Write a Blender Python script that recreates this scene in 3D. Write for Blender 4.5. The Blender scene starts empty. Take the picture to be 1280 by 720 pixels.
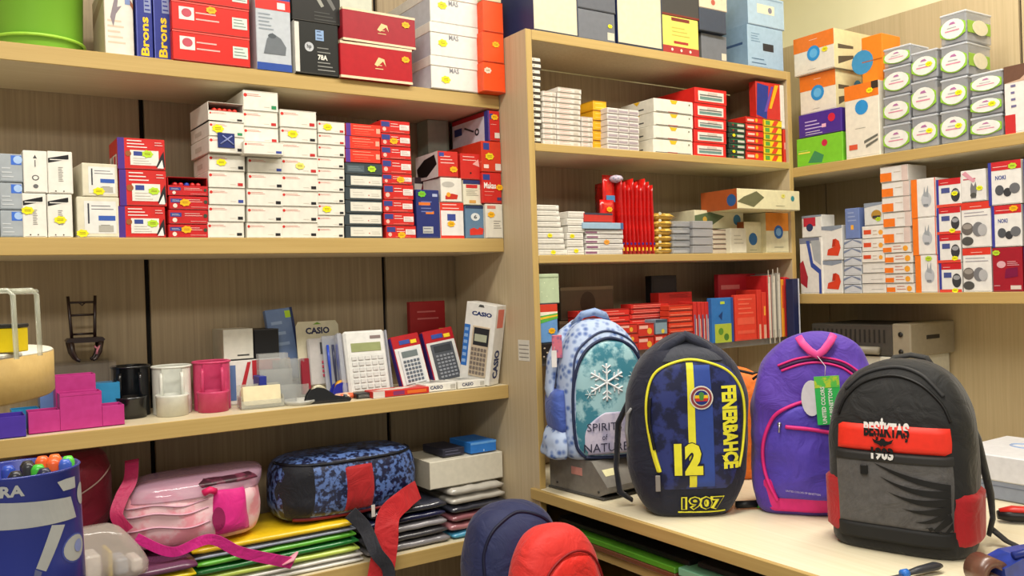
import bpy, bmesh, math, random
from mathutils import Vector, Matrix, noise
random.seed(7)
C = bpy.context.scene.collection
SC = bpy.context.scene

# ------------------------------------------------------------------ camera
YAW, PITCH, ROLL, FPX = 0.5864, -0.0043, -0.0326, 1082.7
EYE = Vector((-1.3315, -2.0361, -0.1293))
FW = Vector((math.sin(YAW)*math.cos(PITCH), math.cos(YAW)*math.cos(PITCH), math.sin(PITCH)))
R0 = Vector((math.cos(YAW), -math.sin(YAW), 0))
U0 = R0.cross(FW)
RT = R0*math.cos(ROLL) + U0*math.sin(ROLL)
UP = -R0*math.sin(ROLL) + U0*math.cos(ROLL)
cd = bpy.data.cameras.new('camera'); cam = bpy.data.objects.new('camera', cd); C.objects.link(cam)
cd.sensor_width = 36; cd.lens = FPX/1280*36; cd.clip_start = .05
m = Matrix((RT, UP, -FW)).transposed().to_4x4(); m.translation = EYE
cam.matrix_world = m
SC.camera = cam

# ------------------------------------------------------------------ light
w = bpy.data.worlds.new('world'); SC.world = w; w.use_nodes = True
w.node_tree.nodes['Background'].inputs[0].default_value = (1, .95, .86, 1)
w.node_tree.nodes['Background'].inputs[1].default_value = .42
def area(name, loc, size, power, col, rot=(0, 0, 0)):
    l = bpy.data.lights.new(name, 'AREA'); l.shape = 'RECTANGLE'; l.size, l.size_y = size; l.energy = power; l.color = col
    o = bpy.data.objects.new(name, l); C.objects.link(o); o.location = loc; o.rotation_euler = rot
area('unseen_ceiling_lamp', (-1.0, -1.05, 1.36), (1.5, .3), 44, (1, .95, .86))
area('unseen_ceiling_lamp', (.55, -1.0, 1.36), (1.2, .3), 36, (1, .95, .86))  # added out of view to brighten the wall and upper right shelving
area('unseen_ceiling_lamp', (-1.8, -2.9, 1.36), (1.5, .6), 78, (1, .96, .88))
SC.view_settings.view_transform = 'Standard'; SC.view_settings.look = 'None'
SC.view_settings.exposure = -0.22; SC.view_settings.gamma = 1

# ------------------------------------------------------------------ measuring helpers: a sight line met with a shelf plane
def ray(px, py): return FW + RT*((px-640)/FPX) - UP*((py-360)/FPX)
def at_y(px, py, Y): d = ray(px, py); return EYE + d*((Y-EYE.y)/d.y)
def at_x(px, py, X): d = ray(px, py); return EYE + d*((X-EYE.x)/d.x)
def at_z(px, py, Z): d = ray(px, py); return EYE + d*((Z-EYE.z)/d.z)

# ------------------------------------------------------------------ materials
def lin(h):
    if isinstance(h, tuple): return h
    v = [int(h[i:i+2], 16)/255 for i in (0, 2, 4)]
    return tuple((c/12.92 if c <= .04045 else ((c+.055)/1.055)**2.4) for c in v)
MC = {}
def nodes(name):
    m = bpy.data.materials.new(name); m.use_nodes = True; nt = m.node_tree
    return m, nt, nt.nodes['Principled BSDF']
def N(nt, t, **k):
    n = nt.nodes.new(t)
    for a, b in k.items():
        if a in n.inputs: n.inputs[a].default_value = b
        else: setattr(n, a, b)
    return n
def mat(h, rough=.5, kind='print', h2=None, sc=60, spec=.35):
    key = (h, rough, kind, h2, sc)
    if key in MC: return MC[key]
    m, nt, b = nodes(kind+'_'+str(h)); L = nt.links.new
    c = lin(h); c2 = lin(h2) if h2 else tuple(x*.9 for x in c)
    tc = N(nt, 'ShaderNodeTexCoord'); mp = N(nt, 'ShaderNodeMapping'); L(tc.outputs['Object'], mp.inputs[0])
    b.inputs['Roughness'].default_value = rough; b.inputs['Specular IOR Level'].default_value = spec
    if kind in ('wood', 'woodv', 'woody'):
        mp.inputs['Scale'].default_value = {'wood': (1.5, 70, 70), 'woodv': (90, 90, 1.6), 'woody': (70, 1.5, 70)}[kind]
        n = N(nt, 'ShaderNodeTexNoise', Scale=1.6, Detail=5.0, Roughness=.65)
    elif kind == 'cloth':
        n = N(nt, 'ShaderNodeTexNoise', Scale=float(sc), Detail=6.0, Roughness=.8)
    elif kind == 'blotch':
        n = N(nt, 'ShaderNodeTexNoise', Scale=float(sc), Detail=4.0, Roughness=.6)
    elif kind == 'cells':
        n = N(nt, 'ShaderNodeTexVoronoi', Scale=float(sc))
    else:
        n = N(nt, 'ShaderNodeTexNoise', Scale=float(sc), Detail=2.0)
    L(mp.outputs[0], n.inputs['Vector'])
    r = N(nt, 'ShaderNodeValToRGB'); e = r.color_ramp.elements
    lo, hi = {'blotch': (.46, .56), 'cells': (.15, .5), 'cloth': (.3, .7)}.get(kind, (.3, .7))
    e[0].position = lo; e[1].position = hi; e[0].color = (*c2, 1); e[1].color = (*c, 1)
    L(n.outputs[0], r.inputs[0]); L(r.outputs[0], b.inputs['Base Color'])
    if kind == 'cloth':
        w1 = N(nt, 'ShaderNodeTexNoise', Scale=900.0, Detail=1.0); L(tc.outputs['Object'], w1.inputs['Vector'])
        w2 = N(nt, 'ShaderNodeTexNoise', Scale=15.0, Detail=3.0, Distortion=1.6); L(tc.outputs['Object'], w2.inputs['Vector'])
        b2_ = N(nt, 'ShaderNodeBump', Strength=.55, Distance=.012); L(w2.outputs[0], b2_.inputs['Height'])
        bp = N(nt, 'ShaderNodeBump', Strength=.25, Distance=.001); L(w1.outputs[0], bp.inputs['Height']); L(b2_.outputs[0], bp.inputs['Normal']); L(bp.outputs[0], b.inputs['Normal'])
        b.inputs['Sheen Weight'].default_value = .15
    elif kind.startswith('wood'):
        bp = N(nt, 'ShaderNodeBump', Strength=.06, Distance=.001); L(n.outputs[0], bp.inputs['Height']); L(bp.outputs[0], b.inputs['Normal'])
    MC[key] = m; return m
def clear(h='e8ecee', alpha=.35, rough=.12):
    key = ('clear', h, alpha, rough)
    if key in MC: return MC[key]
    m, nt, b = nodes('clear_plastic'); L = nt.links.new
    n = N(nt, 'ShaderNodeTexNoise', Scale=25.0, Detail=3.0); tc = N(nt, 'ShaderNodeTexCoord'); L(tc.outputs['Object'], n.inputs['Vector'])
    bp = N(nt, 'ShaderNodeBump', Strength=.5, Distance=.004); L(n.outputs[0], bp.inputs['Height']); L(bp.outputs[0], b.inputs['Normal'])
    b.inputs['Base Color'].default_value = (*lin(h), 1); b.inputs['Roughness'].default_value = rough
    b.inputs['Alpha'].default_value = alpha; b.inputs['Specular IOR Level'].default_value = .9
    MC[key] = m; return m
def metal(h, rough=.3):
    key = ('metal', h, rough)
    if key in MC: return MC[key]
    m = mat(h, rough+.0001, 'print'); m.node_tree.nodes['Principled BSDF'].inputs['Metallic'].default_value = .9
    MC[key] = m; return m
WH = 'ece8de'
EDGE = mat('bfa266', .45, 'wood', 'b3965a')
TOP = mat('e2d6b8', .4, 'wood', 'd8caa6')
EDGEY = mat('bfa266', .45, 'woody', 'b3965a')
TOPY = mat('e8dfc4', .38, 'woody', 'ded2b2')
PANEL = mat('c6b595', .5, 'woodv', 'b6a382')
BACK = mat('b09d7e', .55, 'woodv', '97856a')
BACKR = mat('c4b18c', .55, 'woodv', 'b5a27d')

# ------------------------------------------------------------------ text cache
TC = {}
def textmesh(s, bold=0.0):
    key = (s, bold)
    if key not in TC:
        cu = bpy.data.curves.new('t', 'FONT'); cu.body = s; cu.size = 1; cu.offset = bold; cu.resolution_u = 2
        o = bpy.data.objects.new('t', cu); me = bpy.data.meshes.new_from_object(o)
        vs = [(v.co.x, v.co.y) for v in me.vertices]; fs = [tuple(p.vertices) for p in me.polygons]
        x0 = min(v[0] for v in vs); x1 = max(v[0] for v in vs); y0 = min(v[1] for v in vs); y1 = max(v[1] for v in vs)
        k = 1/(y1-y0); TC[key] = ([((x-x0)*k, (y-y0)*k) for x, y in vs], fs, (x1-x0)*k)
        bpy.data.objects.remove(o); bpy.data.curves.remove(cu); bpy.data.meshes.remove(me)
    return TC[key]

# ------------------------------------------------------------------ mesh builder
class MB:
    def __init__(s): s.v = []; s.f = []; s.m = []; s.mats = []; s.sm = []
    def mi(s, mt):
        if mt not in s.mats: s.mats.append(mt)
        return s.mats.index(mt)
    def add(s, vs, fs, mt, M=None, smooth=False):
        b = len(s.v); s.v += [tuple(M @ Vector(v)) if M else tuple(v) for v in vs]
        k = s.mi(mt)
        for f in fs: s.f.append(tuple(i+b for i in f)); s.m.append(k); s.sm.append(smooth)
    def box(s, a, b, mt, bev=.0012, M=None, mats=None):
        x0, y0, z0 = a; x1, y1, z1 = b
        e = min(bev, (x1-x0)*.3, (y1-y0)*.3, (z1-z0)*.3)
        vs = []; idx = {}
        for i, X in enumerate((x0, x1)):
            for j, Y in enumerate((y0, y1)):
                for k, Z in enumerate((z0, z1)):
                    sx, sy, sz = (1 if i == 0 else -1), (1 if j == 0 else -1), (1 if k == 0 else -1)
                    idx[i, j, k, 0] = len(vs); vs.append((X, Y+sy*e, Z+sz*e))
                    idx[i, j, k, 1] = len(vs); vs.append((X+sx*e, Y, Z+sz*e))
                    idx[i, j, k, 2] = len(vs); vs.append((X+sx*e, Y+sy*e, Z))
        fs = []
        I = idx
        for i in (0, 1):
            q = [I[i, 0, 0, 0], I[i, 1, 0, 0], I[i, 1, 1, 0], I[i, 0, 1, 0]]; fs.append(q[::-1] if i == 0 else q)
            q = [I[0, i, 0, 1], I[1, i, 0, 1], I[1, i, 1, 1], I[0, i, 1, 1]]; fs.append(q if i == 0 else q[::-1])
            q = [I[0, 0, i, 2], I[1, 0, i, 2], I[1, 1, i, 2], I[0, 1, i, 2]]; fs.append(q[::-1] if i == 0 else q)
        for a_ in (0, 1):
            for b_ in (0, 1):
                q = [I[0, a_, b_, 1], I[1, a_, b_, 1], I[1, a_, b_, 2], I[0, a_, b_, 2]]; fs.append(q if (a_+b_) % 2 else q[::-1])
                q = [I[a_, 0, b_, 0], I[a_, 1, b_, 0], I[a_, 1, b_, 2], I[a_, 0, b_, 2]]; fs.append(q[::-1] if (a_+b_) % 2 else q)
                q = [I[a_, b_, 0, 0], I[a_, b_, 1, 0], I[a_, b_, 1, 1], I[a_, b_, 0, 1]]; fs.append(q if (a_+b_) % 2 else q[::-1])
        for i in (0, 1):
            for j in (0, 1):
                for k in (0, 1):
                    q = [I[i, j, k, 0], I[i, j, k, 1], I[i, j, k, 2]]; fs.append(q if (i+j+k) % 2 else q[::-1])
        s.add(vs, fs, mt, M)
    def tube(s, pts, r, mt, seg=8, closed=False, flat=1.0, up=None, smooth=True):
        pts = [Vector(p) for p in pts]; n = len(pts); vs = []; fs = []
        rr = r if isinstance(r, (list, tuple)) else [r]*n
        prev = None
        for i, p in enumerate(pts):
            t = (pts[(i+1) % n]-pts[i-1]) if closed else (pts[min(i+1, n-1)]-pts[max(i-1, 0)])
            t.normalize()
            u = Vector(up) if up else (prev or (Vector((0, 0, 1)) if abs(t.z) < .9 else Vector((1, 0, 0))))
            a = (u - t*u.dot(t)).normalized(); b = t.cross(a); prev = a
            for k in range(seg):
                an = 2*math.pi*k/seg
                vs.append(p + a*math.cos(an)*rr[i]*flat + b*math.sin(an)*rr[i])
        m_ = n if closed else n-1
        for i in range(m_):
            for k in range(seg):
                fs.append((i*seg+k, i*seg+(k+1) % seg, ((i+1) % n)*seg+(k+1) % seg, ((i+1) % n)*seg+k))
        if not closed: fs.append(tuple(range(seg))[::-1]); fs.append(tuple((n-1)*seg+k for k in range(seg)))
        s.add(vs, fs, mt, smooth=smooth)
    def lathe(s, prof, mt, seg=28, M=None, smooth=True):
        vs = []; fs = []
        for r, z in prof:
            for k in range(seg): a = 2*math.pi*k/seg; vs.append((r*math.cos(a), r*math.sin(a), z))
        for i in range(len(prof)-1):
            for k in range(seg): fs.append((i*seg+k, i*seg+(k+1) % seg, (i+1)*seg+(k+1) % seg, (i+1)*seg+k))
        if prof[0][0] > 1e-5: fs.append(tuple(range(seg))[::-1])
        if prof[-1][0] > 1e-5: fs.append(tuple((len(prof)-1)*seg+k for k in range(seg)))
        s.add(vs, fs, mt, M, smooth)
    def prism(s, pts, y0, y1, mt, M=None):     # outline in x-z, thickness along y
        n = len(pts); vs = [(x, y0, z) for x, z in pts]+[(x, y1, z) for x, z in pts]
        fs = [tuple(range(n)), tuple(range(2*n-1, n-1, -1))]+[(i, i+n, (i+1) % n+n, (i+1) % n) for i in range(n)]
        s.add(vs, fs, mt, M)
    def build(s, name, parent=None, loc=None, rotz=0):
        me = bpy.data.meshes.new(name); me.from_pydata(s.v, [], s.f)
        for m_ in s.mats: me.materials.append(m_)
        me.polygons.foreach_set('material_index', s.m); me.polygons.foreach_set('use_smooth', s.sm)
        me.update()
        o = bpy.data.objects.new(name, me); C.objects.link(o)
        if parent: o.parent = parent
        if loc is not None: o.location = loc
        o.rotation_euler[2] = rotz
        return o
LABELS = {}
def tag(o, label, cat, group=None):
    n = len(label.split())
    if not 4 <= n <= 16: print('LABEL LENGTH', n, label)
    if label in LABELS: print('DUPLICATE LABEL', label)
    LABELS[label] = 1
    o['label'] = label; o['category'] = cat
    if group: o['group'] = group
    return o
def empty(name, loc=(0, 0, 0), rotz=0):
    o = bpy.data.objects.new(name, None); C.objects.link(o); o.location = loc; o.rotation_euler[2] = rotz; return o
def struct(o): o['kind'] = 'structure'; return o
def simple(name, a, b, mt, bev=.0015, parent=None):
    q = MB(); q.box(a, b, mt, bev); return q.build(name, parent)

# ------------------------------------------------------------------ room
ZF, ZCEIL = -1.43, 1.42
ML1, ML2, ML3, ML4 = .40, 0.0, -.4109, -.8197     # left unit shelf tops
T = .0377
YP = -.1368; YB = .28; XR = 1.0836; XB = 1.372; YM = .115
M1, M2, M3, M4 = .5539, .2489, -.0536, -.335
RR1, RR2, ZC = .2312, -.1938, -.6805
struct(simple('floor', (-4, -5, ZF-.1), (1.6, .5, ZF), mat('9b968c', .35, 'blotch', '8c867c', 3)))
struct(simple('ceiling', (-4, -5, ZCEIL), (1.6, .5, ZCEIL+.1), mat('e6e0d0', .8)))
WALL = mat('ebe6c0', .75, 'print', 'e5dfb6', 5)
struct(simple('wall_back', (-4, .30, ZF), (1.4, .42, ZCEIL), WALL))
struct(simple('wall_right', (1.395, -5, ZF), (1.52, .30, ZCEIL), WALL))

# left shelving unit
def two_tone(name, a, b, top, edge, parent, axis='x'):
    q = MB(); q.box(a, b, top, .0015); o = q.build(name, parent)
    me = o.data; me.materials.append(edge)
    for p in me.polygons:
        n = p.normal
        if (axis == 'x' and n.y < -.6) or (axis == 'y' and n.x < -.6) or (axis == 'x' and n.x > .9) : p.material_index = 1
    return o
u = tag(empty('shelving_unit', (-1.3, .1, ZF)), 'long pale wood wall unit with thick shelves beside the wooden divider', 'shelving')
def sub(o, p):
    o.parent = p; o.matrix_parent_inverse = Matrix.Translation(p.location).inverted(); return o
for z, nm in ((ML1, 'shelf'), (ML2, 'shelf'), (ML3, 'shelf'), (ML4, 'shelf')):
    sub(two_tone(nm, (-2.9, 0, z-T), (-.001, YB-.001, z), TOP, EDGE, None), u)
for xa, xb in ((-2.9, -1.55), (-1.542, -.896), (-.884, -.246), (-.234, -.001)):
    sub(simple('back_panel', (xa, YB, ZF), (xb, YB+.015, .95), BACK), u)
sub(simple('panel_backing', (-2.9, YB+.015, ZF), (-.001, YB+.019, .95), mat('17130f', .8)), u)
# middle unit
u = tag(empty('bookcase', (.5, 0, ZC)), 'open bookcase with wooden divider standing in the corner behind the backpacks', 'bookcase')
def panel_y(name, x0, x1, y0, y1, z0, z1, par):
    q = MB(); q.box((x0, y0, z0), (x1, y1, z1), PANEL, .0015); o = q.build(name)
    o.data.materials.append(mat('bfa266', .45, 'woodv', 'b3965a'))
    for p in o.data.polygons:
        if p.normal.y < -.6: p.material_index = 1
    return sub(o, par)
panel_y('side_panel', 0, .02, YP, YB+.012, ZF, M1, u)
panel_y('side_panel', XR-.02, XR, YP, YM, ZC+.001, M1, u)
for z in (M1, M2, M3):
    t_ = .028 if z == M1 else .022
    sub(two_tone('shelf', (.0205, YP, z-t_), (XR-.0205, YM, z), PANEL if z == M1 else TOP, EDGE, None), u)
sub(two_tone('shelf', (.0205, -.1, M4-.022), (XR-.0205, YM, M4), mat('8f9190', .5), mat('8f9190', .5), None), u)
sub(simple('back_panel', (.0205, YM, ZC+.001), (XR+.001, YM+.012, M1-.03), BACK), u)
# right unit
u = tag(empty('wall_shelf', (1.2, -1, ZC)), 'wall shelving with two long shelves above the end of the worktop', 'shelving')
for z in (RR1, RR2):
    sub(two_tone('shelf', (XR, -2.0, z-.032), (XB-.001, YM-.003, z), TOPY, EDGEY, None, 'y'), u)
for ya, yb in ((.13, -.045), (-.05, -.735), (-.743, -2.0)):
    sub(simple('back_panel', (XB, yb, ZC+.001), (XB+.015, ya, .734), BACKR), u)
sub(simple('panel_backing', (XB+.0155, -2.0, ZC+.001), (XB+.019, .13, .734), mat('17130f', .8)), u)
# worktop and the cabinet shelf beneath it
u = tag(empty('worktop', (.6, -1, ZF)), 'broad pale wood worktop carrying the four standing backpacks', 'worktop')
q = MB(); q.box((-.012, -2.1, ZC-.029), (-.0004, YP+.03, ZC), EDGEY, .0015)
o = q.build('edge_band'); sub(o, u)
sub(simple('top_board', (.0205, YP-.0, ZC-.029), (XB+.019, YM-.001, ZC), TOPY), u)
sub(simple('front_board', (.0001, -2.1, ZC-.029), (XB+.019, YP-.0005, ZC), TOPY), u)
sub(simple('lower_shelf', (.03, -2.1, -.825), (XB, YM, -.80), EDGEY), u)
sub(simple('lower_shelf', (.03, -2.1, -.985), (XB, YM, -.96), EDGEY), u)
sub(simple('plinth', (.05, -2.1, ZF), (XB, YM, -1.3), PANEL), u)
sub(simple('back_board', (.7, -2.1, -1.3), (.72, YM, ZC-.03), BACK), u)
# ------------------------------------------------------------------ printed cartons
COL = dict(W='ece8de', C='e2dac2', R='d22a22', DR='a81a1e', O='f07020', OR='f4511f', Y='f2e61e', YO='f7b51c', P='4b2f86', B='2a3f9a', LB='7fa6d6',
           NV='1c2350', K='1a1a1c', G='6fbf2f', GR='8d9096', LG='c4c8cc', DG='3a4144', PK='e2358a', MG='7f97ad', BR='6a4a30', T='e9e2cc', LM='b7dc35', SK='3f9bd8')
def cm(k): return mat(COL.get(k, k), .42)
def basis(w, d, h, f):
    return {'f': (Vector((-w/2, -d/2, 0)), Vector((w, 0, 0)), Vector((0, 0, h)), Vector((0, -1, 0))),
            'l': (Vector((-w/2, d/2, 0)), Vector((0, -d, 0)), Vector((0, 0, h)), Vector((-1, 0, 0))),
            'r': (Vector((w/2, -d/2, 0)), Vector((0, d, 0)), Vector((0, 0, h)), Vector((1, 0, 0))),
            't': (Vector((-w/2, -d/2, h)), Vector((w, 0, 0)), Vector((0, d, 0)), Vector((0, 0, 1)))}[f]
def decals(q, w, d, h, ds):
    lay = {}
    for dc in ds:
        k, f = dc[0], dc[1]; O, U, V, Nn = basis(w, d, h, f); L = lay[f] = lay.get(f, 0)+1
        off = Nn*(.00025+.00012*L); ul, vl = U.length, V.length
        def pt(a, b): return O+U*a+V*b+off
        if k == 'R':
            _, _, a, b, c, e, mt = dc; q.add([pt(a, b), pt(c, b), pt(c, e), pt(a, e)], [(0, 1, 2, 3)], cm(mt))
        elif k == 'P':
            pts = [pt(a, b) for a, b in dc[2]]; q.add(pts, [tuple(range(len(pts)))], cm(dc[3]))
        elif k == 'E':
            _, _, a, b, rx, ry, mt = dc
            q.add([pt(a+rx*vl/ul*math.cos(i*math.pi/8), b+ry*math.sin(i*math.pi/8)) for i in range(16)], [tuple(range(16))], cm(mt))
        elif k == 'L':
            _, _, a, b, c, e, n, mt = dc
            for i in range(n):
                y = b+(e-b)*i/max(1, n-1); c2 = c-(c-a)*((i*37) % 5)*.07; hh = abs(e-b)/max(n, 2)*.22
                q.add([pt(a, y-hh), pt(c2, y-hh), pt(c2, y+hh), pt(a, y+hh)], [(0, 1, 2, 3)], cm(mt))
        elif k == 'T':
            _, _, a, b, wd, hh, txt, mt = dc[:8]; rot = dc[8] if len(dc) > 8 else 0
            vs, fs, tw = textmesh(txt, .03)
            bw, bh = (wd*ul, hh*vl)
            if rot: bw, bh = bh, bw
            sx = bw/tw; sy = bh
            out = []
            for x, y in vs:
                X, Y = (x*sx-bw/2), (y*sy-bh/2)
                if rot == 1: X, Y = -Y, X
                if rot == -1: X, Y = Y, -X
                out.append(O+U*(a)+V*(b)+U.normalized()*X+V.normalized()*Y+off)
            q.add(out, fs, cm(mt))
STK = {}
def sticker(par, w, d, h, f, u_, v_, col, s=1.0):
    O, U, V, Nn = basis(w, d, h, f); key = (col, s)
    if key not in STK:
        q = MB(); n = 14
        p = [((.0115*s)*(1+.1*math.cos(7*a))*math.cos(a), .0080*s*(1+.1*math.cos(7*a))*math.sin(a)) for a in [2*math.pi*i/n for i in range(n)]]
        q.prism(p, 0, .0003, cm(col))
        for i in range(2): q.box((-.006*s, -.0002, -.002*s+i*.003*s), (.006*s, 0, -.0008*s+i*.003*s), cm('8a7a20'), .0001)
        o = q.build('price_sticker'); STK[key] = o.data
    else: o = bpy.data.objects.new('price_sticker', STK[key]); C.objects.link(o)
    o.parent = par
    p = O+U*u_+V*v_+Nn*.0016
    o.location = p
    o.rotation_euler[2] = {'f': 0, 'l': -math.pi/2, 'r': math.pi/2}[f]
    return o
# styles: body colour + printing
lblk = [('L', 'f', .06, .62, .55, .8, 2, 'd86a58'), ('R', 'f', .8, .14, .94, .3, 'K'), ('L', 'f', .55, .2, .74, .3, 1, 'b8b0a0')]
def white_pen(c): return ('e6e2d6', [('R', 'f', 0, .96, 1, 1, 'cfc9ba'), ('E', 'f', .06, .76, .09, .09, 'd03028'), ('L', 'f', .1, .74, .5, .82, 2, 'd86a58'), ('R', 'f', .8, .14, .94, .32, c), ('L', 'f', .58, .22, .74, .3, 1, 'b8b0a0'),
      ('R', 'l', .25, .3, .6, .6, 'c9c3b4')])
REDMULTI = ('cc2b28', [('R', 'f', 0, 0, .14, 1, 'P'), ('R', 'f', .26, .14, .86, .62, 'e9e4da'), ('L', 'f', .2, .72, .62, .92, 3, 'f4e6e0'), ('R', 'f', .33, .44, .52, .58, '3a4a92'), ('E', 'f', .22, .5, .09, .09, '9a5a30'),
      ('L', 'f', .32, .2, .7, .36, 3, 'c8c2b8'), ('P', 'f', [(.8, .1), (.99, .1), (.97, .62), (.9, .45)], '2a2a2e'), ('P', 'f', [(.82, .06), (.96, .06), (.93, .34)], 'e8e6e2'), ('L', 'f', .78, .8, .95, .88, 2, 'f2d6d0'),
      ('R', 'l', .1, .1, .9, .5, 'ded8d0'), ('P', 'l', [(.2, .1), (.5, .1), (.4, .6)], '6a5a52'), ('R', 'l', .55, .15, .8, .45, 'c04040')])
MARK = ('c02326', [('R', 'f', .04, .52, .32, .8, '32448e'), ('L', 'f', .08, .62, .28, .7, 2, 'W'), ('E', 'f', .15, .28, .16, .16, 'e8d8c8'), ('L', 'f', .4, .6, .85, .75, 2, 'f0c8c0'), ('E', 'f', .93, .6, .14, .14, '3a4a3a'), ('L', 'f', .55, .2, .95, .3, 1, 'f0c8c0')])
REDSM = ('cc2a26', [('R', 'f', .02, .5, .3, .9, '3a4488'), ('E', 'f', .12, .3, .16, .16, 'f2b8a8'), ('L', 'f', .34, .55, .62, .75, 2, 'f6d8d0'), ('R', 'f', .64, .3, .97, .72, 'e6dcd6'), ('L', 'f', .67, .4, .94, .62, 3, 'a88')if 0 else ('L', 'f', .67, .4, .94, .62, 3, 'b08a84'), ('L', 'f', .3, .12, .8, .22, 1, 'f4a090')])
REDORG = ('e23a28', [('R', 'f', 0, 0, .13, 1, '5a3a94'), ('L', 'f', .2, .6, .8, .82, 2, 'f59a80'), ('L', 'f', .25, .22, .7, .4, 2, 'f07058'), ('R', 'f', .86, .3, .97, .7, 'f0a890')])
DGREY = ('3b454a', [('R', 'f', .13, .16, .97, .88, 'e0dccf'), ('L', 'f', .2, .4, .5, .6, 2, 'c2bdb0'), ('E', 'f', .63, .4, .05, .05, 'c03030'), ('L', 'f', .7, .35, .92, .5, 2, 'b8b2a4')])
DGREY2 = ('3b454a', [('R', 'f', .05, .2, .5, .8, '55626a'), ('L', 'f', .08, .35, .46, .65, 3, '7f8c92')])
TALLW = ('ebe7dd', [('P', 'f', [(.03, .72), (.85, .82), (.85, .93), (.03, .83)], '1b1b1e'), ('L', 'f', .1, .8, .8, .9, 1, 'e8e4dc'), ('L', 'f', .42, .3, .62, .62, 9, '8f8d88'), ('E', 'f', .3, .06, .015, .015, 'K'), ('E', 'f', .62, .06, .015, .015, 'K')])
TALLW2 = ('ebe7dd', [('E', 'f', .5, .36, .075, .065, '5b5b5b'), ('E', 'f', .5, .36, .05, .042, 'ebe7dd'), ('E', 'f', .5, .16, .055, .05, '6b6b6b'), ('P', 'f', [(.42, .82), (.58, .82), (.5, .9)], '4b4b4b'), ('R', 'f', .48, .62, .52, .78, '6b6b6b')])
CREAMB = ('ded7bf', [('R', 'f', .17, .1, .92, .9, 'e4e3de'), ('R', 'f', .25, .34, .29, .84, '3a3a44'), ('L', 'f', .34, .7, .86, .78, 2, '5a5a66'), ('R', 'f', .5, .42, .9, .54, '3b5fb4'), ('L', 'f', .55, .18, .8, .3, 2, '77746c'), ('R', 'f', .5, .14, .85, .3, 'b0aca2')])
CLEARG = ('a5acb2', [('R', 'f', .5, .62, .95, .95, '3f6fd0'), ('E', 'f', .8, .8, .14, .14, 'a9c6ee'), ('L', 'f', .1, .2, .6, .5, 3, 'c9ced2'), ('R', 'f', .05, .02, .95, .06, '7c848a')])
REDBIG = ('d3271f', [('R', 'f', .09, .38, .28, .82, 'e6e2da'), ('E', 'f', .185, .62, .17, .15, 'c05060'), ('L', 'f', .3, .44, .6, .66, 2, 'f2b0a8'), ('R', 'f', .77, .28, .97, .68, 'cdd8cf'), ('L', 'f', .79, .38, .95, .6, 3, '7a8a80'), ('R', 'f', 0, .95, 1, 1, 'ee5a50')])
BRONS = ('2b3487', [('R', 'f', .5, .62, .92, .98, '8a93b8'), ('L', 'f', .55, .66, .88, .94, 6, '2b3487'), ('T', 'f', .5, .3, .5, .52, 'Brons', 'f2c81c', 1), ('R', 'f', 0, 0, .06, 1, '5a63b0')])
BROWNW = ('e6ddd0', [('R', 'l', 0, 0, 1, 1, 'd8c2a8'), ('L', 'f', .1, .2, .7, .5, 5, 'd8c4ae'), ('P', 'f', [(.2, .55), (.35, .8), (.5, .86), (.45, .7), (.6, .72), (.4, .6), (.3, .42)], '8a7f86'), ('P', 'f', [(.5, 1), (1, .68), (1, .76), (.62, 1)], '9a5a3a'), ('R', 'f', .72, .75, .9, .98, '7f92c0'), ('P', 'l', [(0, .6), (1, .8), (1, .95), (0, .8)], 'b09070')])
BLUEGRY = ('b9bfc6', [('R', 'f', 0, .86, 1, 1, '2c4c9c'), ('R', 'f', 0, .74, 1, .87, 'd8302a'), ('R', 'f', .62, .76, .85, .84, 'e8d8d8'), ('L', 'f', .08, .5, .5, .68, 5, '8f98a2'), ('R', 'f', 0, 0, 1, .09, '2c4c9c'), ('P', 'f', [(.2, .2), (.3, .38), (.45, .46), (.7, .4), (.85, .3), (.82, .2)], '6a7076'), ('E', 'f', .45, .42, .05, .03, '50565c')])
HP = ('20211f', [('R', 'l', 0, 0, 1, 1, 'd8d4ca'), ('R', 'f', 0, .03, .1, .97, 'd8d4ca'), ('E', 'f', .32, .52, .09, .09, 'b9bcc0'), ('T', 'f', .32, .52, .1, .1, 'hp', '20211f'), ('R', 'f', .47, .66, .66, .86, '8aa6cc'), ('L', 'f', .5, .7, .63, .83, 3, '3a4a6a'), ('L', 'f', .5, .44, .8, .52, 2, '8a8a86'), ('T', 'f', .62, .34, .22, .1, '78A', 'e8e4da'), ('L', 'f', .5, .1, .9, .24, 3, '8a8a86')])
BLKPIC = ('242321', [('P', 'f', [(.4, .9), (.6, .45), (.66, .5), (.48, .95)], '9a9a90'), ('P', 'f', [(.6, .95), (.85, .4), (.9, .48), (.7, 1)], '6a6a66'), ('E', 'f', .25, .8, .12, .12, '5a5a55'), ('L', 'f', .45, .1, .9, .3, 3, '4b4b48')])
def maroon(c): return (c, [('R', 'f', 0, 0, 1, .07, 'e6cfae'), ('R', 'f', 0, .93, 1, 1, 'e6cfae'), ('R', 'l', 0, 0, 1, .07, 'e6cfae'), ('R', 'l', 0, .93, 1, 1, 'e6cfae'), ('P', 'f', [(.46, .45), (.52, .66), (.6, .62), (.62, .42), (.58, .56), (.5, .4)], 'e4c890'), ('L', 'f', .47, .34, .58, .44, 2, 'e4c890')])
LIDW = ('e7e3da', [('T', 'f', .48, .6, .2, .16, 'MAS', '8d8d93'), ('R', 'l', 0, .66, 1, .675, 'b0aeb0'), ('R', 'l', 0, 0, 1, 1, 'c9cdd6')])
ORANGE = ('f2521d', [('R', 'f', 0, .985, 1, 1, 'b83a12')])
CREAMF = ('d9d0b4', [('R', 'l', 0, 0, 1, 1, '2a3560'), ('R', 'f', 0, 0, 1, .03, '2a2f40'), ('R', 'f', 0, .97, 1, 1, '2a2f40'), ('R', 'f', .97, 0, 1, 1, '3a3f50')])
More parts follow.
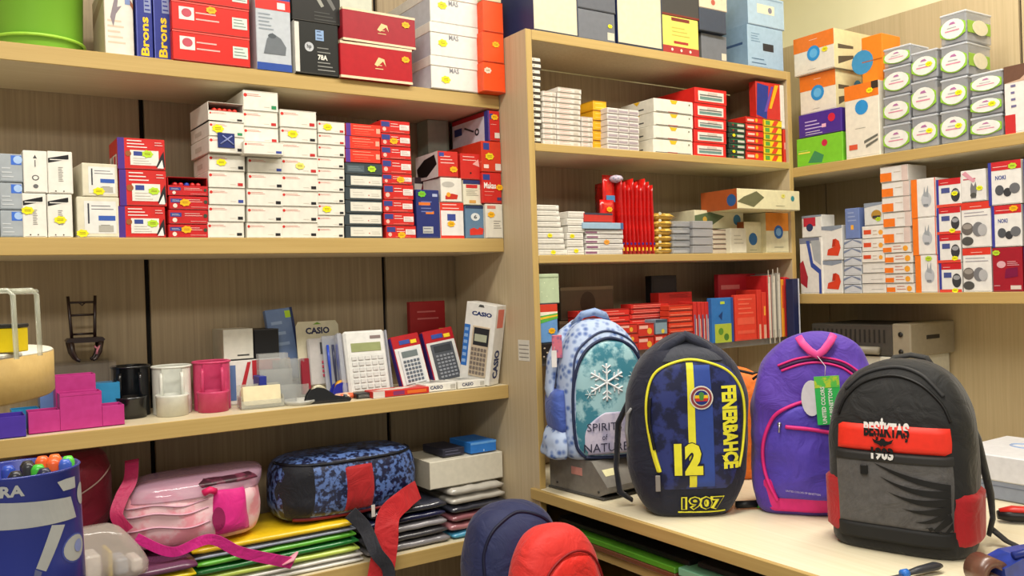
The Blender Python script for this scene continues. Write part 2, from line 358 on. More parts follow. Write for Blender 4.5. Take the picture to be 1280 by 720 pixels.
GREYF = ('6c6f77', [('R', 'f', 0, .0, 1, .03, '50535a'), ('R', 'f', .78, .08, .97, .34, 'd0c8b4')])
YEL = ('eadb66', [('R', 'f', 0, 0, 1, .2, 'a83030'), ('R', 'f', .25, .88, .75, .97, '7a2a24'), ('R', 'f', .3, .27, .7, .34, 'a83030'), ('L', 'f', .25, .5, .75, .7, 3, 'c8b858'), ('E', 'f', .25, .1, .04, .04, 'f0d8c8'), ('E', 'f', .5, .1, .04, .04, 'f0d8c8'), ('E', 'f', .75, .1, .04, .04, 'f0d8c8')])
DBLUE = ('3a4254', [('R', 'f', 0, 0, 1, .03, '22262f')])
FLOR = ('dccbb0', [('E', 'f', .2, .5, .15, .15, 'c8705a'), ('E', 'f', .5, .3, .12, .12, 'b85a4a'), ('E', 'f', .8, .6, .13, .13, 'c98a6a'), ('E', 'f', .65, .75, .1, .1, '8aa06a')])
BOXF = ('9fbad0', [('R', 'l', 0, 0, 1, 1, '86a4bf'), ('R', 'f', .42, .42, .72, .6, '2a2d33'), ('L', 'f', .1, .62, .35, .8, 4, '6e8ba6'), ('L', 'f', .1, .1, .5, .2, 2, '50708c'), ('R', 'l', .2, .54, .9, .6, '3a5680')])
BOXF2 = ('a9c2d6', [('R', 'l', 0, 0, 1, 1, '8fabc4'), ('R', 'f', .25, .42, .72, .72, 'e6dcc0'), ('E', 'f', .6, .56, .1, .1, '7a7a90'), ('R', 'f', .05, .9, .95, .94, '86a0b8')])
SMW = ('ded6cc', [('L', 'f', .1, .3, .6, .7, 2, 'd8a090'), ('R', 'f', 0, .9, 1, 1, 'bab09e'), ('R', 'f', .7, .2, .9, .7, 'c9c0b0')])
SMY = ('f0b020', [('R', 'f', 0, .92, 1, 1, 'b07c10'), ('L', 'f', .15, .3, .8, .7, 2, 'f8d060'), ('R', 'l', 0, .92, 1, 1, 'b07c10')])
GRIDW = ('d9d2cc', [('R', 'f', .03, .25, .3, .65, 'a89aa0'), ('R', 'f', .36, .25, .63, .65, 'a89aa0'), ('R', 'f', .69, .25, .96, .65, 'a89aa0'), ('R', 'f', .33, 0, .345, 1, '9a9088'), ('R', 'f', .66, 0, .675, 1, '9a9088')])
WYEL = ('e6e1d2', [('P', 'f', [(.4, .98), (.6, .98), (.55, .7), (.45, .7)], 'e8b820'), ('R', 'f', .05, .05, .95, .1, '6a6a66'), ('R', 'f', .35, .05, .6, .12, '903030'), ('E', 'f', .9, .75, .07, .07, '707050'), ('R', 'l', .2, .3, .7, .4, '4a4a4a'), ('P', 'l', [(.4, .98), (.6, .98), (.5, .7)], 'e8b820')])
REDST = ('d6251f', [('R', 'f', .1, .16, .9, .8, 'ddd6cc'), ('R', 'f', .15, .24, .85, .44, '6a8a84'), ('R', 'f', .15, .5, .85, .58, '5a5a5a'), ('R', 'f', .4, .6, .7, .74, 'c8b8ac')])
PKGRN = ('25362c', [('E', 'f', .25, .5, .25, .25, '8a3028'), ('R', 'f', .5, .25, .9, .7, 'c8c4b4'), ('R', 'f', .1, .7, .9, .85, '2f7a4a')])
PKRED = ('d8301f', [('E', 'f', .6, .5, .28, .28, 'f0a820'), ('R', 'f', .05, .3, .45, .6, 'f2c8b8'), ('R', 'f', 0, .9, 1, 1, '801810')])
PKYEL = ('f0d020', [('P', 'f', [(.4, .1), (.65, .1), (.8, .9), (.55, .9)], 'e04a28'), ('R', 'f', .05, .2, .3, .8, '60a040'), ('R', 'f', 0, .92, 1, 1, 'a08010')])
COLPK = ('cc3024', [('P', 'f', [(0, .1), (.4, 0), (.5, .9), (.05, .95)], '283a88'), ('P', 'f', [(.5, .3), (.6, .3), (.9, .95), (.75, .95)], 'f0b020'), ('P', 'f', [(.3, .2), (.4, .2), (.7, .9), (.6, .9)], '6a4aa0')])
PLAINW = ('e6e0d2', [('R', 'f', .4, .1, .45, .9, 'cfc9b9')])
REDP = ('d2301f', [('R', 'f', .2, .4, .8, .6, 'e8a090')])
NOTE = ('e4e0d6', [('L', 'f', .02, .3, .98, .7, 2, 'c2bdb2')])
NOTE2 = ('ddd9d4', [('R', 'f', 0, .2, .3, .6, '8a5a78'), ('L', 'f', .35, .3, .98, .7, 2, 'bdb8b0')])
ORC = ('e2dab4', [('R', 'l', 0, 0, 1, 1, 'a85a2c'), ('E', 'f', .5, .45, .2, .2, '2f68a0'), ('L', 'f', .3, .1, .7, .16, 1, '8a8a70')])
ORC2 = ('e2dab4', [('R', 'f', 0, .55, 1, 1, 'e08a30'), ('E', 'f', .55, .52, .17, .17, '2f68b0'), ('E', 'f', .55, .52, .1, .1, '7fb0e0'), ('L', 'f', .35, .14, .75, .2, 1, '8a8a70'), ('R', 'l', 0, 0, 1, 1, 'dcd2a8')])
LONG = ('e2dab0', [('P', 'f', [(0, .35), (.25, .1), (.42, .6), (.3, .9), (.1, .6)], '6a6a4a'), ('E', 'f', .88, .6, .14, .14, '3a8a90'), ('R', 'l', 0, 0, 1, 1, 'a85428'), ('L', 'f', .6, .2, .75, .3, 1, '8a8a70'), ('E', 'l', .85, .45, .3, .3, '2f5a90')])
LONG2 = ('dfd9b4', [('P', 'f', [(0, .1), (.35, .2), (.6, .7), (.3, .9), (0, .7)], '5a6a48'), ('E', 'f', .86, .5, .3, .3, '3a78a0'), ('E', 'f', .2, .5, .16, .16, 'c8a040')])
GREENB = ('b8c8a4', [('E', 'f', .3, .7, .02, .02, 'dfe6c8'), ('E', 'f', .7, .5, .02, .02, 'dfe6c8'), ('E', 'f', .4, .25, .02, .02, 'dfe6c8'), ('E', 'f', .8, .85, .02, .02, 'dfe6c8'), ('E', 'f', .15, .4, .02, .02, 'dfe6c8'), ('R', 'f', 0, .88, 1, .9, '90a080')])
CRAY = ('6a9ad0', [('R', 'f', 0, .78, 1, 1, 'd0402a'), ('P', 'f', [(0, .5), (1, .62), (1, .76), (0, .7)], '5ab04a'), ('P', 'f', [(0, .7), (1, .76), (1, .8), (0, .8)], 'f0e8d0'), ('P', 'f', [(0, .6), (1, .68), (1, .72), (0, .66)], 'f0c030')])
DPAT = ('2a2422', [('E', 'f', .25, .7, .08, .05, 'c8b8a0'), ('E', 'f', .7, .8, .08, .05, 'c8b8a0'), ('E', 'f', .4, .4, .08, .05, 'c8b8a0'), ('E', 'f', .8, .3, .08, .05, 'c8b8a0'), ('E', 'f', .2, .15, .08, .05, 'c8b8a0')])
REDK = ('d03028', [('L', 'f', .05, .3, .9, .7, 2, 'f0a090'), ('R', 'f', 0, .9, 1, 1, '8a1a16')])
REDK2 = ('c83428', [('E', 'f', .7, .4, .25, .25, 'e0a838'), ('R', 'f', .05, .6, .6, .85, 'e8b0a0'), ('R', 'f', 0, .93, 1, 1, '8a1a16')])
ORW = ('e6dfce', [('R', 'f', 0, .6, 1, 1, 'e87a24'), ('L', 'f', .4, .86, .6, .9, 1, 'f4e6d8'), ('E', 'f', .5, .5, .2, .2, '2f8fd0'), ('E', 'f', .5, .5, .12, .12, '66b4e4'), ('L', 'f', .35, .1, .55, .14, 1, '9a958a'), ('R', 'r', 0, 0, 1, 1, 'ddd2a2'), ('P', 'r', [(.1, .1), (.5, .3), (.5, .38), (.1, .3)], '5a5040'), ('P', 'r', [(.1, .5), (.5, .55), (.5, .62), (.1, .62)], '5a5040'), ('E', 'r', .85, .5, .22, .3, '3f8fc0')])
PURP = ('4a2f90', [('L', 'f', .15, .35, .55, .65, 3, 'c8b8e8'), ('E', 'f', .78, .66, .18, .18, 'd02840'), ('L', 'f', .16, .1, .56, .2, 2, 'e8e0f0'), ('R', 'f', .55, .3, .65, .45, 'f0b8d0')])
GRNB = ('7cc832', [('E', 'f', .62, .72, .12, .12, 'c82848'), ('P', 'f', [(.25, .1), (.4, .5), (.6, .3), (.55, .05)], '3f8a5a'), ('R', 'f', .04, .45, .3, .5, 'f0e060'), ('L', 'f', .04, .55, .25, .6, 1, 'd0e8a0')])
ORT = ('e6dfce', [('R', 'f', 0, .8, 1, 1, 'e87a24'), ('E', 'f', .5, .68, .1, .1, '2f8fd0'), ('L', 'f', .3, .4, .6, .43, 1, '9a958a'), ('P', 'f', [(.55, .18), (.95, .26), (.95, .29), (.55, .22)], '6a6a60'), ('P', 'f', [(.6, .12), (.95, .2), (.95, .23), (.6, .16)], '6a6a60'), ('R', 'f', .1, .12, .35, .19, 'd85a3a'), ('R', 'f', .8, .9, 1, 1, '3a3028')])
ORS = ('e88420', [('E', 'f', .02, .5, .25, .25, '3f8fc0'), ('R', 'f', 0, .48, 1, .5, 'b05a10')])
STAPP = ('e6e2da', [('R', 'f', 0, .9, .9, 1, '7a7f90'), ('P', 'f', [(.45, .95), (.6, .55), (.95, .42), (.95, 0), (.84, 0), (.84, .36), (.5, .48), (.3, .95)], '3a50a0'), ('P', 'f', [(.52, .95), (.65, .6), (.95, .5), (.95, .9), (.9, .95)], 'a9aeb2'), ('P', 'f', [(0, .2), (.3, .1), (.35, .3), (.15, .6), (0, .55)], 'a82a38')])
CLIPB = ('e4e2dc', [('P', 'f', [(0, .9), (.5, .85), (1, .92), (1, 1), (0, 1)], '8a94a2'), ('P', 'f', [(.25, .15), (.8, .12), (.92, .35), (.85, .55), (.7, .62), (.66, .4), (.3, .32)], 'd8452a'), ('P', 'f', [(.55, .6), (.7, .62), (.66, .4), (.5, .38)], 'b83420')])
PUP = ('e4e2dc', [('P', 'f', [(0, .88), (1, .92), (1, 1), (0, 1)], '8a94a2'), ('R', 'f', .1, .5, .7, .9, 'c03040'), ('E', 'f', .4, .45, .18, .18, '303a60')])
GRW = ('c9cdd2', [('P', 'f', [(0, .4), (.5, .9), (1, .4), (1, .7), (.5, 1), (0, .7)], '7a86a0'), ('L', 'f', .4, .2, .9, .3, 1, '9aa0a8')])
BLUV = ('6f83b8', [('R', 'f', .4, .3, .6, .45, 'f0b040'), ('L', 'f', .2, .6, .8, .85, 3, '9aaad0')])
PUNB = ('d8d9d6', [('P', 'f', [(0, .8), (1, .9), (1, 1), (0, 1)], '8a94a2'), ('E', 'f', .65, .45, .25, .22, 'b08838'), ('R', 'f', .45, .3, .85, .42, '3a3a3a')])
STW = ('e6e1d8', [('R', 'f', .08, .35, .42, .7, 'd8502e'), ('E', 'f', .85, .45, .2, .2, 'f0a840'), ('L', 'f', .5, .3, .7, .6, 2, 'c0a898')])
STW2 = ('e0ddd6', [('L', 'f', .4, .4, .9, .55, 1, '8a8a88'), ('R', 'f', 0, .9, 1, 1, 'c8c4ba')])
ORST = ('e4e0da', [('R', 'f', 0, .05, .42, .6, 'ee7a24'), ('R', 'f', .78, 0, 1, 1, 'd8c4bc'), ('L', 'f', .5, .6, .75, .8, 1, 'c0b0a0'), ('R', 'f', 0, .97, 1, 1, 'b8b0a4')])
ORST2 = ('e4ded6', [('R', 'f', .0, .1, .32, .6, 'ee7a24'), ('E', 'f', .82, .45, .3, .3, 'f0a430'), ('L', 'f', .38, .4, .7, .7, 2, 'c06a50'), ('R', 'f', 0, .95, 1, 1, 'b8b0a4')])
SHARP = ('e6e3de', [('R', 'f', 0, 0, .25, 1, 'ee7a24'), ('E', 'f', .62, .45, .14, .2, 'b9bcc2'), ('P', 'f', [(.5, .55), (.55, .8), (.6, .6), (.7, .82), (.72, .5)], '9aa0a6'), ('R', 'f', .96, 0, 1, 1, 'e05a40'), ('R', 'f', .5, .28, .7, .34, '80868c')])
SHP = ('e6e4e0', [('R', 'f', 0, .78, 1, 1, 'c8262c'), ('R', 'f', 0, 0, .1, 1, '3a3f98'), ('R', 'f', .2, .5, .55, .68, '4a5590'), ('E', 'f', .78, .4, .16, .24, '3a3c40'), ('E', 'f', .78, .5, .12, .08, '9a9ca0'), ('R', 'f', 0, 0, 1, .1, 'dc4a3a'), ('L', 'f', .18, .86, .5, .92, 1, 'f0d0c8')])
MUL = ('e6e4e0', [('R', 'f', 0, .84, 1, 1, 'd83a2c'), ('L', 'f', .3, .9, .7, .94, 1, 'f4e0d8'), ('L', 'f', .1, .7, .9, .77, 2, '9a96a0'), ('E', 'f', .2, .42, .13, .14, '6a6460'), ('E', 'f', .2, .47, .1, .06, '9a948e'), ('E', 'f', .58, .4, .13, .16, '77787c'), ('E', 'f', .2, .15, .13, .1, '50504e'), ('E', 'f', .72, .38, .1, .13, 'b0b0b2')])
MUL2 = ('e6e4e0', [('R', 'f', 0, .8, 1, 1, 'ca2a30'), ('R', 'f', 0, 0, .1, 1, '3a3f98'), ('T', 'f', .38, .63, .32, .1, 'NOKI', '3a4a90'), ('E', 'f', .34, .34, .1, .12, '50545a'), ('E', 'f', .58, .28, .09, .1, '3a3c40'), ('E', 'f', .8, .36, .12, .12, '6a6c70'), ('L', 'f', .15, .88, .6, .93, 1, 'f4e0d8')])
MUL3 = ('e4e2de', [('R', 'f', .1, .7, .6, .74, 'c06070'), ('P', 'f', [(.4, .1), (.6, .1), (.65, .4), (.6, .62), (.52, .48), (.42, .62), (.38, .4)], '77777a'), ('E', 'f', .5, .2, .1, .08, '50504e'), ('P', 'f', [(.05, .9), (.5, .6), (.6, .65), (.2, .98)], 'd898a8')])
MARO = ('a01c2c', [('E', 'f', .3, .62, .1, .08, 'd8a8b0'), ('L', 'f', .5, .6, .9, .68, 3, 'e0b0b8'), ('P', 'f', [(.4, .3), (.85, .34), (.85, .55), (.45, .52)], '7a1440'), ('R', 'f', .6, .05, .95, .14, 'd8c8c0'), ('L', 'f', .05, .14, .25, .2, 1, 'e0b0b8')])
TAPEK = ('dcd8c8', [('R', 'f', 0, 0, 1, .42, '3a2f28'), ('E', 'f', .3, .7, .12, .12, '8a8478')])

def carton(name, W, D, H, sty, gap=.0012, noside=False):
    body, ds = sty; q = MB()
    bm_ = mat(COL.get(body, body), .42)
    q.box((-W/2+gap/2, -D/2, 0), (W/2-gap/2, D/2, H-gap), bm_, .0014)
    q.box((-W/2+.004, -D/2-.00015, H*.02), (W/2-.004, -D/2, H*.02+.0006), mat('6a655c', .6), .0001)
    decals(q, W-gap, D, H-gap, ds)
    return q
def open_tray(name, W, D, H, sty, inner, tips, ntip, tipr=.006):
    body, ds = sty; q = MB(); mt = mat(COL.get(body, body), .42); t = .0015; im = mat(inner, .7)
    q.box((-W/2, -D/2, 0), (W/2, D/2, .002), im, .0003)
    q.box((-W/2, -D/2, 0), (W/2, -D/2+t, H*.55), mt, .0004)
    q.box((-W/2, D/2-t, 0), (W/2, D/2, H), im, .0004)
    for s in (-1, 1): q.box((s*W/2-(t if s > 0 else 0), -D/2+t, 0), (s*W/2+(t if s < 0 else 0), D/2-t, H), mt, .0004)
    q.box((-W/2, -D/2, H-.001), (W/2, D/2, H), mt, .0003)
    decals(q, W, D, H*.55, [d for d in ds if d[1] == 'f'])
    o = q.build(name)
    for i in range(ntip):
        x = -W/2+.012+(W-.024)*(i+.5)/ntip; p = MB()
        p.tube([(x, D/2-.004, H*.62), (x, -D/2+.012, H*.62), (x, -D/2+.008, H*.62)], [tipr, tipr, tipr*.7], mat(tips[i % len(tips)], .35), 8)
        r = p.build('marker', o)
    return o
ORD = ['topmost', 'second from the top', 'third from the top', 'fourth from the top', 'fifth from the top', 'sixth from the top', 'seventh from the top', 'eighth from the top']
def pos(i, n):
    if n == 1: return ''
    if i == n-1: return 'bottom one'
    if i < (n+1)//2: return ORD[i]
    j = n-1-i
    return ORD[j].replace('top', 'bottom')
def place(plane, c, x0, x1, yt, yb):
    """true-size rectangle on a vertical shelf plane from its measured corners"""
    f = at_y if plane == 'y' else at_x; ym = (yt+yb)/2
    a, b = f(x0, ym, c), f(x1, ym, c); zt, zb = f((x0+x1)/2, yt, c).z, f((x0+x1)/2, yb, c).z
    W = (a-b).length if plane == 'x' else abs(a.x-b.x)
    if plane == 'x': W = abs(a.y-b.y)
    return (a+b)/2, W, zt, zb
def stack(plane, c, xs, ys, z0, D, sty, name, cat, desc, where, group, st=None, jit=.0015, rot=0, trays=None, lab=None):
    """boxes piled from shelf height z0; ys = measured top edges then the bottom; returns the boxes, topmost first"""
    n = len(ys)-1; out = []; data = {}
    ctr, _, ztop, zb = place(plane, c, (xs[0] if not isinstance(xs[0], tuple) else xs[0][0]), (xs[1] if not isinstance(xs[0], tuple) else xs[0][1]), ys[0], ys[-1])
    k = 1.0
    hs = []
    for i in range(n):
        xa, xb = xs if not isinstance(xs[0], tuple) else (xs[0][0]+(xs[1][0]-xs[0][0])*(i/max(1, n-1)), xs[0][1]+(xs[1][1]-xs[0][1])*(i/max(1, n-1)))
        p, W, zt, zb_ = place(plane, c, xa, xb, ys[i], ys[i+1]); hs.append([p, W, zt-zb_])
    zt_all = place(plane, c, xs[0] if not isinstance(xs[0], tuple) else xs[0][0], xs[1] if not isinstance(xs[0], tuple) else xs[0][1], ys[0], ys[0]+1)[2]
    if plane == 'y':
        for q_ in hs:
            a, b = q_[0].x-q_[1]/2, q_[0].x+q_[1]/2
            if q_[0].x < 0 and c > YP: b = min(b, -.0022)
            elif q_[0].x > 0 and c > YP-.001 and (z0 or 0) < M1-.01: a = max(a, .0222); b = min(b, XR-.0222)
            q_[0].x = (a+b)/2; q_[1] = b-a
    tot = sum(h[2] for h in hs); k = (zt_all-z0)/tot if z0 is not None and n else 1
    if z0 is None: z0 = hs[-1][0].z-hs[-1][2]/2
    z = z0+.0005; res = [None]*n
    for i in range(n-1, -1, -1):
        p, W, h = hs[i]; h *= k; s_ = sty[i] if isinstance(sty, list) else sty
        j1, j2 = random.uniform(-jit, jit), random.uniform(-jit, 0)-jit*.5
        key = (round(W, 2 if False else 3), round(h, 3), id(s_))
        if trays and i in trays:
            o = open_tray(name, W, D, h, s_, *trays[i])
        else:
            if key in data:
                o = bpy.data.objects.new(name, data[key][0]); C.objects.link(o); W, h0 = data[key][1:3]; o.scale.z = h/h0
            else:
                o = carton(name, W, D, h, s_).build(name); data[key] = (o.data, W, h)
        if plane == 'y': o.location = (p.x+j1, c+D/2+j2*.5, z); o.rotation_euler[2] = math.radians(rot+random.uniform(-.6, .6) if jit else rot)
        else: o.location = (c+D/2+j2*.5, p.y+j1, z); o.rotation_euler[2] = -math.pi/2+math.radians(rot+random.uniform(-.6, .6) if jit else rot)
        l = (lab[i] if lab else f"{desc.rstrip(',')}, {pos(i, n)} {where}" if n > 1 else f"{desc} {where}").replace('  ', ' ').strip()
        tag(o, l, cat, group)
        if st and i in st:
            f_, u_, v_, cc = st[i][:4]; sticker(o, W, D, h, f_, u_, v_, COL.get(cc, cc), st[i][4] if len(st[i]) > 4 else 1)
        res[i] = o; z += h
    out = res
    res_top = z
    return out, res_top
Y_, YO_ = 'Y', 'YO'

# ---- left unit, shelf at eye height
F = .012
stack('y', F, (0, 30), [192, 228, 262, 296], ML2, .12, CLEARG, 'clip_case', 'case', 'grey translucent accessory case', 'left of the tall white boxes', 'grey cases on the middle shelf')
stack('y', F, (-22, -1), [218, 258, 296], ML2, .12, [('1c2350', [('R', 'f', .6, .1, .95, .3, 'd8d8d8')]), CLEARG], 'clip_case', 'case', 'narrow accessory case cut by picture edge', 'on the middle shelf', 'cases at the shelf end')
stack('y', F-.002, (28, 59), [188, 241, 296], ML2, .1, [TALLW2, TALLW], 'toner_box', 'box', 'tall white carton in left column,', 'beside grey cases', 'tall white cartons', {1: ('f', .22, .6, Y_)})
stack('y', F-.002, (60, 92), [189, 242, 296], ML2, .1, TALLW, 'toner_box', 'box', 'tall white carton with black slanted label,', 'beside small cream boxes', 'tall white cartons', {1: ('f', .5, .4, Y_)})
stack('y', F-.002, (95, 149), [246, 296], ML2, .13, CREAMB, 'label_box', 'box', 'square cream carton with a blue printed label resting on the middle shelf', '', 'cream cartons', {0: ('f', .12, .1, Y_)})
zt = at_y(120, 246, F).z
stack('y', F, (99, 145), [204, 246], zt, .12, CREAMB, 'label_box', 'box', 'smaller cream carton with blue label turned slightly on top of another', '', 'cream cartons', {0: ('f', .45, .16, Y_)}, rot=4)
stack('y', F, ((146, 206), (150, 209)), [173, 212, 257, 296], ML2, .11, REDMULTI, 'paint_marker_box', 'box', 'red carton with purple edge,', 'of the three left of the markers', 'red and purple cartons', {0: ('f', .62, .5, 'LM'), 1: ('f', .72, .42, 'LM'), 2: ('f', .72, .45, 'LM')}, jit=.004)
stack('y', F, (210, 260), [222, 245, 262, 280, 297], ML2, .12, MARK, 'marker_box', 'box', 'flat red marker box,', 'beside the tall white pen stacks', 'red marker boxes', {1: ('f', .4, .5, YO_), 3: ('f', .45, .6, YO_)}, trays={0: ('5a3a30', ['d02828', 'd02828', '2a40a8', 'd02828', 'd83030'], 5)},
      lab=['open flat red marker box showing red and blue marker caps', 'flat red marker box directly under the open one', 'flat red marker box, second from the bottom below the open one', 'flat red marker box at the bottom, below the open one'])
pen = {k: white_pen(k) for k in ('232328', 'c23030', '2f8a5a', '3a4a9a')}
K_, R_, G_, B_ = pen['232328'], pen['c23030'], pen['2f8a5a'], pen['3a4a9a']
g = 'white pen boxes'
o, z1 = stack('y', F, (260, 306), [193, 214, 235, 256, 277, 297], ML2, .14, [K_, R_, B_, K_, K_], 'pen_box', 'box', 'white pen box,', 'in the first white column', g, {0: ('f', .34, .5, Y_)})
o, z2 = stack('y', F-.012, (259, 304), [129, 153, 172, 193], z1, .15, [K_, G_, K_], 'pen_box', 'box', 'white pen box', 'first column', g, {1: ('f', .25, .5, Y_, 1.15)}, trays={0: ('3a3028', ['d03020']*5, 5)}, rot=1.5, jit=.002,
      lab=['open white pen box with red pens topping the first white column', 'white pen box with green mark directly under the open one', 'white pen box with blue window, third from the top of first column'])
q = MB(); q.box((-.021, -.0772, .012), (.018, -.0757, .046), mat('28346e', .4), .0003); q.tube([(-.015, -.0776, .02), (.012, -.0776, .04)], .0018, mat('8a94c8', .4), 6); q.tube([(-.01, -.0776, .04), (.015, -.0776, .02)], .0018, mat('8a94c8', .4), 6)
q.build('blue_pens', o[2])
o, z1 = stack('y', F, (309, 354), [197, 216, 236, 257, 277, 296], ML2, .14, [B_, K_, K_, K_, K_], 'pen_box', 'box', 'white pen box,', 'of second white column below the protruding box', g)
p_, W_, _, _ = place('y', F-.035, 306, 356, 177, 197)
zq = z1
o, z2 = stack('y', F-.035, (306, 356), [177, 197], zq, .15, white_pen('3a4a9a'), 'pen_box', 'box', 'white pen box jutting out halfway up the second white column', '', g, rot=-3)
stack('y', F, (304, 348), [114, 138, 157, 176], z2, .14, [G_, R_, R_], 'pen_box', 'box', 'white pen box,', 'above the protruding one in second column', g)
stack('y', F, ((350, 396), (352, 398)), [138, 160, 178, 197, 217, 238, 257, 277, 296], ML2, .14, [R_, K_, R_, R_, K_, K_, K_, K_], 'pen_box', 'box', 'white pen box,', 'in the third white column', g, {1: ('f', .33, .55, Y_, 1.1), 3: ('f', .5, .5, 'e8e070')})
stack('y', F, (397, 431), [152, 167, 181, 196, 210, 224, 239, 253, 268, 282, 296], ML2, .13, [R_, R_, K_, K_, K_, K_, K_, K_, K_, K_], 'pen_box', 'box', 'small white pen box,', 'in the fourth, narrow white column', g, {0: ('f', .35, .5, Y_), 7: ('f', .32, .5, Y_)})
o, z1 = stack('y', F, (431, 478), [204, 218, 234, 250, 266, 281, 297], ML2, .13, [DGREY2]+[DGREY]*5, 'correction_pen_box', 'box', 'dark grey box with white label,', 'beside narrow white column', 'dark grey boxes', {0: ('f', .7, .5, 'LM')},
      lab=['plain dark grey box with lime sticker on top of the labelled ones']+[f'dark grey box with wide white label, {x}' for x in ('directly below the plain one', 'second below the plain one', 'middle of the labelled five', 'second from the shelf', 'lying on the shelf itself')])
stack('y', F, (432, 476), [155, 171, 187, 204], z1, .13, REDORG, 'pencil_lead_box', 'box', 'orange-red box with purple end,', 'of three above dark grey boxes', 'orange-red boxes')
stack('y', F, ((474, 511), (481, 519)), [151, 167, 183, 199, 217, 230, 249, 265, 281, 297], ML2, .13, REDSM, 'glue_box', 'box', 'small red box,', 'in the tall red column', 'small red boxes', {1: ('f', .42, .4, YO_), 4: ('f', .6, .45, YO_), 8: ('f', .5, .25, YO_)}, jit=.003)
NAVYB = ('27306e', [('R', 'f', .4, .5, .75, .56, 'e07a28'), ('L', 'f', .2, .55, .7, .75, 4, '6a74ac'), ('R', 'f', .1, .68, .6, .74, 'd8702c'), ('R', 'f', .25, .1, .7, .24, 'b8b8b4'), ('L', 'f', .28, .13, .66, .2, 2, '5a5a70'), ('R', 'f', .7, .86, .92, .92, 'a8b0d0')])
stack('y', F-.004, (520, 549), [237, 297], ML2, .1, NAVYB, 'stapler_box', 'box', 'navy blue upright box with lime sticker, standing beside red column', '', None, {0: ('f', .25, .9, 'G')})
RW = ('e4e0dc', [('R', 'f', 0, .78, 1, 1, 'd8382c'), ('L', 'f', .1, .84, .8, .94, 2, 'f4d0c8'), ('R', 'f', .3, .5, .65, .68, '3a4a92'), ('R', 'f', 0, 0, 1, .08, 'd8382c'), ('R', 'f', 0, 0, .03, 1, 'd8382c')])
o, z1 = stack('y', F, (550, 580), [253, 297], ML2, .1, RW, 'staple_box', 'box', 'small white box with red top band next to the navy box', '', None, {0: ('f', .45, .4, YO_)})
CST = ('e2ddd2', [('E', 'f', .35, .72, .3, .12, 'b8b4ac'), ('P', 'f', [(.2, .1), (.75, .12), (.8, .3), (.5, .35), (.2, .25)], 'c03024'), ('E', 'f', .35, .3, .1, .1, 'e8a030')])
o, z1 = stack('y', F, (550, 577), [222, 253], z1, .1, CST, 'staple_box', 'box', 'cream box picturing a red stapler above the white and red box', '', None)
STB = ('c82e26', [('R', 'l', 0, 0, 1, 1, 'e4ded8'), ('P', 'l', [(.1, .15), (.5, .1), (.95, .5), (.85, .9), (.4, .8), (.05, .5)], '1c1618'), ('L', 'f', .12, .55, .8, .8, 3, 'f0b8b0'), ('R', 'f', .05, .8, .3, .95, '3a4892')])
o, z2 = stack('y', F+.0, (548, 573), [189, 222], z1, .14, STB, 'hole_punch_box', 'box', 'red box with black machine pictured on its white side', '', None, {0: ('f', .75, .3, YO_)}, rot=-2)
stack('y', F+.11, (519, 552), [222, 296], ML2, .08, ('d8d2c8', [('P', 'f', [(.1, .6), (.8, .55), (.9, .8), (.3, .9)], '8a2a30'), ('R', 'f', 0, .9, 1, 1, '3a2a30')]), 'stapler_box', 'box', 'pale box picturing a dark red stapler, set back behind navy box', '', None)
GB = ('62809c', [('E', 'f', .5, .66, .16, .12, 'd8dcdc'), ('T', 'f', .5, .66, .16, .12, '6', '404a50'), ('P', 'f', [(.2, .1), (.85, .12), (.9, .3), (.7, .34), (.6, .28), (.4, .33), (.2, .28)], 'd8372c'), ('R', 'f', 0, .92, 1, 1, '2c3a5c')])
o, z1 = stack('y', F, (581, 606), [257, 297], ML2, .1, GB, 'glue_stick_box', 'box', 'grey-blue box with number 6 and red picture below', '', None)
CR = ('e2dcc4', [('R', 'f', 0, .84, 1, 1, '2c3468'), ('R', 'f', .15, .68, .75, .82, 'c83030'), ('L', 'f', .15, .4, .8, .6, 4, 'a8a290'), ('R', 'f', .3, .08, .65, .2, 'd8a050')])
o, z1 = stack('y', F, (578, 602), [225, 257], z1, .1, CR, 'glue_stick_box', 'box', 'cream box with navy top edge above the grey-blue box', '', None)
RD = ('cc2c26', [('L', 'f', .12, .75, .8, .88, 2, 'f0c0b8'), ('E', 'f', .5, .25, .04, .04, 'K'), ('P', 'f', [(.6, .6), (.95, .5), (.9, .8)], 'e8a8a0')])
o, z1 = stack('y', F, (575, 600), [192, 225], z1, .1, RD, 'scissor_box', 'box', 'red upright box above the cream box with navy edge', '', None)
WC = ('e0dbcc', [('R', 'f', .1, .86, .6, .95, 'd87a6a'), ('L', 'f', .45, .3, .9, .5, 4, '9a968c'), ('R', 'f', .96, 0, 1, 1, 'b8b4a8')])
o, z1 = stack('y', F-.012, (607, 642), [255, 297], ML2, .14, WC, 'scissor_box', 'box', 'white box at the shelf end below the red scissors boxes', '', None, {0: ('f', .32, .68, YO_)})
MKS = ('cc2a24', [('T', 'f', .4, .58, .62, .2, 'Makas', 'f4ece4'), ('R', 'f', .05, .76, .4, .94, '32448e'), ('L', 'f', .1, .38, .6, .44, 1, 'f0b0a4'), ('L', 'f', .1, .26, .5, .3, 1, 'f0b0a4'), ('R', 'f', .75, .1, .97, .2, '4a3a6a')])
o, z1 = stack('y', F-.012, (603, 640), [216, 255], z1, .14, MKS, 'scissor_box', 'box', 'red box lettered Makas on top of the white end box', '', None, {0: ('f', .88, .52, YO_)})
MK2 = ('d23a22', [('R', 'f', .1, .72, .4, .94, '32448e'), ('R', 'f', .1, .12, .35, .24, 'f0d8cc'), ('R', 'f', .68, .06, .97, .28, 'ddd0c6'), ('R', 'l', 0, .3, 1, .34, 'e86a50')])
